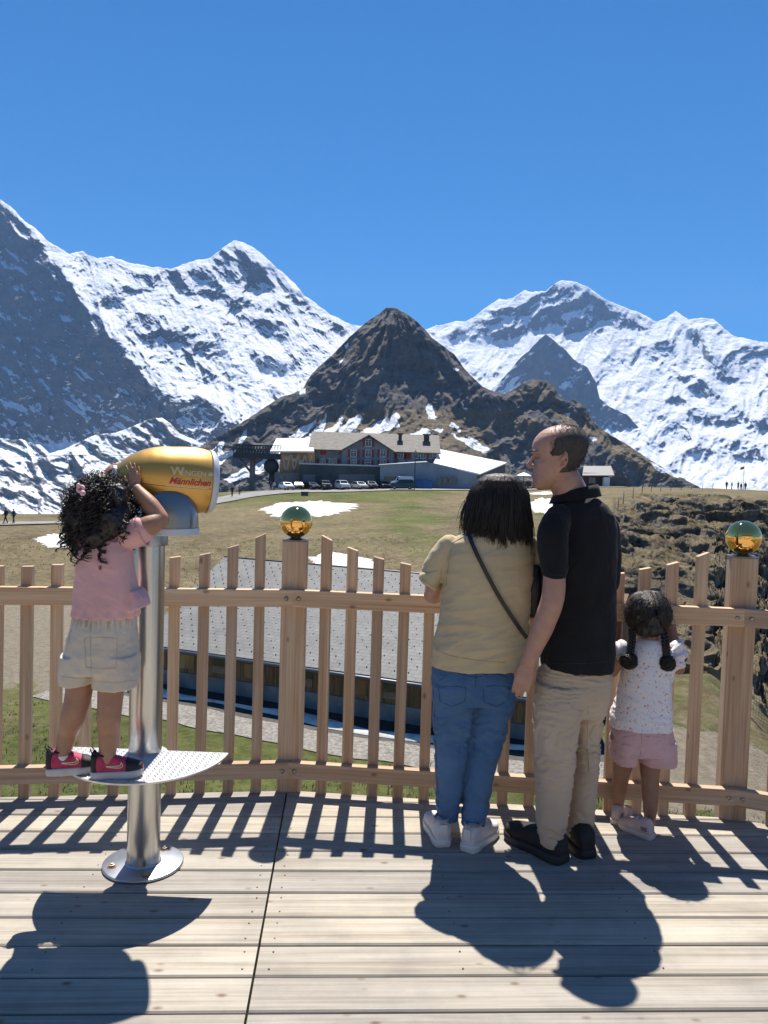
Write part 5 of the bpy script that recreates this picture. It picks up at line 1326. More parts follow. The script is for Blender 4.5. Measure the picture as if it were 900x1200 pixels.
# ================================================================== cars
TYRE = mat('tyre_rubber', (0.02, .02, .02), .8); RIMM = mat('alloy_rim', (0.45, .45, .46), .35, .9); CGL = mat('car_glass', (0.015, .02, .025), .05, spec=.9)
HLM = mat('headlamp_lens', (0.7, .72, .75), .1); TLM = mat('tail_lamp_lens', (0.35, .01, .01), .2)
def car(loc, rz, paint, label, L=4.2, W=1.78, H=1.5, kind='hatch', group='vehicles parked in front of the hotel', cat='car'):
    """side outline lofted over seven stations across the width; x forward"""
    root = empty('parked_car', loc, rz); tag(root, label, cat, group)
    h = H / 1.5; a = L / 2
    if kind == 'van': cab = [(-.97, 1.0), (-.96, 1.62), (-.90, 1.78), (.35, 1.78), (.62, 1.12), (.93, .95)]
    elif kind == 'suv': cab = [(-.97, .98), (-.93, 1.10), (-.84, 1.55), (-.70, 1.62), (.18, 1.60), (.46, 1.08), (.92, .96)]
    else: cab = [(-.97, .88), (-.90, 1.02), (-.74, 1.36), (-.52, 1.46), (.12, 1.44), (.48, .98), (.93, .80)]
    low = [(.985, .62), (.97, .34), (-.965, .34), (-.985, .60)]
    prof = [(x * a, z * h) for x, z in cab] + [(x * a, z * h) for x, z in low]
    rows = []
    for s in (-1, -.96, -.80, 0, .80, .96, 1):
        row = []
        for x, z in prof:
            inn = max(0, (z / h - 0.95)) * .30                      # tumblehome
            e = abs(s); k = 1 - (0.05 if e > .95 else 0)
            yy = s * (W / 2 - inn)
            row.append((x * (1 - .025 * (e == 1)), yy, z - (.03 if e == 1 and z / h > 1 else 0)))
        rows.append(row)
    n_ = len(prof); vs = [p for r_ in rows for p in r_]
    fs = [(j * n_ + i, (j + 1) * n_ + i, (j + 1) * n_ + (i + 1) % n_, j * n_ + (i + 1) % n_) for j in range(6) for i in range(n_)]
    fs += [tuple(range(n_)), tuple(range(6 * n_, 7 * n_))[::-1]]
    body = MB().add(vs, fs, 0, False).build('body', paint, root, local=True, bevel=.03)
    # glass set just outside the body
    def gl(x0, x1, z0, z1, k0, k1, name='side_window'):
        for s in (-1, 1):
            y0 = s * (W / 2 - max(0, z0 / h - .95) * .30 + .006); y1 = s * (W / 2 - max(0, z1 / h - .95) * .30 + .006)
            q = [(x0, y0, z0), (x1, y0, z0), (x1 - k1, y1, z1), (x0 + k0, y1, z1)]
            MB().hexa(q + [(p[0], p[1] - s * .02, p[2]) for p in q]).build(name, CGL, root, local=True)
    zt = (1.70 if kind == 'van' else 1.52 if kind == 'suv' else 1.36) * h; zb = (1.15 if kind != 'hatch' else .98) * h
    if kind == 'van': gl(.30 * a, .52 * a, zb, zt, .0, .18 * a)
    else: gl(-.16 * a, .38 * a, zb, zt, .02, .20 * a); gl(-.70 * a, -.20 * a, zb, zt, .10, .0)
    f = cab[-3:-1] if kind != 'van' else cab[3:5]
    (xa_, za_), (xb_, zb_) = [(x * a, z * h) for x, z in f]
    def pane(xa_, za_, xb_, zb_, name, d):
        y0, y1 = W / 2 * .80, W / 2 * .70
        p = [V(xb_ + (xa_ - xb_) * .08, -y0, zb_ + (za_ - zb_) * .08), V(xb_ + (xa_ - xb_) * .08, y0, zb_ + (za_ - zb_) * .08), V(xb_ + (xa_ - xb_) * .92, y1, zb_ + (za_ - zb_) * .92), V(xb_ + (xa_ - xb_) * .92, -y1, zb_ + (za_ - zb_) * .92)]
        n_ = V(d * abs(za_ - zb_), 0, abs(xa_ - xb_)).normalized() * .012
        MB().hexa([q - n_ for q in p] + [q + n_ for q in p]).build(name, CGL, root, local=True)
    pane(xa_, za_, xb_, zb_, 'windscreen', 1)
    r0 = cab[1:3]; (xc_, zc_), (xd_, zd_) = [(x * a, z * h) for x, z in (r0[1], r0[0])]
    pane(xc_, zc_, xd_, zd_, 'rear_window', -1)
    for x in (.62 * a, -.62 * a):
        for s in (-1, 1):
            Mx = Matrix.Translation((x, s * (W / 2 - .09), .33)) @ Matrix.Rotation(R(90), 4, 'X')
            w_ = MB().lathe([(.19, -.10), (.31, -.105), (.335, -.08), (.335, .08), (.31, .105), (.19, .10)], 18, M=Mx).build('wheel', TYRE, root, local=True)
            MB().lathe([(0, -.108), (.20, -.104), (.20, .104), (0, .108)], 14, M=Mx).build('rim', RIMM, w_, local=True)
    for s in (-1, 1):
        MB().box((.955 * a, s * W * .36, .72 * h), (.10, .34, .15)).build('headlight', HLM, root, local=True, bevel=.02)
        MB().box((-.968 * a, s * W * .40, .80 * h), (.08, .20, .24)).build('tail_light', TLM, root, local=True, bevel=.02)
    MB().box((.985 * a, 0, .45 * h), (.06, W * .8, .14)).build('bumper', TYRE, root, local=True)
    return root
def cp(nm, c, r_=.3, m_=.2): return mat(nm, c, r_, m_, coat=.6)
C_SIL = cp('silver_car_paint', (.55, .56, .57), .3, .6); C_WHT = cp('white_car_paint', (.72, .72, .71)); C_BLK = cp('black_car_paint', (.012, .013, .015)); C_GRN = cp('dark_green_car_paint', (.012, .022, .018)); C_GRY = cp('dark_grey_car_paint', (.05, .055, .06), .3, .5)
def road_pt(px, D): x = (px - CX) / FPX * D; return V(x, D, gz(x, D) + .15)
car(road_pt(335, 150.5), R(-62), C_SIL, 'silver hatchback parked first in the row, beside the concrete station wall')
car(road_pt(348.5, 152), R(-75), C_BLK, 'black car half hidden between the silver hatchback and a dark estate', H=1.45)
car(road_pt(364, 152), R(-55), C_GRY, 'dark grey car in front of the annex with a pale windscreen glare', L=4.3)
car(road_pt(380, 151.5), R(-70), C_BLK, 'tall black off-roader in front of the dark annex', kind='suv', H=1.7, L=4.3)
car(road_pt(400.5, 150.8), R(-66), C_WHT, 'white estate car parked in the middle of the row', kind='suv', H=1.65)
car(road_pt(420.5, 150.6), R(-62), C_SIL, 'silver saloon parked right of the white estate car', H=1.48)
car(road_pt(433.5, 151.2), R(-70), C_GRY, 'charcoal car parked nose out beside the silver saloon', H=1.5)
car(road_pt(449.5, 152), R(-78), C_BLK, 'small black car partly behind the dark green off-roader', H=1.42, L=3.7)
car(road_pt(470.5, 146.8), R(176), C_GRN, 'dark green off-roader seen side on at the road edge', kind='suv', L=4.6, H=1.75)
car(road_pt(470, 151.2), R(180), C_WHT, 'white delivery van parked behind the dark green off-roader', kind='van', L=4.6, H=1.9, W=1.95, cat='van')
# ================================================================== figure tools
P3 = atY
def pxr(n_px, D): return n_px * D / FPX
class Solid(MB):
    """closed overlapping volumes that are fused into one skin"""
    def rings(s, rows, n=32):
        """rows: (centre, across vector, forward vector, power) stacked and capped"""
        vs = []; fs = []
        for c, U, W, p in rows:
            for k in range(n):
                a = 2 * math.pi * k / n; ca, sa = math.cos(a), math.sin(a)
                vs.append(Vector(c) + Vector(U) * math.copysign(abs(ca)**(2 / p), ca) + Vector(W) * math.copysign(abs(sa)**(2 / p), sa))
        m_ = len(rows)
        for i in range(m_ - 1):
            for k in range(n): a, b = i * n + k, i * n + (k + 1) % n; fs.append((a, b, b + n, a + n))
        fs += [tuple(range(n - 1, -1, -1)), tuple(range((m_ - 1) * n, m_ * n))]
        return s.add(vs, fs, 0, True)
    def limb(s, pts, rad, seg=16, flat=1.0):
        """tapered tube with round ends"""
        pts = [Vector(p) for p in pts]; rad = list(rad)
        a = (pts[0] - pts[1]).normalized(); b = (pts[-1] - pts[-2]).normalized()
        # refine with Catmull-Rom so joints bend softly
        P_, R__ = [], []
        for i in range(len(pts) - 1):
            p0, p1, p2, p3 = pts[max(i - 1, 0)], pts[i], pts[i + 1], pts[min(i + 2, len(pts) - 1)]
            for q in range(5):
                t = q / 5; P_.append(0.5 * ((2 * p1) + (p2 - p0) * t + (2 * p0 - 5 * p1 + 4 * p2 - p3) * t * t + (3 * p1 - p0 - 3 * p2 + p3) * t**3)); R__.append(rad[i] + (rad[i + 1] - rad[i]) * (t * t * (3 - 2 * t)))
        P_.append(pts[-1]); R__.append(rad[-1])
        e0 = [(P_[0] + a * R__[0] * math.sin(R(g)), R__[0] * math.cos(R(g))) for g in (85, 60, 30)]
        e1 = [(P_[-1] + b * R__[-1] * math.sin(R(g)), R__[-1] * math.cos(R(g))) for g in (30, 60, 85)]
        P2 = [p for p, _ in e0] + P_ + [p for p, _ in e1]; R2_ = [r_ for _, r_ in e0] + R__ + [r_ for _, r_ in e1]
        return s.tube(P2, R2_, seg, flat=flat)
    def edges(s, rows, p=2.3, n=36, rz=0.0):
        """rows seen from the terrace: (row, left column, right column, distance, half depth)"""
        rr = []
        for y, x0, x1, D, b in rows:
            c = P3((x0 + x1) / 2, y, D); a = pxr((x1 - x0) / 2, D)
            rr.append((c, (a * math.cos(rz), a * math.sin(rz), 0), (-b * math.sin(rz), b * math.cos(rz), 0), p))
        # densify
        out = []
        for i in range(len(rr) - 1):
            for t in (0, .25, .5, .75):
                out.append(tuple(Vector(rr[i][k]).lerp(Vector(rr[i + 1][k]), t) for k in range(3)) + (p,))
        out.append(rr[-1][:3] + (p,))
        return s.rings([(o[0], o[1], o[2], p) for o in out], n)
def fuse(solid, name, material, parent=None, origin=None, voxel=0.005, it=6, fac=0.5, disp=None):
    """voxel remesh + smoothing, then an optional displacement function(co, no) -> metres"""
    me_ = solid.mesh(name + '_raw'); ob = bpy.data.objects.new('tmp', me_); COL.objects.link(ob)
    r_ = ob.modifiers.new('r', 'REMESH'); r_.mode = 'VOXEL'; r_.voxel_size = voxel; r_.use_smooth_shade = True
    if it: sm = ob.modifiers.new('s', 'SMOOTH'); sm.factor = fac; sm.iterations = it
    dg = bpy.context.evaluated_depsgraph_get(); dg.update()
    me2 = bpy.data.meshes.new_from_object(ob.evaluated_get(dg)); me2.name = name
    bpy.data.objects.remove(ob); bpy.data.meshes.remove(me_)
    n_ = len(me2.vertices)
    if disp is not None:
        co = np.empty(n_ * 3, np.float32); no = np.empty(n_ * 3, np.float32)
        me2.vertices.foreach_get('co', co); me2.vertices.foreach_get('normal', no)
        co = co.reshape(-1, 3).astype(float); no = no.reshape(-1, 3)
        d = disp(co, no); co = co + no * d[:, None]
        me2.vertices.foreach_set('co', co.astype(np.float32).ravel())
    me2.materials.clear()
    o = link_mesh(name, me2, material, None, True)
    if origin is not None:
        me2.transform(Matrix.Translation(-Vector(origin))); o.location = origin
    if parent is not None: o.parent = parent; o.location = Vector(o.location) - world_loc(parent)
    me2.update(); return o
def folds(scale=0.07, amp=0.006, st=(1, 1, 1), seed=0.0, fine=0.0012):
    def f(co, no):
        x, y, z = co[:, 0] * st[0] / scale, co[:, 1] * st[1] / scale, co[:, 2] * st[2] / scale
        return amp * (ridged(x + .6 * fbm(y, z, seed, 3), y, z + seed, 3, .5) - .55) + fine * fbm(x * 6, y * 6, z * 6, 3)
    return f
def head(sol, Mh, H, sc=1.0, nose=1.0, child=False):
    """head volumes in the frame Mh (x right, y forward, z up, origin mid head)"""
    rows = [(-.50, .31, .15, .07), (-.475, .375, .09, .125), (-.43, .40, .03, .17), (-.36, .395, -.06, .225), (-.28, .383, -.15, .255), (-.20, .375, -.23, .275), (-.10, .365, -.31, .295), (0.0, .352, -.37, .308),
            (.05, .365, -.395, .315), (.10, .392, -.415, .322), (.17, .395, -.435, .332), (.25, .375, -.44, .333), (.32, .335, -.42, .312), (.38, .28, -.38, .275), (.43, .21, -.315, .222), (.465, .13, -.235, .16), (.49, .05, -.15, .09), (.50, -.02, -.10, .03)]
    if child: rows = [(z, yf * (.96 if z < -.1 else 1.0) + (.02 if z > .1 else 0), yb, w * (1.06 if z > -.2 else 1.12)) for z, yf, yb, w in rows]
    rr = []
    for z, yf, yb, w in rows:
        c = Mh @ Vector((0, (yf + yb) / 2 * H, z * H)); U = (Mh.to_3x3() @ Vector((w * H, 0, 0))); W = (Mh.to_3x3() @ Vector((0, (yf - yb) / 2 * H, 0)))
        rr.append((c, U, W, 2.25))
    sol.rings(rr, 36)
    q = lambda x, y, z: Mh @ Vector((x * H, y * H, z * H))
    sol.limb([q(0, .355, .05), q(0, .415, -.04), q(0, .455 * (0.97 if child else 1), -.115), q(0, .40, -.15)], [.024 * H, .030 * H, .042 * H * nose, .03 * H], 12)
    for s in (-1, 1):
        sol.limb([q(s * .035, .41, -.135), q(s * .05, .39, -.14)], [.026 * H, .024 * H], 10)
        sol.limb([q(s * .05, .375, .085), q(s * .14, .372, .10), q(s * .23, .32, .085)], [.026 * H, .030 * H, .02 * H], 10)       # brow ridge
        sol.limb([q(s * .17, .31, -.10), q(s * .22, .25, -.09), q(s * .27, .12, -.06)], [.034 * H, .034 * H, .02 * H], 10)          # cheek bone
        # ear: rim, lobe and hollow
        ec = q(s * .318, -.03, -.03)
        ax = (Mh.to_3x3() @ Vector((s * .25, -.35, .0)).normalized()); up = (Mh.to_3x3() @ Vector((0, -.18, 1)).normalized()); nn = ax.cross(up).normalized()
        ring_ = []
        for i in range(11):
            a = R(-100 + 290 * i / 10)
            ring_.append(ec + up * (.115 * H * math.sin(a)) + ax * (.062 * H * (1 - .2 * math.sin(a)) * math.cos(a) + .03 * H))
        sol.limb(ring_, [.017 * H] * 10 + [.02 * H], 8)
        sol.limb([ec - up * .02 * H + ax * .0 * H, ec + up * .05 * H + ax * .04 * H], [.035 * H, .03 * H], 8)
        sol.limb([ec - up * .115 * H + ax * .01 * H, ec - up * .10 * H + ax * .03 * H], [.024 * H, .022 * H], 8)
    sol.limb([q(-.115, .345, -.255), q(-.05, .392, -.243), q(.05, .392, -.243), q(.115, .345, -.255)], [.012 * H, .022 * H, .022 * H, .012 * H], 10)
    sol.limb([q(-.10, .345, -.29), q(-.04, .388, -.297), q(.04, .388, -.297), q(.10, .345, -.29)], [.012 * H, .025 * H, .025 * H, .012 * H], 10)
    sol.limb([q(-.05, .345, -.42), q(.05, .345, -.42)], [.065 * H, .065 * H], 10)
EYEW = mat('eye_white', (0.38, 0.34, 0.31), .4); IRIS = mat('dark_iris', (0.03, 0.015, 0.01), .1); BROW = mat('dark_eyebrow', (0.02, 0.015, 0.012), .9); LIP = mat('lip_skin', (0.35, 0.14, 0.12), .5)
def eyes(person, Mh, H):
    q = lambda x, y, z: Mh @ Vector((x * H, y * H, z * H))
    for s in (-1, 1):
        c = q(s * .13, .262, .005)
        e = MB().ball(c, .047 * H, 14, 10).build('eye', EYEW, person)
        MB().ball(q(s * .13, .290, .004), .024 * H, 10, 8).build('iris', IRIS, e)
        MB().tube([q(s * .06, .402, .105), q(s * .14, .405, .125), q(s * .23, .352, .10)], [.012 * H, .014 * H, .006 * H], 6, flat=.6).build('eyebrow', BROW, person)
        MB().tube([q(s * .075, .368, .002), q(s * .14, .362, -.004), q(s * .215, .300, -.004)], [.006 * H, .011 * H, .006 * H], 6, flat=.6).build('eyelash', BROW, person)
    MB().tube([q(-.10, .372, -.27), q(0, .412, -.268), q(.10, .372, -.27)], [.004 * H, .012 * H, .004 * H], 6).build('mouth', LIP, person)
def hand(sol, w, d, n, s, L, curl=(12, 22, 18), spread=4.0, thumb_in=0.4, rk=1.0, tsp=.75):
    """w wrist, d finger direction, n back-of-hand normal, s thumb side; L wrist to middle fingertip"""
    d = Vector(d).normalized(); n = (Vector(n) - d * Vector(n).dot(d)).normalized(); s_ = d.cross(n).normalized()
    if s_.dot(Vector(s)) < 0: s_ = -s_
    pl = .50 * L
    rows = []
    for t, hw, th in ((-.10, .15, .13), (.0, .155, .125), (.15, .19, .13), (.35, .215, .12), (.50, .21, .095), (.54, .19, .06)):
        rows.append((w + d * (t * L) - n * (0.0), s_ * (hw * L), n * (th * L * .62), 2.4))
    sol.rings(rows, 20)
    tips = []
    for k, (off, ln_, r_) in enumerate(((.155, .42, .047), (.052, .475, .049), (-.052, .44, .047), (-.155, .345, .041))):
        base = w + d * (pl * (.93 if k in (0, 3) else 1.0)) + s_ * (off * L)
        ang = 0; p = base - d * .04 * L; pts = [p]; rad_ = [r_ * L * 1.02 * rk]
        dirk = (d + s_ * math.tan(R(spread * (1.5 - k)))).normalized()
        for seg_, c in zip((.46, .30, .24), curl):
            ang += R(c + 2 * (k == 3)); dd = dirk * math.cos(ang) - n * math.sin(ang)
            p = p + dd * (seg_ * ln_ * L + (.04 * L if seg_ == .46 else 0)); pts.append(p); rad_.append(rad_[-1] * .92)
        sol.limb(pts, rad_, 10); tips.append(pts[-1])
        sol.limb([base - d * .01 * L + n * .022 * L, base + n * .02 * L + d * .01 * L], [.036 * L, .034 * L], 8)          # knuckle
    tb = w + d * (.10 * L) + s_ * (.13 * L)
    t1 = tb + (d * .75 + s_ * tsp - n * thumb_in * .5).normalized() * (.20 * L); t2 = t1 + (d * 1.0 + s_ * .33 * tsp - n * thumb_in).normalized() * (.16 * L); t3 = t2 + (d * 1.0 - s_ * .05 - n * thumb_in).normalized() * (.11 * L)
    sol.limb([tb - s_ * .03 * L, t1, t2, t3], [.075 * L, .060 * L, .050 * L, .042 * L], 10)
    return tips
def frame(c, yaw, pitch=0.0, roll=0.0):
    """yaw: degrees turned to the left of straight ahead"""
    return Matrix.Translation(c) @ Matrix.Rotation(R(yaw), 4, 'Z') @ Matrix.Rotation(R(pitch), 4, 'X') @ Matrix.Rotation(R(roll), 4, 'Y')
def shoe(person, heel, yaw, L, W, mu, ms, h=1.0, z0=None, toe_mat=None, sole_h=.028, extra=None, name='shoe', lift=0.0, pitch=0.0):
    """heel: ground point at the back of the shoe; upper and sole are lofted along the foot"""
    Mx = Matrix.Translation(heel) @ Matrix.Rotation(R(yaw), 4, 'Z') @ Matrix.Rotation(R(pitch), 4, 'X')       # y = towards the toe
    tt_ = [0, .03, .10, .20, .32, .45, .60, .74, .86, .94, .985, 1.0]
    ww = [.52, .66, .80, .84, .82, .84, .95, 1.0, .92, .74, .50, .26]
    hh = [.062, .080, .098, .100, .092, .084, .070, .058, .050, .044, .036, .028]
    bend = lambda t: .022 * math.sin(math.pi * max(0, t - .2) / .8) * (W / .1) * .5
    rows = []
    for t, w, z in zip(tt_, ww, hh):
        zt = sole_h * .6 + z * h * (L / .29) ** .6; zc = (zt + sole_h * .5) / 2
        rows.append((Mx @ Vector((0, t * L * .985 + .004, zc)), Mx.to_3x3() @ Vector((w * W / 2 * .96, 0, 0)), Mx.to_3x3() @ Vector((0, 0, (zt - sole_h * .5) / 2)), 2.6))
    up = Solid().rings(rows, 28)
    sh = fuse(up, name, mu, person, None, max(.0035, L * .014), 4, .5)
    ol = [(t, w * 1.02) for t, w in zip(tt_, ww)]
    pts = [(w * W / 2, t * L) for t, w in ol] + [(-w * W / 2, t * L) for t, w in ol[::-1]]
    sm_ = MB(); n_ = len(pts); levels = ((.0, .965), (.004, 1.0), (sole_h * .75, 1.02), (sole_h, .995))
    cx0 = L * .5; vs = []
    for z, k in levels:
        for x, y in pts: vs.append((x * k, cx0 + (y - cx0) * (k if k > 1 else (1 + (k - 1) * .4)), z + (.010 * max(0, (y / L - .75) / .25)**2 if z < sole_h * .5 else .006 * max(0, (y / L - .75) / .25))))
    fs = [(j * n_ + i, j * n_ + (i + 1) % n_, (j + 1) * n_ + (i + 1) % n_, (j + 1) * n_ + i) for j in range(3) for i in range(n_)] + [tuple(range(n_ - 1, -1, -1)), tuple(range(3 * n_, 4 * n_))]
    sm_.add(vs, fs, 0, True, Mx).build('sole', ms, sh)
    return sh, Mx
def strands(name, paths, rad, material, parent, seg=4):
    mb = MB()
    for p, r_ in zip(paths, rad if isinstance(rad, list) else [rad] * len(paths)):
        n_ = len(p); mb.tube(p, [r_ * (1 - .65 * (i / (n_ - 1))**2) for i in range(n_)], seg, caps=True)
    return mb.build(name, material, parent)
def hair_mat(name, c, rough=.38, spec=.5):
    M = mat(name, c, rough, 0, .35, 30, 0, spec=spec, stretch=(1, 1, .25)); return M
HAIR_BLACK = hair_mat('black_hair', (0.020, 0.016, 0.0145), .55, .45)
HAIR_CURLY = hair_mat('black_curly_hair', (0.020, 0.0145, 0.0125), .5, .45)
SKIN_M = mat('man_skin', (0.40, 0.22, 0.158), .55, 0, .07, 30, .0005, 300, sss=.10)
SKIN_W = mat('woman_skin', (0.44, 0.25, 0.17), .5, 0, .10, 30, sss=.12)
SKIN_G = mat('tanned_child_skin', (0.38, 0.195, 0.115), .48, 0, .10, 25, sss=.12)
SKIN_T = mat('brown_child_skin', (0.27, 0.135, 0.085), .48, 0, .10, 25, sss=.12)
def cloth(name, c, var=.10, scale=9, weave=900, wb=.00025, rough=.9, sheen=.15, col2=None, stretch=None):
    return mat(name, c, rough, 0, var, scale, wb, weave, spec=.15, sheen=sheen, col2=col2, stretch=stretch)
# ================================================================== man in the black polo shirt
DM = 3.27
yawM = 38; fM = Vector((-math.sin(R(yawM)), math.cos(R(yawM)), 0)); lM = Vector((-math.cos(R(yawM)), -math.sin(R(yawM)), 0))
feetM = atZ(665, 1000, 0)
bm_ = Solid()
Hd = .264
MhM = frame(P3(653.5, 535.5, DM - .01), 84, -4, -2)
head(bm_, MhM, Hd, nose=1.05)
bm_.limb([P3(661, 562, DM), P3(672, 585, DM + .01), P3(682, 612, DM)], [pxr(19, DM), pxr(20, DM), pxr(26, DM)], 20)
# torso and legs stay inside the clothes
bm_.edges([(600, 655, 712, DM, .08), (640, 648, 715, DM, .09), (700, 648, 710, DM, .09), (770, 648, 706, DM, .09)], 2.2)
bm_.edges([(765, 640, 705, DM, .08), (830, 640, 664, DM - .04, .055), (900, 640, 660, DM - .05, .045), (985, 637, 655, DM - .06, .035), (1003, 637, 655, DM - .06, .03)], 2.1)
bm_.edges([(765, 660, 708, DM, .08), (830, 680, 696, DM + .06, .05), (900, 676, 694, DM + .05, .045), (985, 669, 687, DM + .02, .035), (1000, 669, 687, DM + .02, .03)], 2.1)
# left arm hanging beside the body, back of the hand to the terrace
DA_ = DM - .17
shL = P3(652, 618, DA_ + .04); elL = P3(648, 700, DA_ - .01); wrL = P3(619.5, 775, DA_ + .02)
bm_.limb([shL, P3(650, 660, DA_ + .01), elL, P3(637, 732, DA_), P3(625, 761, DA_ + .015), wrL], [pxr(12, DA_), pxr(13, DA_), pxr(13.6, DA_), pxr(13.2, DA_), pxr(10.5, DA_), pxr(9.6, DA_)], 18)
hd = (P3(609, 812, DA_ + .03) - wrL)
hand(bm_, wrL + hd.normalized() * .004, hd, Vector((-.25, -1, .10)), Vector((-1, .3, 0.0)), .180, (14, 24, 18), .6, .9, 1.04, .30)
# right arm bent forward to the rail
shR = P3(710, 618, DM + .10); elR = P3(712, 715, DM + .16); wrR = Vector((P3(690, 700, 3.62).x, 3.62, 1.05))
bm_.limb([shR, elR], [.040, .038], 14); bm_.limb([elR, wrR], [.044, .030], 14)
hand(bm_, wrR, Vector((-.3, 1, -.25)), Vector((0, .3, 1)), Vector((-1, 0, 0)), .175, (15, 30, 25), 3, .5)
def skin_bumps(co, no): return .0006 * fbm(co[:, 0] * 60, co[:, 1] * 60, co[:, 2] * 60, 3)
man = fuse(bm_, 'person', SKIN_M, None, feetM, .0035, 9, .5, skin_bumps)
tag(man, 'balding man in a black polo shirt and beige trousers, head turned left', 'person', 'family looking out over the fence')
eyes(man, MhM, Hd)
# short hair: thin on top, dense at the back and sides
def short_hair():
    rows = []
    prof_ = [(-.24, -.20, .272), (-.16, -.27, .285), (-.08, -.33, .30), (0.0, -.375, .312), (.08, -.41, .322), (.16, -.437, .333), (.24, -.445, .334), (.31, -.428, .316), (.37, -.39, .282), (.42, -.33, .232), (.46, -.25, .17), (.485, -.16, .10)]
    fr = {-.24: .15, -.16: .25, -.08: .37, 0.0: .352, .08: .385, .16: .396, .24: .378, .31: .342, .37: .29, .42: .225, .46: .14, .485: .06}
    n_ = 72; vs = []; keep = {}
    for i, (z, yb, w) in enumerate(prof_):
        yf = fr[z]
        for k in range(n_):
            a = 2 * math.pi * k / n_; ca, sa = math.cos(a), math.sin(a)
            x = w * math.copysign(abs(ca)**(2 / 2.25), ca); y = (yf + yb) / 2 + (yf - yb) / 2 * math.copysign(abs(sa)**(2 / 2.25), sa)
            lim = -.10 if z < -.12 else (.0 if z < .05 else .14 if z < .22 else .14 - (z - .22) * 1.1)       # hairline
            lim += .035 * math.sin(a * 9 + z * 20)
            if abs(x) > .2 and z < .05 and -.11 < y < .05: lim = -.12                        # around the ear
            kf = float(smooth(0, .09, lim - y)) * float(smooth(-.27, -.16, z + .02 * math.sin(a * 7)))
            off = .024 * kf * (1 - .75 * float(smooth(.28, .40, z))) - .012 * (1 - kf)
            rr_ = 1 + off / max(.2, math.hypot(x, y))
            vs.append(MhM @ (Vector((x * rr_, (y + .02) * rr_ - .02, z + off * max(0, z) * 1.5)) * Hd))
    vs.append(MhM @ (Vector((0, -.06, .512)) * Hd))
    m_ = len(prof_); fs = [(i * n_ + k, i * n_ + (k + 1) % n_, (i + 1) * n_ + (k + 1) % n_, (i + 1) * n_ + k) for i in range(m_ - 1) for k in range(n_)]
    fs += [((m_ - 1) * n_ + k, (m_ - 1) * n_ + (k + 1) % n_, m_ * n_) for k in range(n_)]
    mb = MB(); mb.add(vs, fs, 0, True); return mb
HM = mat('short_greying_hair', (0.045, 0.038, 0.036), .8, 0, .3, 160, .0015, 400, spec=.3, col2=(0.080, 0.070, 0.066))
hr = short_hair().build('hair', HM, man)
rr_ = random.Random(3); ps = []
for i in range(4200):
    a = rr_.uniform(0, 2 * math.pi); z = rr_.uniform(-.2, .49)
    yb = np.interp(z, [-.24, -.08, .08, .24, .37, .46, .5], [-.20, -.33, -.41, -.445, -.39, -.25, -.10]); w = np.interp(z, [-.24, -.08, .08, .24, .37, .46, .5], [.272, .30, .322, .334, .282, .17, .05]); yf = np.interp(z, [-.24, -.08, .08, .24, .37, .46, .5], [.15, .37, .385, .378, .29, .14, -.02])
    x = w * math.cos(a); y = (yf + yb) / 2 + (yf - yb) / 2 * math.sin(a)
    lim = -.10 if z < -.12 else (.0 if z < .05 else .14 if z < .22 else .12) + rr_.uniform(-.02, .035)
    if abs(x) > .2 and z < .05 and -.11 < y < .05: continue
    if y > lim or (z > .30 and rr_.random() < .55): continue
    nrm = Vector((x / w**2, (y - (yf + yb) / 2) / max(.05, ((yf - yb) / 2))**2, max(0, z) * 9)).normalized()
    p = Vector((x, y, z)) * 1.01; dn = (Vector((0, -.5, -.8 if z < .3 else .2)) + nrm * .55 + Vector([rr_.uniform(-.3, .3) for _ in range(3)])).normalized()
    ps.append([MhM @ (p * Hd), MhM @ ((p + dn * .03) * Hd), MhM @ ((p + dn * .055 - Vector((0, 0, .008))) * Hd)])
strands('hair_strand', ps, .00075, HM, hr, 3)['kind'] = 'stuff'

# polo shirt
sp_ = Solid()
sp_.edges([(583, 664, 700, DM + .01, .07), (592, 650, 711, DM, .095), (602, 642, 718, DM, .108), (620, 637, 722, DM, .118), (650, 634, 722, DM, .125), (690, 634, 721, DM, .128), (730, 634.5, 720, DM, .128), (762, 634.5, 719.5, DM, .134), (774, 634, 719.5, DM, .138), (782, 634, 719, DM, .138)], 2.45)
sp_.limb([P3(655, 606, DM - .07), P3(648, 622, DA_ + .035), P3(648, 648, DA_ + .015), P3(649, 668, DA_)], [pxr(16, DA_), pxr(18.5, DA_), pxr(17.5, DA_), pxr(16.3, DA_)], 22)
sp_.rings([(P3(648.5, 664, DA_ + .005), (pxr(17, DA_), 0, 0), (0, pxr(17.5, DA_), 0), 2.1), (P3(649.2, 677, DA_), (pxr(13.6, DA_), 0, pxr(-.4, DA_)), (0, pxr(16, DA_), 0), 2.1)], 28)
sp_.limb([P3(705, 606, DM + .04), P3(711, 622, DM + .06), P3(713, 650, DM + .08), P3(712, 684, DM + .11)], [pxr(13, DM), pxr(15.5, DM), pxr(15, DM), pxr(14, DM)], 20)
def polo_folds(co, no):
    z = co[:, 2]; a = np.interp(z, [.78, .95, 1.15, 1.4], [.013, .011, .009, .007])
    u = co[:, 0] / .12 + .5 * fbm(co[:, 0] / .2, co[:, 1] / .2, z / .15, 3)
    return a * (ridged(u, co[:, 1] / .16, z / .22 + 3.0, 3) - .55) + .0006 * fbm(co[:, 0] * 50, co[:, 1] * 50, z * 50, 2)
POLO = cloth('black_polo_cotton', (0.011, 0.011, 0.013), .2, 6, 700, .0002, .8, .08)
polo = fuse(sp_, 'polo_shirt', POLO, man, None, .005, 7, .5, polo_folds)
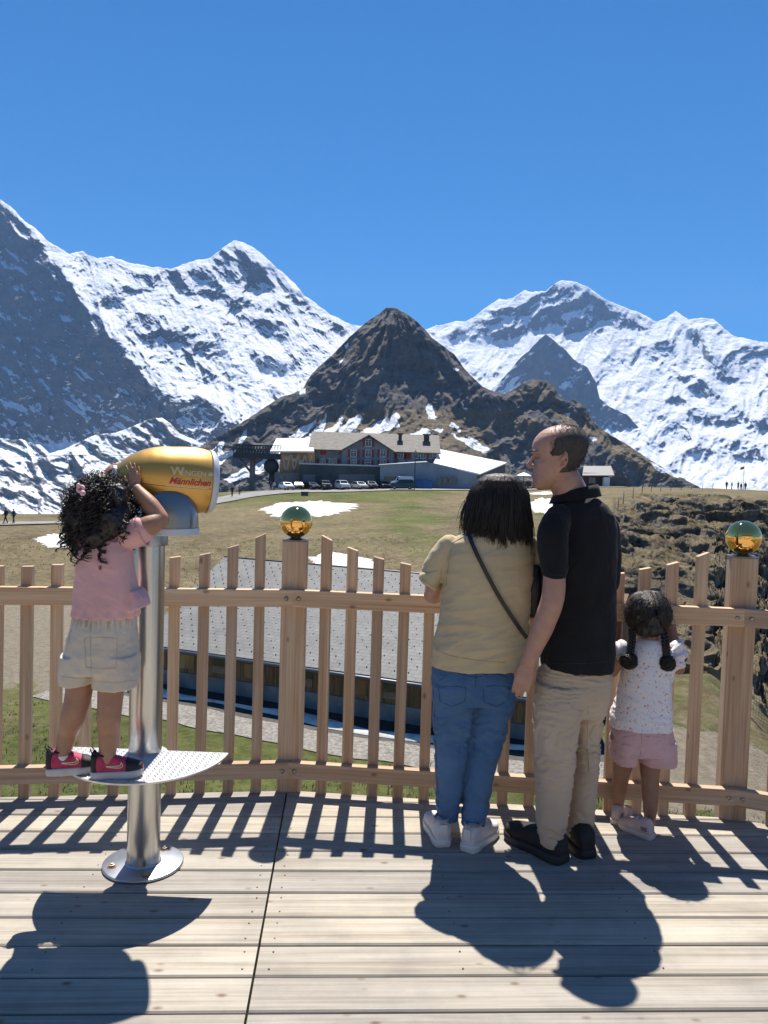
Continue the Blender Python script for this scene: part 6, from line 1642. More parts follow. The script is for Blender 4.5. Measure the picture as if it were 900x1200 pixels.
# stand and fall collar, higher at the nape
cl_ = MB(); nseg = 40; lev = ((0, 1.06, 0), (.022, 1.0, .4), (.040, .98, 1.0), (.043, 1.05, 1.0), (.028, 1.15, .75), (.004, 1.26, .1))
cc = P3(672, 585, DM + .005); vs = []
for i in range(nseg + 1):
    a = R(20 + 320 * i / nseg)                     # open at the throat, which faces left and away
    dv = Vector((-math.sin(R(66)), math.cos(R(66)), 0)); sd = Vector((math.cos(R(66)), math.sin(R(66)), 0))
    dirv = dv * math.cos(a) * 1.12 + sd * math.sin(a)
    back_ = (1 - math.cos(a)) / 2
    for z, k, q in lev:
        vs.append(cc + dirv * (.073 * k) + Vector((0, 0, -.030 + z * (1.0 + .25 * back_) + .042 * back_)) + Vector((.012 * back_, 0, 0)))
k_ = len(lev); fs = [(i * k_ + j, i * k_ + j + 1, (i + 1) * k_ + j + 1, (i + 1) * k_ + j) for i in range(nseg) for j in range(k_ - 1)]
cl_.add(vs, fs, 0, True).build('collar', POLO, polo)

# trousers
tr_ = Solid()
tr_.edges([(764, 644, 708, DM, .10), (780, 634, 714, DM, .115), (792, 630, 717, DM, .12), (815, 627, 714, DM, .12), (835, 625.5, 709, DM + .01, .11)], 2.5)
tr_.edges([(800, 628, 690, DM - .02, .11), (830, 625.5, 683, DM - .04, .105), (860, 624.5, 676, DM - .05, .095), (900, 626.5, 673, DM - .06, .088), (930, 627.5, 669, DM - .07, .082), (960, 629, 664, DM - .08, .074), (980, 631, 660, DM - .08, .068), (988, 632, 659, DM - .08, .064)], 2.3)
tr_.edges([(800, 660, 714, DM + .03, .10), (830, 664, 708, DM + .06, .10), (860, 668, 702, DM + .06, .09), (900, 669, 701, DM + .05, .085), (930, 667, 698, DM + .04, .08), (960, 664, 695, DM + .03, .07), (978, 662.5, 693, DM + .02, .064)], 2.3)
def khaki_folds(co, no):
    z = co[:, 2]; k = np.exp(-((z - .46) / .13)**2) * 1.0 + np.exp(-((z - .14) / .05)**2) * .9 + .35 + .5 * np.exp(-((z - .78) / .08)**2)
    u = z / .085 + co[:, 0] * 9 * np.sin(z * 9) + 1.3 * fbm(co[:, 0] / .07, co[:, 1] / .07, z / .1, 3)
    return .0125 * k * (ridged(co[:, 0] / .13, co[:, 1] / .13, u, 3, .45) - .55) + .0005 * fbm(co[:, 0] * 60, co[:, 1] * 60, z * 60, 2)
KHAKI = cloth('beige_cotton_twill', (0.48, 0.38, 0.285), .07, 5, 800, .0002, .9, .1)
trs = fuse(tr_, 'trousers', KHAKI, man, None, .0048, 4, .5, khaki_folds)
def seam(parent, pts, r_, m_, name='seam'):
    return MB().tube(pts, r_, 5).build(name, m_, parent)
def shrink_to(o, pts, lift=.001):
    """drop points onto the surface of o along the view from the terrace"""
    bpy.context.view_layer.update(); out = []; og = world_loc(o)
    for p in pts:
        s_ = Vector((0, 0, CAMH)); d = (Vector(p) - s_).normalized()
        hit, loc, nrm, _ = o.ray_cast(s_ - og, d)
        if hit: out.append(loc + og + nrm * lift)
    return out
KSEAM = mat('darker_twill_seam', (0.27, 0.205, 0.15), .9)
for line_ in ([(665, 823), (671, 829), (678, 833), (684, 833), (689, 828)], [(655, 806), (668, 808), (686, 810)], [(632, 790), (636, 803), (634, 815)]):
    q = shrink_to(trs, [P3(x, y, DM) for x, y in line_])
    if len(q) > 1: seam(trs, q, .0011, KSEAM)
# shoes
BLK = mat('black_shoe_mesh', (0.011, 0.011, 0.012), .75, 0, .2, 40, .0006, 400); BSOLE = mat('black_rubber_sole', (0.018, 0.018, 0.019), .7, 0, .2, 20)
h1 = atZ(661, 1013, 0); sh1, M1 = shoe(man, Vector((h1.x, h1.y, .001)), 37, .315, .118, BLK, BSOLE, 1.05, sole_h=.036)
h2 = atZ(690, 1008, 0); sh2, M2 = shoe(man, Vector((h2.x, h2.y + .005, .001)), 12, .30, .112, BLK, BSOLE, 1.05, sole_h=.036)
for s_, Mx in ((sh1, M1), (sh2, M2)):
    for t in (.42, .50, .58):
        MB().tube([Mx @ Vector((-.030, t * .3, .098 - .10 * (t - .42))), Mx @ Vector((0, t * .3 + .004, .108 - .12 * (t - .42))), Mx @ Vector((.030, t * .3, .098 - .10 * (t - .42)))], .003, 6).build('lace', mat('black_lace', (0.02, .02, .02), .8), s_)

PSEAM = mat('black_shirt_seam', (0.022, 0.022, 0.024), .8)
for ln_ in ([(656, 604), (663, 622), (666, 645), (665, 672)], [(637, 671), (646, 673), (655, 674), (663, 675)], [(636, 776), (660, 778), (690, 777), (717, 775)], [(700, 590), (709, 606), (713, 630)]):
    q = shrink_to(polo, [P3(a_ + (c_ - a_) * t, b_ + (d_ - b_) * t, DM) for (a_, b_), (c_, d_) in zip(ln_[:-1], ln_[1:]) for t in (0, .25, .5, .75)])
    if len(q) > 1: seam(polo, q, .0012, PSEAM)
for ln_ in ([(634, 982), (645, 983), (658, 982)], [(664, 973), (677, 974), (691, 972)], [(689, 833), (688, 870), (690, 905)]):
    q = shrink_to(trs, [P3(x, y, DM) for x, y in ln_])
    if len(q) > 1: seam(trs, q, .0010, KSEAM)
# ================================================================== woman in the khaki yellow tee
DW = 3.32
feetW = atZ(540, 993, 0)
bw = Solid()
HW = .220
MhW = frame(P3(585, 590, DW + .02), -14, -4, -5)
head(bw, MhW, HW)
bw.limb([P3(583, 606, DW + .01), P3(575, 632, DW)], [.050, .055], 16)
bw.edges([(632, 540, 612, DW, .07), (680, 530, 612, DW, .09), (760, 520, 600, DW, .10), (800, 520, 595, DW, .10)], 2.2)
bw.edges([(790, 516, 552, DW, .07), (880, 518, 537, DW + .01, .05), (958, 517, 531, DW + .02, .034), (968, 515.5, 528, DW + .03, .03), (978, 515.5, 526, DW + .03, .022)], 2.1)
bw.edges([(790, 556, 596, DW, .07), (880, 552, 575, DW - .01, .05), (962, 547.5, 563, DW + .0, .034), (975, 549, 562, DW + .01, .028), (984, 550, 560, DW + .01, .02)], 2.1)
# left arm folded forward onto the rail
sL, eL = P3(520, 645, DW), P3(507, 697, DW + .10); wL = Vector((P3(545, 690, 3.68).x, 3.68, 1.045))
bw.limb([sL, eL], [.034, .036], 14); bw.limb([eL, wL], [.040, .026], 14)
hand(bw, wL, Vector((.7, .5, -.2)), Vector((0, .2, 1)), Vector((0, -1, 0)), .16, (15, 30, 25), 3, .5)
sR, eR = P3(621, 645, DW + .02), P3(632, 705, DW + .10); wR = Vector((P3(612, 690, 3.68).x, 3.68, 1.045))
bw.limb([sR, eR], [.034, .036], 14); bw.limb([eR, wR], [.038, .026], 14)
hand(bw, wR, Vector((-.6, .5, -.2)), Vector((0, .2, 1)), Vector((0, -1, 0)), .16, (15, 30, 25), 3, .5)
woman = fuse(bw, 'person', SKIN_W, None, feetW, .004, 5, .45)
tag(woman, 'woman with shoulder length black hair in a khaki yellow tee, blue jeans and white trainers', 'person', 'family looking out over the fence')
eyes(woman, MhW, HW)
# tee shirt
ts_ = Solid()
ts_.edges([(622, 556, 598, DW, .06), (628, 538, 614, DW, .085), (636, 526, 623, DW, .10), (650, 521, 626, DW, .115), (680, 519, 625, DW, .125), (710, 516, 621, DW, .13), (740, 511, 619, DW, .135), (760, 506, 618, DW, .143), (770, 504.5, 618, DW, .146), (780, 504, 617.5, DW, .146)], 2.5)
ts_.limb([P3(527, 640, DW), P3(516, 655, DW + .01), P3(507, 672, DW + .02)], [.050, .054, .052], 20)
ts_.rings([(P3(508, 668, DW + .02), (pxr(17, DW), 0, .016), (0, .062, 0), 2.2), (P3(501, 685.5, DW + .02), (pxr(10.5, DW), 0, -pxr(6.3, DW)), (0, .062, 0), 2.2)], 26)
ts_.limb([P3(618, 640, DW + .02), P3(626, 656, DW + .04), P3(630, 682, DW + .06)], [.052, .058, .058], 20)
def tee_folds(co, no):
    z = co[:, 2]; k = np.interp(z, [.8, .95, 1.1, 1.3], [1.2, 1.2, .9, .6])
    dx = co[:, 0] - .37
    u = dx / .16 + .6 * fbm(co[:, 0] / .16, co[:, 1] / .16, z / .12, 3); v = z / .085 - dx * 3.0
    return .0100 * k * (ridged(u * .6, co[:, 1] / .2, v, 3, .5) - .55) + .0005 * fbm(co[:, 0] * 60, co[:, 1] * 60, z * 60, 2)
TEE = cloth('khaki_yellow_jersey', (0.50, 0.40, 0.245), .06, 6, 900, .0002, .9, .12)
tee = fuse(ts_, 't_shirt', TEE, woman, None, .005, 6, .5, tee_folds)
# jeans
je = Solid()
je.edges([(764, 514, 600, DW, .115), (778, 508, 605, DW, .128), (790, 505.5, 606.5, DW, .135), (805, 505.5, 606.5, DW, .135), (820, 506, 605, DW, .125)], 2.5)
je.edges([(800, 505.5, 560, DW, .125), (830, 507, 557, DW + .005, .11), (860, 508, 553, DW + .01, .098), (890, 509, 549, DW + .01, .090), (920, 510.5, 543.5, DW + .01, .080), (945, 511.5, 538.5, DW + .01, .068), (958, 512.5, 536.5, DW + .01, .062)], 2.35)
je.edges([(800, 556, 606.5, DW, .12), (825, 553, 603.5, DW, .11), (850, 551.5, 595, DW, .098), (880, 549, 586, DW - .01, .09), (910, 545.5, 578.5, DW - .015, .080), (940, 542.5, 573, DW - .02, .068), (966, 540.5, 568.5, DW - .02, .060)], 2.35)
def jean_folds(co, no):
    z = co[:, 2]; k = .5 + 1.0 * np.exp(-((z - .48) / .10)**2) + .9 * np.exp(-((z - .17) / .06)**2) + .6 * np.exp(-((z - .74) / .06)**2)
    u = z / .06 + 2.5 * (co[:, 0] - .35) * np.sign(co[:, 0] - .37) + .7 * fbm(co[:, 0] / .08, co[:, 1] / .08, z / .1, 3)
    return .0115 * k * (ridged(co[:, 0] / .14, co[:, 1] / .14, u, 3, .5) - .55)
DENIM = cloth('blue_denim', (0.045, 0.105, 0.215), 0, 4.5, 1100, .0003, .85, .1, col2=(0.085, 0.165, 0.30))
jn = fuse(je, 'jeans', DENIM, woman, None, .0046, 4, .5, jean_folds)
DSEAM = mat('dark_denim_seam', (0.02, 0.045, 0.10), .9)
for ln_ in ([(557, 783), (558, 792), (557, 806)], [(520, 788), (538, 789), (552, 793), (558, 794)], [(558, 794), (572, 790), (592, 787)], [(513, 954), (525, 956), (536, 954)], [(541, 962), (555, 965), (568, 962)]):
    q = shrink_to(jn, [P3(x, y, DW) for x, y in ln_])
    if len(q) > 1: seam(jn, q, .0013, DSEAM)
# trainers
WSH = mat('white_trainer_leather', (0.62, 0.57, 0.56), .6, 0, .06, 20, .0004, 300); WSO = mat('white_rubber_sole', (0.66, 0.62, 0.60), .55)
WLN = mat('grey_trainer_lining', (0.30, 0.28, 0.28), .9)
for (px, py), yw, L in (((519.5, 994), 8, .25), ((546.5, 1000), -33, .255)):
    h_ = atZ(px, py, 0); s_, Mx = shoe(woman, Vector((h_.x, h_.y, .001)), yw, L, .098, WSH, WSO, 1.0, sole_h=.034)
    MB().tube([Mx @ Vector((.030 * math.cos(a), .055 + .045 * math.sin(a), .108 - .004 * math.sin(a))) for a in np.linspace(0, 2 * math.pi, 20)], .006, 6).build('collar_lining', WLN, s_)
    MB().box((0, 0, 0), (.03, .008, .045), M=Mx @ Matrix.Translation((0, .004, .075))).build('heel_tab', WSO, s_, bevel=.002)
    for t in (.46, .54, .62):
        MB().tube([Mx @ Vector((-.024, t * L, .096 - .10 * (t - .42))), Mx @ Vector((0, t * L, .104 - .12 * (t - .42))), Mx @ Vector((.024, t * L, .096 - .10 * (t - .42)))], .0028, 6).build('lace', WSO, s_)
# hair: straight, layered, falling past the neck
rw = random.Random(12); HCn = P3(583.5, 590, DW + .02); paths = []; rads = []
cap = Solid(); cap.rings([(P3(585.5 + dx, y, DW + dy), (pxr(w, DW), 0, 0), (0, b, 0), 2.2) for y, w, b, dx, dy in ((555, 7, .025, 1, .02), (557.5, 19, .065, 1, .02), (564, 27, .09, 0, .02), (576, 31, .10, -1, .02), (590, 32.5, .105, -2, .015), (606, 32, .095, -2, .01), (618, 29, .075, -2, -.01), (626, 22, .05, -1, -.03))], 40)
fuse(cap, 'hair', HAIR_BLACK, woman, None, .005, 6, .5, lambda co, no: .004 * (ridged(np.arctan2(co[:, 1] - HCn.y, co[:, 0] - HCn.x) * 9, co[:, 2] * 3, 0, 3) - .5))
wh = [o for o in woman.children if o.name.startswith('hair')][0]
for i in range(1900):
    a = rw.uniform(-math.pi, math.pi)                     # 0 = towards the terrace
    if abs(a) > 2.55: continue
    k = rw.uniform(.95, 1.10); ln_ = (rw.uniform(.74, 1.04) + .05 * math.sin(a * 5 + .5) + .07 * math.sin(a)) * (1 - .22 * max(0, abs(a) - 1.2))
    dx, dy = math.sin(a), -math.cos(a); dr_ = rw.gauss(0, .010)
    pts = []; ph = rw.uniform(0, 6); cl_ph = math.sin(a * 23 + 1.3) * .012
    for t in np.linspace(0, 1, 13):
        y_ = 557 + (650 * ln_ + 557 * (1 - ln_) - 557) * t
        w = np.interp(y_, [555, 560, 566, 576, 590, 606, 622, 640, 660], [4, 17, 25.5, 31, 33.5, 35, 35.5, 34, 32]); b = np.interp(y_, [555, 560, 576, 590, 606, 622, 640, 660], [.015, .055, .098, .108, .106, .098, .09, .085])
        cxx = np.interp(y_, [557, 576, 600, 630, 655], [586.5, 585, 583, 582.5, 583]) 
        cen = P3(cxx, y_, DW + .02 - .02 * t); wv = dr_ * t * t + (.007 * math.sin(ph * .25 + a * 3 + t * 6) + cl_ph * t * 1.5) * t
        kk = k + (.10 * math.sin(a * 17) * t if t > .5 else 0)
        pts.append(cen + Vector((dx * pxr(w, DW) * kk + wv, dy * b * kk, 0)))
    paths.append(pts); rads.append(rw.uniform(.0009, .0020))
for i in range(150):                                          # flyaway hairs catching the sun
    a = rw.uniform(-1.9, 1.9); pts = []
    for t in np.linspace(0, 1, 8):
        y_ = rw.uniform(-.6, .6) + 558 + 45 * t; w = np.interp(y_, [555, 560, 576, 600], [6, 20, 33, 36]) + 2.2 * math.sin(t * 3)
        pts.append(P3(585, y_, DW + .02) + Vector((math.sin(a) * pxr(w, DW), -math.cos(a) * .112, 0)))
    paths.append(pts); rads.append(.0006)
strands('hair_strand', paths, rads, HAIR_BLACK, wh, 4)['kind'] = 'stuff'
# shoulder bag: strap across the back, small black bag at the right hip
hb0 = P3(627, 700, DW - .02)
bag = empty('shoulder_bag', P3(625, 745, DW - .02)); tag(bag, 'black shoulder bag with a thin strap running diagonally across the yellow tee', 'bag')
BAGM = mat('black_bag_nylon', (0.014, 0.013, 0.015), .55, 0, .2, 30, .0006, 300)
bo = Solid(); bo.limb([P3(628, 668, DW - .02), P3(626, 690, DW - .03), P3(624, 716, DW - .02)], [.022, .034, .030], 16, flat=1.2)
fuse(bo, 'pouch', BAGM, bag, None, .005, 5)
sp = []
for x, y in ((548, 622), (552, 634), (558, 648), (566, 664), (575, 682), (585, 700), (596, 718), (607, 735), (616, 747)):
    sp.append(P3(x, y, DW))
sp = [sp[i].lerp(sp[i + 1], t) for i in range(len(sp) - 1) for t in (0, .25, .5, .75)] + [sp[-1]]
q = shrink_to(tee, sp, .006)
for _ in range(4): q = [q[0]] + [(q[i - 1] + q[i] * 2 + q[i + 1]) / 4 for i in range(1, len(q) - 1)] + [q[-1]]
q = [p - (p - Vector((0, 0, CAMH))).normalized() * .004 for p in q]
stp_ = MB(); vs = []; fs = []
for i, p in enumerate(q):
    t = (q[min(i + 1, len(q) - 1)] - q[max(i - 1, 0)]).normalized(); vdir = (p - Vector((0, 0, CAMH))).normalized(); s_ = t.cross(vdir).normalized() * .0085
    for k in (s_ - vdir * .002, -s_ - vdir * .002, -s_ + vdir * .004, s_ + vdir * .004): vs.append(p + k)
for i in range(len(q) - 1):
    for k in range(4): fs.append((i * 4 + k, i * 4 + (k + 1) % 4, i * 4 + 4 + (k + 1) % 4, i * 4 + 4 + k))
stp_.add(vs, fs, 0, False).build('strap', mat('dark_brown_strap', (0.022, 0.014, 0.016), .5), bag)

TSEAM = mat('darker_khaki_seam', (0.36, 0.265, 0.13), .9)
for ln_ in ([(507, 760), (530, 769), (560, 774), (600, 777)], [(530, 640), (526, 660), (522, 690)], [(495, 679), (502, 684), (508, 688)], [(548, 626), (538, 632), (528, 638)]):
    q = shrink_to(tee, [P3(a_ + (c_ - a_) * t, b_ + (d_ - b_) * t, DW) for (a_, b_), (c_, d_) in zip(ln_[:-1], ln_[1:]) for t in (0, .2, .4, .6, .8)])
    if len(q) > 1: seam(tee, q, .0011, TSEAM)
for ln_ in ([(514, 806), (516, 822), (530, 828), (545, 822), (546, 806), (530, 804), (514, 806)], [(566, 806), (567, 822), (581, 828), (596, 821), (597, 805), (580, 803), (566, 806)], [(508, 800), (510, 860), (513, 920), (515, 950)]):
    q = shrink_to(jn, [P3(a_ + (c_ - a_) * t, b_ + (d_ - b_) * t, DW) for (a_, b_), (c_, d_) in zip(ln_[:-1], ln_[1:]) for t in (0, .33, .66)])
    if len(q) > 1: seam(jn, q, .0010, DSEAM)
# ================================================================== girl on the step plate
DG = 2.80
footL, footR = Vector(((75 - CX) / FPX * 2.745, 2.745, PZ)), Vector(((133 - CX) / FPX * 2.72, 2.72, PZ))
feetG = Vector(((118 - CX) / FPX * DG, DG, PZ))
bg = Solid(); HG = .205
MhG = frame(P3(121, 601, DG + .05), -26, 10, 4)
head(bg, MhG, HG, child=True, nose=.85)
bg.limb([P3(122, 622, DG + .03), P3(122, 645, DG + .01)], [.036, .040], 14)
bg.edges([(640, 98, 152, DG, .05), (680, 97, 154, DG, .065), (715, 96, 152, DG, .07), (745, 88, 152, DG, .08), (775, 82, 154, DG, .08)], 2.2)
# legs
aL, aR = Vector(footL) + Vector((0.0, .03, .065)), Vector(footR) + Vector((-.012, .03, .065))
bg.limb([P3(93, 765, DG), P3(93, 806, DG - .01), P3(86, 838, DG - .03), P3(79, 862, 2.785), P3(74, 882, 2.775), P3(73, 893, 2.775), P3(73, 905, 2.775)], [pxr(17, DG), pxr(15.5, DG), pxr(14, DG), pxr(11.5, DG), pxr(8.6, DG), pxr(7.6, DG), pxr(6.0, DG)], 20)
bg.limb([P3(131, 765, DG), P3(130, 806, DG - .02), P3(128, 838, DG - .04), P3(127, 866, 2.765), P3(126, 888, 2.755), P3(125.5, 898, 2.755), P3(125.5, 910, 2.755)], [pxr(17, DG), pxr(15, DG), pxr(13.8, DG), pxr(11.5, DG), pxr(8.8, DG), pxr(7.6, DG), pxr(6.0, DG)], 20)
# right arm: out to the elbow, forearm back up to the eyepiece
shg = P3(154, 624, DG + .0); elg = P3(188, 608, DG + .03); wrg = P3(159, 573, DG + .06)
bg.limb([shg, P3(172, 617, DG), elg], [pxr(15.0, DG), pxr(13, DG), pxr(10.5, DG)], 18)
bg.limb([elg, P3(177, 593, DG + .04), wrg], [pxr(10.5, DG), pxr(10.5, DG), pxr(7.6, DG)], 18)
hd = P3(155, 541, DG + .07) - wrg
hand(bg, wrg, hd, Vector((.35, -1, .2)), Vector((-1, 0, .1)), .104, (6, 10, 8), 5, .3, 1.0)
# left arm goes up on the far side
shl = P3(98, 632, DG + .02); ell = P3(92, 590, DG + .14); wrl = P3(120, 560, 2.97)
bg.limb([shl, ell], [.038, .030], 14); bg.limb([ell, wrl], [.030, .023], 14)
hand(bg, wrl, P3(138, 539, 2.985) - wrl, Vector((-.3, -.6, .7)), Vector((0, -1, 0)), .10, (14, 22, 16), 4, .4)
girl = fuse(bg, 'person', SKIN_G, None, feetG, .0032, 5, .45)
tag(girl, 'curly haired girl in pink tee and beige shorts on the telescope step', 'person', 'family looking out over the fence')
eyes(girl, MhG, HG)
tg = Solid()
tg.edges([(628, 106, 142, DG + .01, .05), (634, 98, 150, DG, .062), (645, 94, 155, DG, .072), (662, 91, 156.5, DG, .080), (685, 88.5, 160, DG, .088), (705, 87.5, 164, DG, .094), (721, 86.5, 162, DG, .098)], 2.45)
tg.limb([P3(147, 630, DG), P3(156, 626, DG), P3(163, 622, DG)], [pxr(15, DG), pxr(17, DG), pxr(17.5, DG)], 20)
tg.limb([P3(103, 634, DG + .01), P3(98, 622, DG + .05)], [pxr(15, DG), pxr(15, DG)], 20)
tg.rings([(P3(160, 690, DG), (pxr(5, DG), 0, 0), (0, .06, 0), 2.2), (P3(163, 700, DG), (pxr(8, DG), 0, pxr(1, DG)), (0, .07, 0), 2.2), (P3(164, 712, DG), (pxr(9, DG), 0, pxr(3, DG)), (0, .08, 0), 2.2)], 24)
def gtee(co, no):
    z = co[:, 2]; dx = co[:, 0] + 1.0
    u = dx / .10 + .5 * fbm(co[:, 0] / .1, co[:, 1] / .1, z / .1, 3)
    d = .006 * np.interp(z, [1.0, 1.1, 1.25], [1.3, 1.0, .7]) * (ridged(u * .7, co[:, 1] / .12, z / .09 + dx * 4, 3) - .55)
    d += .0035 * np.sin(np.arctan2(co[:, 1] - DG, co[:, 0] + 1.0) * 16) * np.exp(-((z - zhem) / .018)**2)
    return d
zhem = P3(120, 719, DG).z
PINK = cloth('pink_jersey', (0.66, 0.375, 0.36), .06, 7, 900, .0002, .9, .15)
gt = fuse(tg, 't_shirt', PINK, girl, None, .0038, 5, .5, gtee)
fr_ = MB(); vs = []; n_ = 60                                  # frilled sleeve edge
for i in range(n_ + 1):
    a = 2 * math.pi * i / n_; wob = .005 * math.sin(i * 2.4); c = P3(163, 623, DG); ax = Vector((.93, 0, .36)); up = Vector((-.36, 0, .93)); ss = Vector((0, 1, 0))
    for k, r_ in ((-.004, .050), (.006, .053 + wob * .4), (.014, .056 + wob)): vs.append(c + ax * (k + wob * .3) + (up * math.cos(a) + ss * math.sin(a)) * r_)
fr_.add(vs, [(i * 3 + j, i * 3 + j + 1, i * 3 + j + 4, i * 3 + j + 3) for i in range(n_) for j in range(2)], 0, True).build('sleeve_frill', PINK, gt)
sg_ = Solid()
sg_.edges([(716, 91, 157, DG, .088), (726, 88, 158, DG, .095), (745, 82, 160, DG, .105), (770, 76, 161.5, DG, .112), (784, 74, 162, DG, .11)], 2.5)
sg_.edges([(765, 75, 118, DG - .005, .10), (785, 73, 114, DG - .01, .095), (799, 73, 109.5, DG - .015, .088)], 2.5)
sg_.edges([(765, 108, 162, DG - .005, .10), (785, 110, 162, DG - .01, .095), (804, 111, 160.5, DG - .015, .088)], 2.5)
zw_ = P3(120, 722, DG).z
def gsh(co, no):
    z = co[:, 2]; a = np.arctan2(co[:, 1] - DG, co[:, 0] + 1.01)
    return .005 * np.sin(a * 34 + fbm(a * 3, z * 4, 0, 2) * 4) * np.exp(-((z - zw_) / .022)**2) + .006 * (ridged(co[:, 0] / .09, co[:, 1] / .1, z / .07 + co[:, 0] * 3, 3) - .55)
BEIGE = cloth('beige_cotton', (0.58, 0.50, 0.40), .06, 7, 900, .0002, .9, .12)
gs = fuse(sg_, 'shorts', BEIGE, girl, None, .0038, 4, .5, gsh)
BSEAM = mat('beige_seam', (0.48, 0.41, 0.325), .9)
for ln_ in ([(99, 748), (100, 765), (101, 782), (118, 784), (136, 783), (137, 765), (137, 748), (118, 747), (99, 748)], [(106, 730), (106, 760), (107, 792)], [(73, 793), (90, 795), (109, 795)], [(111, 799), (135, 800), (160, 797)], [(84, 738), (80, 752), (78, 764)]):
    ln2 = []
    for (a, b_), (c, d) in zip(ln_[:-1], ln_[1:]): ln2 += [(a + (c - a) * t, b_ + (d - b_) * t) for t in (0, .25, .5, .75)]
    q = shrink_to(gs, [P3(x, y, DG) for x, y in ln2 + [ln_[-1]]])
    if len(q) > 1: seam(gs, q, .0008, BSEAM)
for x in (99, 124, 148):
    q = shrink_to(gs, [P3(x, y, DG) for y in (719, 724, 730, 735)], .002)
    if len(q) > 1: seam(gs, q, .004, BEIGE, 'belt_loop')
# pink and black trainers pointing right
PSH = mat('raspberry_shoe_knit', (0.42, 0.03, 0.085), .7, 0, .2, 60, .0005, 500); GSO = mat('pale_grey_sole', (0.52, 0.50, 0.50), .6, 0, .15, 12); BTR = mat('black_shoe_trim', (0.014, .013, .015), .7); SWM = mat('pale_yellow_piping', (0.75, 0.66, 0.38), .5)
for ax_, ay_, yw in ((P3(73, 893, 2.775).x, 2.775, -74), (P3(125.5, 898, 2.755).x, 2.755, -78)):
    heel = Vector((ax_ - .052 * math.sin(R(-yw)), ay_ - .052 * math.cos(R(yw)), PZ + .0005)); L = .176
    s_, Mx = shoe(girl, heel, yw, L, .066, PSH, GSO, 1.0, sole_h=.026, pitch=0)
    # black collar, heel panel, pull tabs, toe panel, curved tick mark on the outer side
    MB().tube([Mx @ Vector((.021 * math.cos(a), .040 + .034 * math.sin(a), .083 + (.016 if math.sin(a) > .8 else .010 if math.sin(a) < -.8 else 0))) for a in np.linspace(0, 2 * math.pi, 26)], .0042, 6).build('collar', BTR, s_)
    hp = Solid(); hp.rings([(Mx @ Vector((0, .012, z)), Mx.to_3x3() @ Vector((.0245, 0, 0)), Mx.to_3x3() @ Vector((0, .0155, 0)), 2.2) for z in (.026, .045, .075, .082)], 20); hp.build('heel_panel', BTR, s_)
    for y0, zz in ((.004, .088), (.074, .092)):
        MB().tube([Mx @ Vector((0, y0, zz - .006)), Mx @ Vector((0, y0 - .010, zz + .012)), Mx @ Vector((0, y0 - .004, zz + .024)), Mx @ Vector((0, y0 + .004, zz + .010)), Mx @ Vector((0, y0 + .004, zz - .004))], .0024, 6).build('pull_tab', BTR, s_)
    tp_ = Solid(); rows = []
    for t, w, z in ((.66, .99, .0655), (.74, 1.0, .0585), (.84, .93, .0520), (.93, .77, .0458), (.985, .48, .0385)):
        zt = .0156 + z * (L / .29)**.6 * 1.0 + .0015; rows.append((Mx @ Vector((0, t * L * .985 + .004, (zt + .012) / 2)), Mx.to_3x3() @ Vector((w * .0331 * .975, 0, 0)), Mx.to_3x3() @ Vector((0, 0, (zt - .012) / 2)), 2.6))
    tp_.rings(rows, 24); tp_.build('toe_panel', BTR, s_)
    sw = []
    for y, z, d in ((.052, .046, 0), (.068, .043, 0), (.084, .041, 0), (.100, .041, 0), (.108, .046, 0), (.107, .054, 0), (.101, .060, 0), (.102, .054, 0), (.100, .049, 0), (.084, .047, 0), (.068, .047, 0), (.052, .0475, 0)):
        sw.append(Mx @ Vector((.060, y, z)))
    # drop the mark onto the side of the upper
    bpy.context.view_layer.update(); og = world_loc(s_); o2 = []
    side = (Mx.to_3x3() @ Vector((1, 0, 0))).normalized()
    for p in sw:
        hit, loc, nrm, _ = s_.ray_cast(p - og, -side)
        if hit: o2.append(loc + og + side * .0012)
    if len(o2) > 4: MB().tube(o2, .0016, 6).build('tick_emblem', SWM, s_)
MB().lathe([(.0240, -.022), (.0285, -.004), (.0272, .0)], 22, P3(74.2, 883.5, 2.775), sm=True).build('sock', mat('white_sock', (.65, .64, .62), .9), girl)
# curls
rg = random.Random(21); HC1 = P3(119, 600, DG + .045)
core = Solid()
core.ball(HC1 + Vector((0, .0, .005)), (.106, .106, .114), 24, 18)
for c_, r_ in ((P3(104, 580, DG + .0), 0.056), (P3(135, 582, DG + .0), 0.053), (P3(98, 610, DG - .02), 0.058), (P3(133, 612, DG - .03), 0.061), (P3(114, 630, DG - .04), 0.052), (P3(118, 568, DG + .04), 0.048), (P3(142, 600, DG), 0.044), (P3(92, 625, DG), 0.041)): core.ball(c_, r_, 16, 12)
gh = fuse(core, 'hair', HAIR_CURLY, girl, None, .006, 4, .5, lambda co, no: .016 * (ridged(co[:, 0] / .045, co[:, 1] / .045, co[:, 2] / .05, 4, .6) - .62) - .004)
def curl(p, d, ln_, rc, turns, droop, seed_, n=44):
    """a spring shaped lock that leaves p along d and sags"""
    d = Vector(d).normalized(); pts = []; ph = seed_; pos = Vector(p); v = Vector(d)
    for i in range(n):
        t = i / (n - 1); v = (v + Vector((0, 0, -droop / n * 2.6))).normalized(); pos = pos + v * (ln_ / n)
        a = v.orthogonal().normalized(); b_ = v.cross(a); ang = ph + turns * 2 * math.pi * t
        r_ = rc * min(1, t * 4)
        pts.append(pos + a * (r_ * math.cos(ang)) + b_ * (r_ * math.sin(ang)))
    return pts
paths = []; rads = []
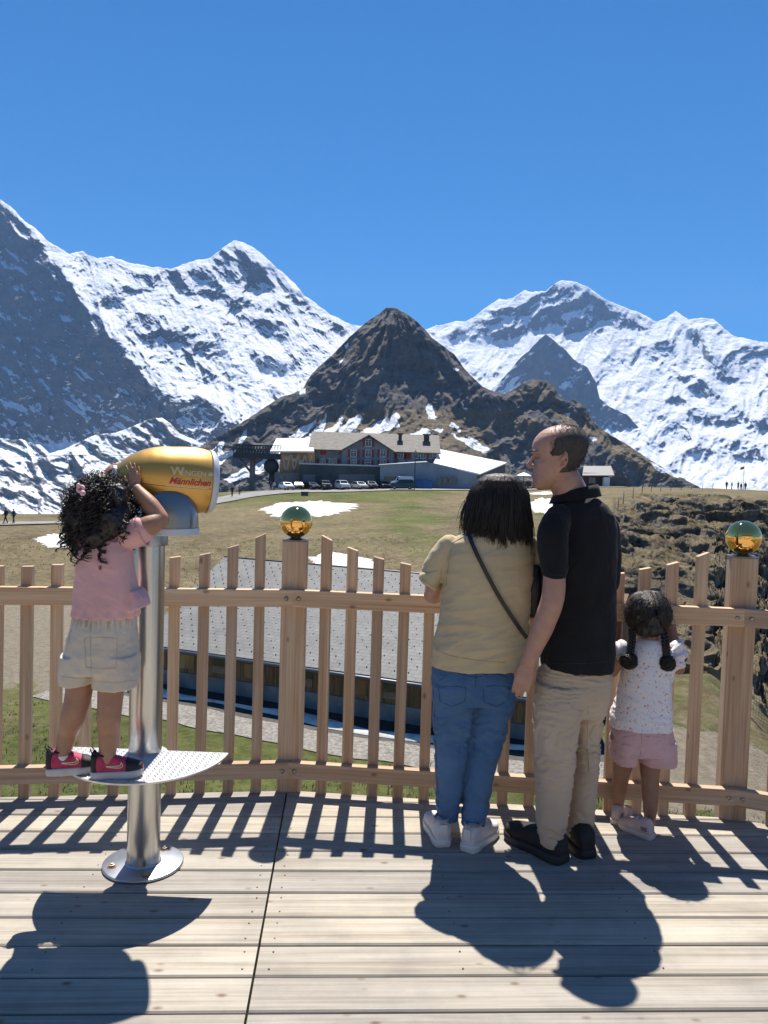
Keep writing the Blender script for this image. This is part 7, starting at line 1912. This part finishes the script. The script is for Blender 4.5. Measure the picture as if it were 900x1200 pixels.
for i in range(2600):
    u, w_ = rg.uniform(-1, 1), rg.uniform(0, 2 * math.pi); s_ = math.sqrt(1 - u * u)
    d = Vector((s_ * math.cos(w_), s_ * math.sin(w_), u))
    if d.y > .5 and d.z < .5: continue
    if d.z < -.75: continue
    p = HC1 + Vector((d.x * .118, d.y * .118, d.z * .122 + .002)) * (1 - .28 * rg.random()**2); k = rg.random()
    low = max(0, -d.z)
    paths.append(curl(p - d * .02, d + Vector((0, 0, .15)), rg.uniform(.045, .085) * (1 + .6 * low), rg.uniform(.005, .0105), rg.uniform(2.0, 4.0), rg.uniform(.8, 1.9), rg.uniform(0, 6)))
    rads.append(rg.uniform(.0014, .0030))
for (px, py, ex, ey, tn) in ((82, 640, 69, 646, 2.5), (90, 632, 93, 664, 3.5), (97, 636, 104, 655, 3), (117, 636, 121, 668, 3.5), (122, 640, 119, 660, 3), (140, 625, 145, 638, 2.5), (108, 640, 99, 660, 3), (77, 625, 72, 640, 2.5), (147, 612, 148, 636, 2.6), (88, 645, 87, 660, 3)):
    for q in range(5):
        a = P3(px + rg.uniform(-2, 2), py - 6, DG - .065 + .02 * (px < 90)); b_ = P3(ex + rg.uniform(-1.5, 1.5), ey + rg.uniform(-4, 1), DG - .085)
        pts = []; ph = rg.uniform(0, .9); 
        for i in range(50):
            t = i / 49; c = a.lerp(b_, t) + Vector((0, 0, .01 * math.sin(t * math.pi))); r_ = (.009 + .004 * t) * min(1, t * 3); an = ph + tn * 2 * math.pi * t
            pts.append(c + Vector((r_ * math.cos(an), r_ * .9 * math.sin(an), .35 * r_ * math.sin(an))))
        paths.append(pts); rads.append(rg.uniform(.0016, .0026))
for i in range(160):                                          # frizz on the crown
    d = Vector((rg.uniform(-1, 1), rg.uniform(-.6, .4), rg.uniform(.2, 1))).normalized(); p = HC1 + d * .13
    paths.append(curl(p, d + Vector([rg.uniform(-.6, .6) for _ in range(3)]), rg.uniform(.03, .06), rg.uniform(.004, .010), rg.uniform(.8, 2), .9, rg.uniform(0, 6), 24)); rads.append(.0006)
strands('curl', paths, rads, HAIR_CURLY, gh, 4)['kind'] = 'stuff'
MB().lathe([(.010 + .006 * math.cos(a), .006 * math.sin(a)) for a in np.linspace(0, 2 * math.pi, 9)], 18, M=Matrix.Translation(P3(94.5, 573, DG - .075)) @ Matrix.Rotation(R(70), 4, 'X')).ball(P3(97, 578, DG - .085), .010, 10, 8).ball(P3(92, 569, DG - .082), .008, 10, 8).build('hair_tie', mat('pale_pink_hair_tie', (0.68, .38, .42), .6), gh)

# ================================================================== little girl with braids at the fence
DT = 3.50
feetT = atZ(745, 972, 0)
bt = Solid(); HT = .195
MhT = frame(P3(759.5, 722, DT + .0), 6, -6, 2)
head(bt, MhT, HT, child=True, nose=.8)
bt.limb([P3(762, 738, DT), P3(763, 757, DT)], [.038, .042], 14)
bt.edges([(756, 738, 787, DT, .05), (790, 734, 782, DT, .065), (840, 728, 778, DT, .075), (872, 724, 782, DT, .075)], 2.2)
bt.limb([P3(729, 862, DT), P3(730, 893, DT), P3(727, 915, DT + .03), P3(724.5, 940, DT + .06), P3(723.5, 951, DT + .08), P3(723.5, 957, DT + .085)], [pxr(13.5, DT), pxr(11.5, DT), pxr(9.4, DT), pxr(7.0, DT), pxr(5.6, DT), pxr(4.6, DT)], 18)
bt.limb([P3(767, 862, DT), P3(762, 893, DT - .01), P3(762, 918, DT - .03), P3(762, 945, DT - .05), P3(761.5, 960, DT - .04), P3(761, 970, DT - .035)], [pxr(14, DT), pxr(12.4, DT), pxr(10.2, DT), pxr(8.4, DT), pxr(6.6, DT), pxr(5, DT)], 18)
e0 = P3(717, 786, DT + .0); w0 = Vector((P3(722, 770, 3.68).x, 3.68, .93))
bt.limb([P3(731, 764, DT), P3(722, 776, DT - .005), e0], [.036, .034, .030], 14); bt.limb([e0, w0], [.030, .022], 14)
hand(bt, w0, Vector((.2, .5, .6)), Vector((0, -1, 0)), Vector((1, 0, 0)), .10, (20, 35, 25), 4, .5)
e1 = P3(795, 783, DT + .05); w1_ = Vector((P3(783, 770, 3.62).x, 3.62, .93))
bt.limb([P3(789, 764, DT), e1], [.035, .030], 14); bt.limb([e1, w1_], [.030, .022], 14)
hand(bt, w1_, Vector((-.2, .5, .6)), Vector((0, -1, 0)), Vector((-1, 0, 0)), .10, (20, 35, 25), 4, .5)
tot = fuse(bt, 'person', SKIN_T, None, feetT, .0034, 5, .45)
tag(tot, 'small girl with two braids in a white flowered top and pink shorts', 'person', 'family looking out over the fence')
eyes(tot, MhT, HT)
tb_ = Solid()
tb_.edges([(748, 752, 774, DT, .045), (753, 744, 781, DT, .06), (762, 736, 787, DT, .075), (780, 730, 788.5, DT, .085), (800, 726, 788, DT, .09), (825, 721, 787, DT, .10), (840, 717, 786.5, DT, .108), (851, 716, 786.5, DT, .112)], 2.4)
for cx_, cy_, rx_, ry_ in ((728, 765, 10.5, 16), (792, 768, 12, 19)):
    tb_.ball(P3(cx_, cy_, DT), (pxr(rx_, DT), .052, pxr(ry_, DT)), 22, 16)
def tt_f(co, no):
    z = co[:, 2]; dx = co[:, 0] - 1.17
    d = .0055 * (ridged(co[:, 0] / .16, co[:, 1] / .12, z / .045 + dx * 5, 3) - .55) * np.interp(z, [.48, .62, .8], [1.4, 1.1, .5])
    puff = smooth(.085, .11, np.abs(dx))
    return d + puff * .006 * np.sin(np.arctan2(z - .79, (np.abs(dx) - .1)) * 11)
def floral():
    M = bpy.data.materials.new('white_floral_cotton'); M.use_nodes = True; nt = M.node_tree; N = nt.nodes; L = nt.links; b = N['Principled BSDF']; b.inputs['Roughness'].default_value = .9
    b.inputs['Sheen Weight'].default_value = .1
    tc = N.new('ShaderNodeTexCoord'); col = None
    prev = (0.74, 0.71, 0.74)
    for sc_, th, c, off in ((34, .11, (0.62, .20, .18), 0), (46, .12, (.58, .36, .30), 5), (52, .11, (.40, .38, .52), 9), (58, .11, (.42, .42, .34), 14)):
        mp = N.new('ShaderNodeMapping'); mp.inputs['Location'].default_value = (off, off * .7, off * .3); L.new(tc.outputs['Object'], mp.inputs['Vector'])
        nz = N.new('ShaderNodeTexNoise'); nz.inputs['Scale'].default_value = 160; L.new(mp.outputs[0], nz.inputs['Vector'])
        vm = N.new('ShaderNodeVectorMath'); vm.operation = 'MULTIPLY_ADD'; vm.inputs[1].default_value = (.006, .006, .006); L.new(nz.outputs['Color'], vm.inputs[0]); L.new(mp.outputs[0], vm.inputs[2])
        vo = N.new('ShaderNodeTexVoronoi'); vo.inputs['Scale'].default_value = sc_; vo.inputs['Randomness'].default_value = 1; L.new(vm.outputs[0], vo.inputs['Vector'])
        rp = N.new('ShaderNodeValToRGB'); rp.color_ramp.elements[0].position = th; rp.color_ramp.elements[1].position = th + .09; rp.color_ramp.elements[0].color = (1, 1, 1, 1); rp.color_ramp.elements[1].color = (0, 0, 0, 1); L.new(vo.outputs['Distance'], rp.inputs['Fac'])
        x = N.new('ShaderNodeMix'); x.data_type = 'RGBA'; L.new(rp.outputs['Color'], x.inputs['Factor'])
        A_ = [q for q in x.inputs if q.name == 'A' and q.type == 'RGBA'][0]; B_ = [q for q in x.inputs if q.name == 'B' and q.type == 'RGBA'][0]
        if col is None: A_.default_value = (*prev, 1)
        else: L.new(col, A_)
        B_.default_value = (*c, 1); col = [q for q in x.outputs if q.type == 'RGBA'][0]
    L.new(col, b.inputs['Base Color']); return M
tt = fuse(tb_, 'top', floral(), tot, None, .0038, 4, .5, tt_f)
ss_ = Solid()
ss_.edges([(838, 724, 780, DT, .085), (848, 719, 784, DT, .10), (856, 716.5, 787.5, DT, .105), (868, 716, 789.5, DT, .11), (880, 716, 791, DT, .11)], 2.5)
ss_.edges([(865, 716, 752, DT, .10), (880, 716, 746, DT, .098), (891, 717, 743, DT, .095)], 2.5)
ss_.edges([(865, 744, 790, DT, .10), (880, 746.5, 791.5, DT, .098), (893, 748, 791, DT, .095)], 2.5)
ROSE = cloth('dusty_pink_cotton', (0.60, 0.39, 0.40), .07, 8, 900, .0002, .9, .12)
so_ = fuse(ss_, 'shorts', ROSE, tot, None, .0038, 4, .5, folds(.06, .006, (1, 1, 1.6), 5))
RSEAM = mat('dusty_pink_seam', (0.38, 0.20, 0.22), .9)
for ln_ in ([(752, 855), (752, 866), (751, 884)], [(757, 863), (770, 864), (780, 861)], [(718, 886), (730, 888), (742, 889)], [(749, 888), (770, 890), (790, 887)], [(724, 860), (734, 863), (744, 862)]):
    q = shrink_to(so_, [P3(x, y, DT) for x, y in ln_])
    if len(q) > 1: seam(so_, q, .0009, RSEAM)
RSH = mat('pale_pink_shoe_knit', (0.55, .42, .40), .75, 0, .1, 30, .0004, 400); RSO = mat('cream_shoe_sole', (.55, .50, .47), .6); RGR = mat('grey_heel_patch', (.20, .19, .20), .7)
for (px, py), yw, L in (((720, 967), -38, .165), ((765, 985), 38, .17)):
    h_ = atZ(px, py, 0); s_, Mx = shoe(tot, Vector((h_.x, h_.y, .001)), yw, L, .066, RSH, RSO, 1.0, sole_h=.024)
    for sx in (-1, 1): MB().box((0, 0, 0), (.003, .030, .018), M=Mx @ Matrix.Translation((sx * .0265, .030, .045))).build('heel_patch', RGR, s_, bevel=.001)
    MB().tube([Mx @ Vector((-.018, .075, .072)), Mx @ Vector((0, .078, .078)), Mx @ Vector((.018, .075, .072))], .006, 6).build('strap', RSO, s_)
# hair: drawn to both sides into braids with knotted ends
ct_ = Solid()
ct_.ball(P3(759.5, 719, DT + .005), (.092, .098, .094), 28, 20)
ct_.ball(P3(760, 735, DT - .03), (.075, .06, .045), 20, 14)
th_ = fuse(ct_, 'hair', HAIR_BLACK, tot, None, .0045, 4, .5, lambda co, no: .009 * (ridged((co[:, 0] - P3(759, 719, DT).x) / .022 + 2 * co[:, 2], co[:, 1] / .05, co[:, 2] / .10, 3) - .6))
def over_head(s_, t, a0):
    pass
paths = []; rads = []; rt = random.Random(4); HCt = P3(759.5, 719, DT + .005)
for i in range(1700):
    s_ = rt.choice((-1, 1)); la = rt.uniform(-1.35, 1.5)                 # start along the middle parting, end at the braid
    st0 = Vector((s_ * .004, -math.sin(la) * .0 + .098 * math.sin(-la), .094 * math.cos(la)))
    st0 = Vector((s_ * rt.uniform(.002, .012), -.100 * math.sin(la), .098 * math.cos(la)))
    en = P3(759.5 + s_ * 19.5, 741, DT - .035) - HCt
    pts = []
    for t in np.linspace(0, 1, 11):
        q = st0.lerp(en, t); d = Vector((q.x / .094, q.y / .102, q.z / .098)); l = max(d.length, .2)
        tgt = Vector((d.x / l * .096, d.y / l * .103, d.z / l * .099)); q2 = q.lerp(tgt, min(1, 4 * t * (1 - t) * 1.6)) * rt.uniform(1.0, 1.055)
        pts.append(HCt + q2 + Vector((.004 * math.sin(t * 11 + i * .7), .003 * math.sin(t * 8 + i), .004 * math.sin(t * 9 + i))) * math.sin(t * math.pi))
    paths.append(pts); rads.append(rt.uniform(.0012, .0026))
for i in range(140):
    d = Vector((rt.uniform(-1, 1), rt.uniform(-1, .2), rt.uniform(-.2, 1))).normalized(); p = HCt + Vector((d.x * .094, d.y * .10, d.z * .096))
    paths.append(curl(p, d.cross(Vector((rt.uniform(-1, 1), .3, rt.uniform(-1, 1)))) + d * .5, rt.uniform(.03, .06), .006, rt.uniform(.5, 1.6), .5, rt.uniform(0, 6), 18)); rads.append(.0007)
strands('hair_strand', paths, rads, HAIR_BLACK, th_, 4)['kind'] = 'stuff'
for line_, kn in (([(741, 738), (741, 746), (740, 754), (739, 762), (738, 768)], (737, 774)), ([(778, 738), (779.5, 748), (780.5, 757), (781, 765), (781.5, 770)], (782, 777))):
    br = Solid(); N_ = 46
    for ph in (0, 2 * math.pi / 3, 4 * math.pi / 3):
        pts = []
        for i in range(N_):
            t = i / (N_ - 1); x = np.interp(t * 4, range(5), [q[0] for q in line_]); y = np.interp(t * 4, range(5), [q[1] for q in line_]); c = P3(x, y, DT - .045 - .03 * math.sin(t * 1.5))
            an = ph + t * 3 * 2 * math.pi; pts.append(c + Vector((.0118 * math.sin(an), .0075 * math.sin(2 * an), 0)))
        br.tube(pts, .0064, 8)
    bo_ = br.build('braid', HAIR_BLACK, tot)
    kb = []; c = P3(kn[0], kn[1], DT - .075); kr_ = []
    for i in range(120):
        a, b_ = rt.uniform(0, 6.28), rt.uniform(0, 6.28); ax = Vector((math.cos(a), math.sin(a) * .7, math.sin(b_))).normalized(); u_ = ax.orthogonal().normalized(); v_ = ax.cross(u_)
        rr2 = rt.uniform(.022, .040); kb.append([c + (u_ * math.cos(q) + v_ * math.sin(q)) * rr2 + ax * rt.uniform(-.004, .004) for q in np.linspace(b_, b_ + rt.uniform(2, 5), 16)]); kr_.append(rt.uniform(.0014, .0028))
    MB().ball(c, (.031, .027, .033), 14, 10).build('braid_knot', HAIR_BLACK, bo_)
    strands('hair_strand', kb, kr_, HAIR_BLACK, bo_, 4)['kind'] = 'stuff'
    MB().lathe([(.012 + .004 * math.cos(a), .004 * math.sin(a)) for a in np.linspace(0, 2 * math.pi, 9)], 14, P3(line_[-1][0], line_[-1][1] - 2, DT - .073)).build('hair_tie', mat('black_hair_tie', (.02, .018, .02), .6), bo_)
# ================================================================== people far off, fence posts, flag
def walker(loc, rz, top, legs, label, h=1.74, stride=.16, group=None, arms=.0, pack=False):
    b = Solid(); k = h / 1.75
    def q(x, y, z): return Vector((x, y, z)) * k
    b.ball(q(0, .01, 1.63), (.078 * k, .095 * k, .115 * k), 14, 10)
    b.limb([q(0, 0, 1.54), q(0, 0, 1.42)], [.055 * k, .06 * k], 10)
    b.rings([(q(0, 0, z), (w * k, 0, 0), (0, d * k, 0), 2.3) for z, w, d in ((.86, .165, .11), (.98, .16, .11), (1.15, .165, .115), (1.32, .19, .12), (1.42, .185, .10), (1.47, .10, .07))], 20)
    for s in (-1, 1):
        st_ = stride * s
        b.limb([q(s * .09, 0, .92), q(s * .095, st_ * .5, .5), q(s * .095, st_ - .05 * (s < 0), .09)], [.088 * k, .06 * k, .043 * k], 12)
        b.limb([q(s * .095, st_ - .06, .045), q(s * .10, st_ + .14, .04)], [.043 * k, .04 * k], 10)
        b.limb([q(s * .20, 0, 1.40), q(s * .25, -.03 - st_ * .5, 1.14), q(s * .23, .06 - st_ * .8 + arms, .90)], [.052 * k, .042 * k, .035 * k], 10)
        b.limb([q(s * .23, .06 - st_ * .8 + arms, .88), q(s * .225, .09 - st_ * .8 + arms, .80)], [.034 * k, .022 * k], 8)
    me_ = None
    o = fuse(b, 'person', [SKIN_M], None, None, .022, 3, .4)
    # jacket and trousers as shells over the same body
    for nm, z0, z1, m_ in (('jacket', .84 * k, 1.47 * k, top), ('trousers', .09 * k, .86 * k, legs), ('hair', 1.62 * k, 1.80 * k, HAIR_BLACK)):
        bmx_ = bmesh.new(); bmx_.from_mesh(o.data); bmx_.normal_update()
        mvs = [(v.co + v.normal * .012) for v in bmx_.verts]
        kill = [f for f in bmx_.faces if not (z0 <= f.calc_center_median().z <= z1) or (nm == 'hair' and f.calc_center_median().y > .06 and f.calc_center_median().z < 1.67 * k)]
        for v, c in zip(bmx_.verts, mvs): v.co = c
        bmesh.ops.delete(bmx_, geom=kill, context='FACES'); m2 = bpy.data.meshes.new(nm); bmx_.to_mesh(m2); bmx_.free()
        link_mesh(nm, m2, m_, o, True)
    if pack: MB().box((0, -.19 * k, 1.2 * k), (.30, .17, .44)).build('backpack', mat('dark_backpack', (.03, .03, .035), .7), o, local=True, bevel=.05)
    o.location = loc; o.rotation_euler = (0, 0, rz); tag(o, label, 'person', group); return o
def gp(px, D, dz=.15): x = (px - CX) / FPX * D; return Vector((x, D, gz(x, D) + dz))
JB = cloth('black_jacket', (.02, .02, .022), .2); JD = cloth('dark_blue_jacket', (.03, .04, .07), .2); JG = cloth('grey_jacket', (.16, .16, .17), .2); JR = cloth('white_jacket', (.5, .5, .5), .2); TD = cloth('dark_trousers', (.025, .025, .03), .2)
GW = 'walkers on the far paths'
walker(gp(6, 89.5), R(100), JB, TD, 'taller walker in black on the path at the left edge', 1.80, .2, GW, pack=True)
walker(gp(15.5, 90), R(80), JD, TD, 'shorter walker in dark blue beside the taller one on the left path', 1.62, .14, GW)
walker(gp(271.5, 135), R(200), JB, TD, 'dark figure walking by the snow below the cable car platform', 1.78, .2, GW)
walker(gp(280, 138), R(20), JG, TD, 'grey clad figure right of the dark one under the platform', 1.7, .1, GW)
walker(gp(316.5, 148), R(150), JD, TD, 'figure in a dark jacket by the concrete base of the station', 1.75, .12, GW)
walker(gp(320.5, 148.5), R(190), JR, TD, 'figure in a pale jacket by the concrete base of the station', 1.7, .12, GW)
GV = 'visitors at the flagpole viewpoint'
for px, D, j, l, h in ((850, 170, JB, 'first of the visitors on the right plateau, standing apart in black', 1.75), (856, 171, JD, 'visitor in dark blue between the lone figure and the pair by the flagpole', 1.68), (863.5, 170, JB, 'tall visitor in black just left of the flagpole', 1.82), (867, 172, JG, 'visitor in grey half behind the tall one at the flagpole', 1.7), (872, 170, JD, 'visitor right of the flagpole in dark blue', 1.74)):
    walker(gp(px, D, 0), R(px * 7 % 360), j, TD, l, h, .08, GV)
walker(gp(752, 150, 0), R(30), JG, TD, 'lone figure in grey on the plateau by the thin fence posts', 1.7, .1, GV)
# flag
p = gp(869.5, 174, 0); fp = empty('flagpole', p); tag(fp, 'slim flagpole with a small red flag on the right viewpoint', 'flagpole')
MB().tube([p - Vector((0, 0, .3)), p + Vector((0, 0, 5.6))], [.06, .04], 6).build('pole', JG, fp)
P_ = np.array([[[p.x - .05 - .8 * u, 174 + .12 * math.sin(u * 6), p.z + 5.5 - .55 * v - .2 * u] for u in np.linspace(0, 1, 12)] for v in np.linspace(0, 1, 5)])
link_mesh('flag', grid_mesh('flag', P_), mat('red_flag_cloth', (.38, .03, .04), .8), fp).location = -p
# rope fence on the plateau edge
PW = mat('grey_fence_post', (.14, .12, .10), .85)
rf_ = empty('rope_fence', gp(740, 112, 0)); tag(rf_, 'thin post and wire fence along the top of the rocky slope', 'fence')
prev = None
for px, D in ((724, 86), (730, 93), (741, 99), (751.5, 105), (762, 110), (773, 116), (785, 122), (797, 130), (809, 138), (822, 146), (834, 154)):
    p = gp(px, D, 0); MB().tube([p - Vector((0, 0, .3)), p + Vector((.02, 0, 1.15))], .045, 6).build('post', PW, rf_)
    if prev is not None:
        for z in (.6, 1.05): MB().tube([prev + Vector((0, 0, z)), (prev + p) / 2 + Vector((0, 0, z - .06)), p + Vector((0, 0, z))], .012, 4).build('wire', PW, rf_)
    prev = p
# dark wire mesh fence below the terrace on the right
wf = empty('mesh_fence', gp(900, 27, 0)); tag(wf, 'dark wire mesh fence with steel posts below the right end of the terrace', 'fence')
prev = None; DKS = mat('dark_fence_steel', (.03, .032, .035), .6, .5)
for px, D in ((888, 27.5), (935, 27), (985, 26.4)):
    p = gp(px, D, 0); MB().tube([p - Vector((0, 0, .4)), p + Vector((0, 0, 2.0))], .035, 8).build('post', DKS, wf)
    if prev is not None:
        ms_ = MB()
        for i in range(9): ms_.tube([prev + Vector((0, 0, .1 + .23 * i)), p + Vector((0, 0, .1 + .23 * i))], .006, 4, sm=False)
        for i in range(1, 14): q = prev.lerp(p, i / 14); ms_.tube([q + Vector((0, 0, .1)), q + Vector((0, 0, 1.95))], .005, 4, sm=False)
        ms_.build('wire_mesh', DKS, wf)
    prev = p
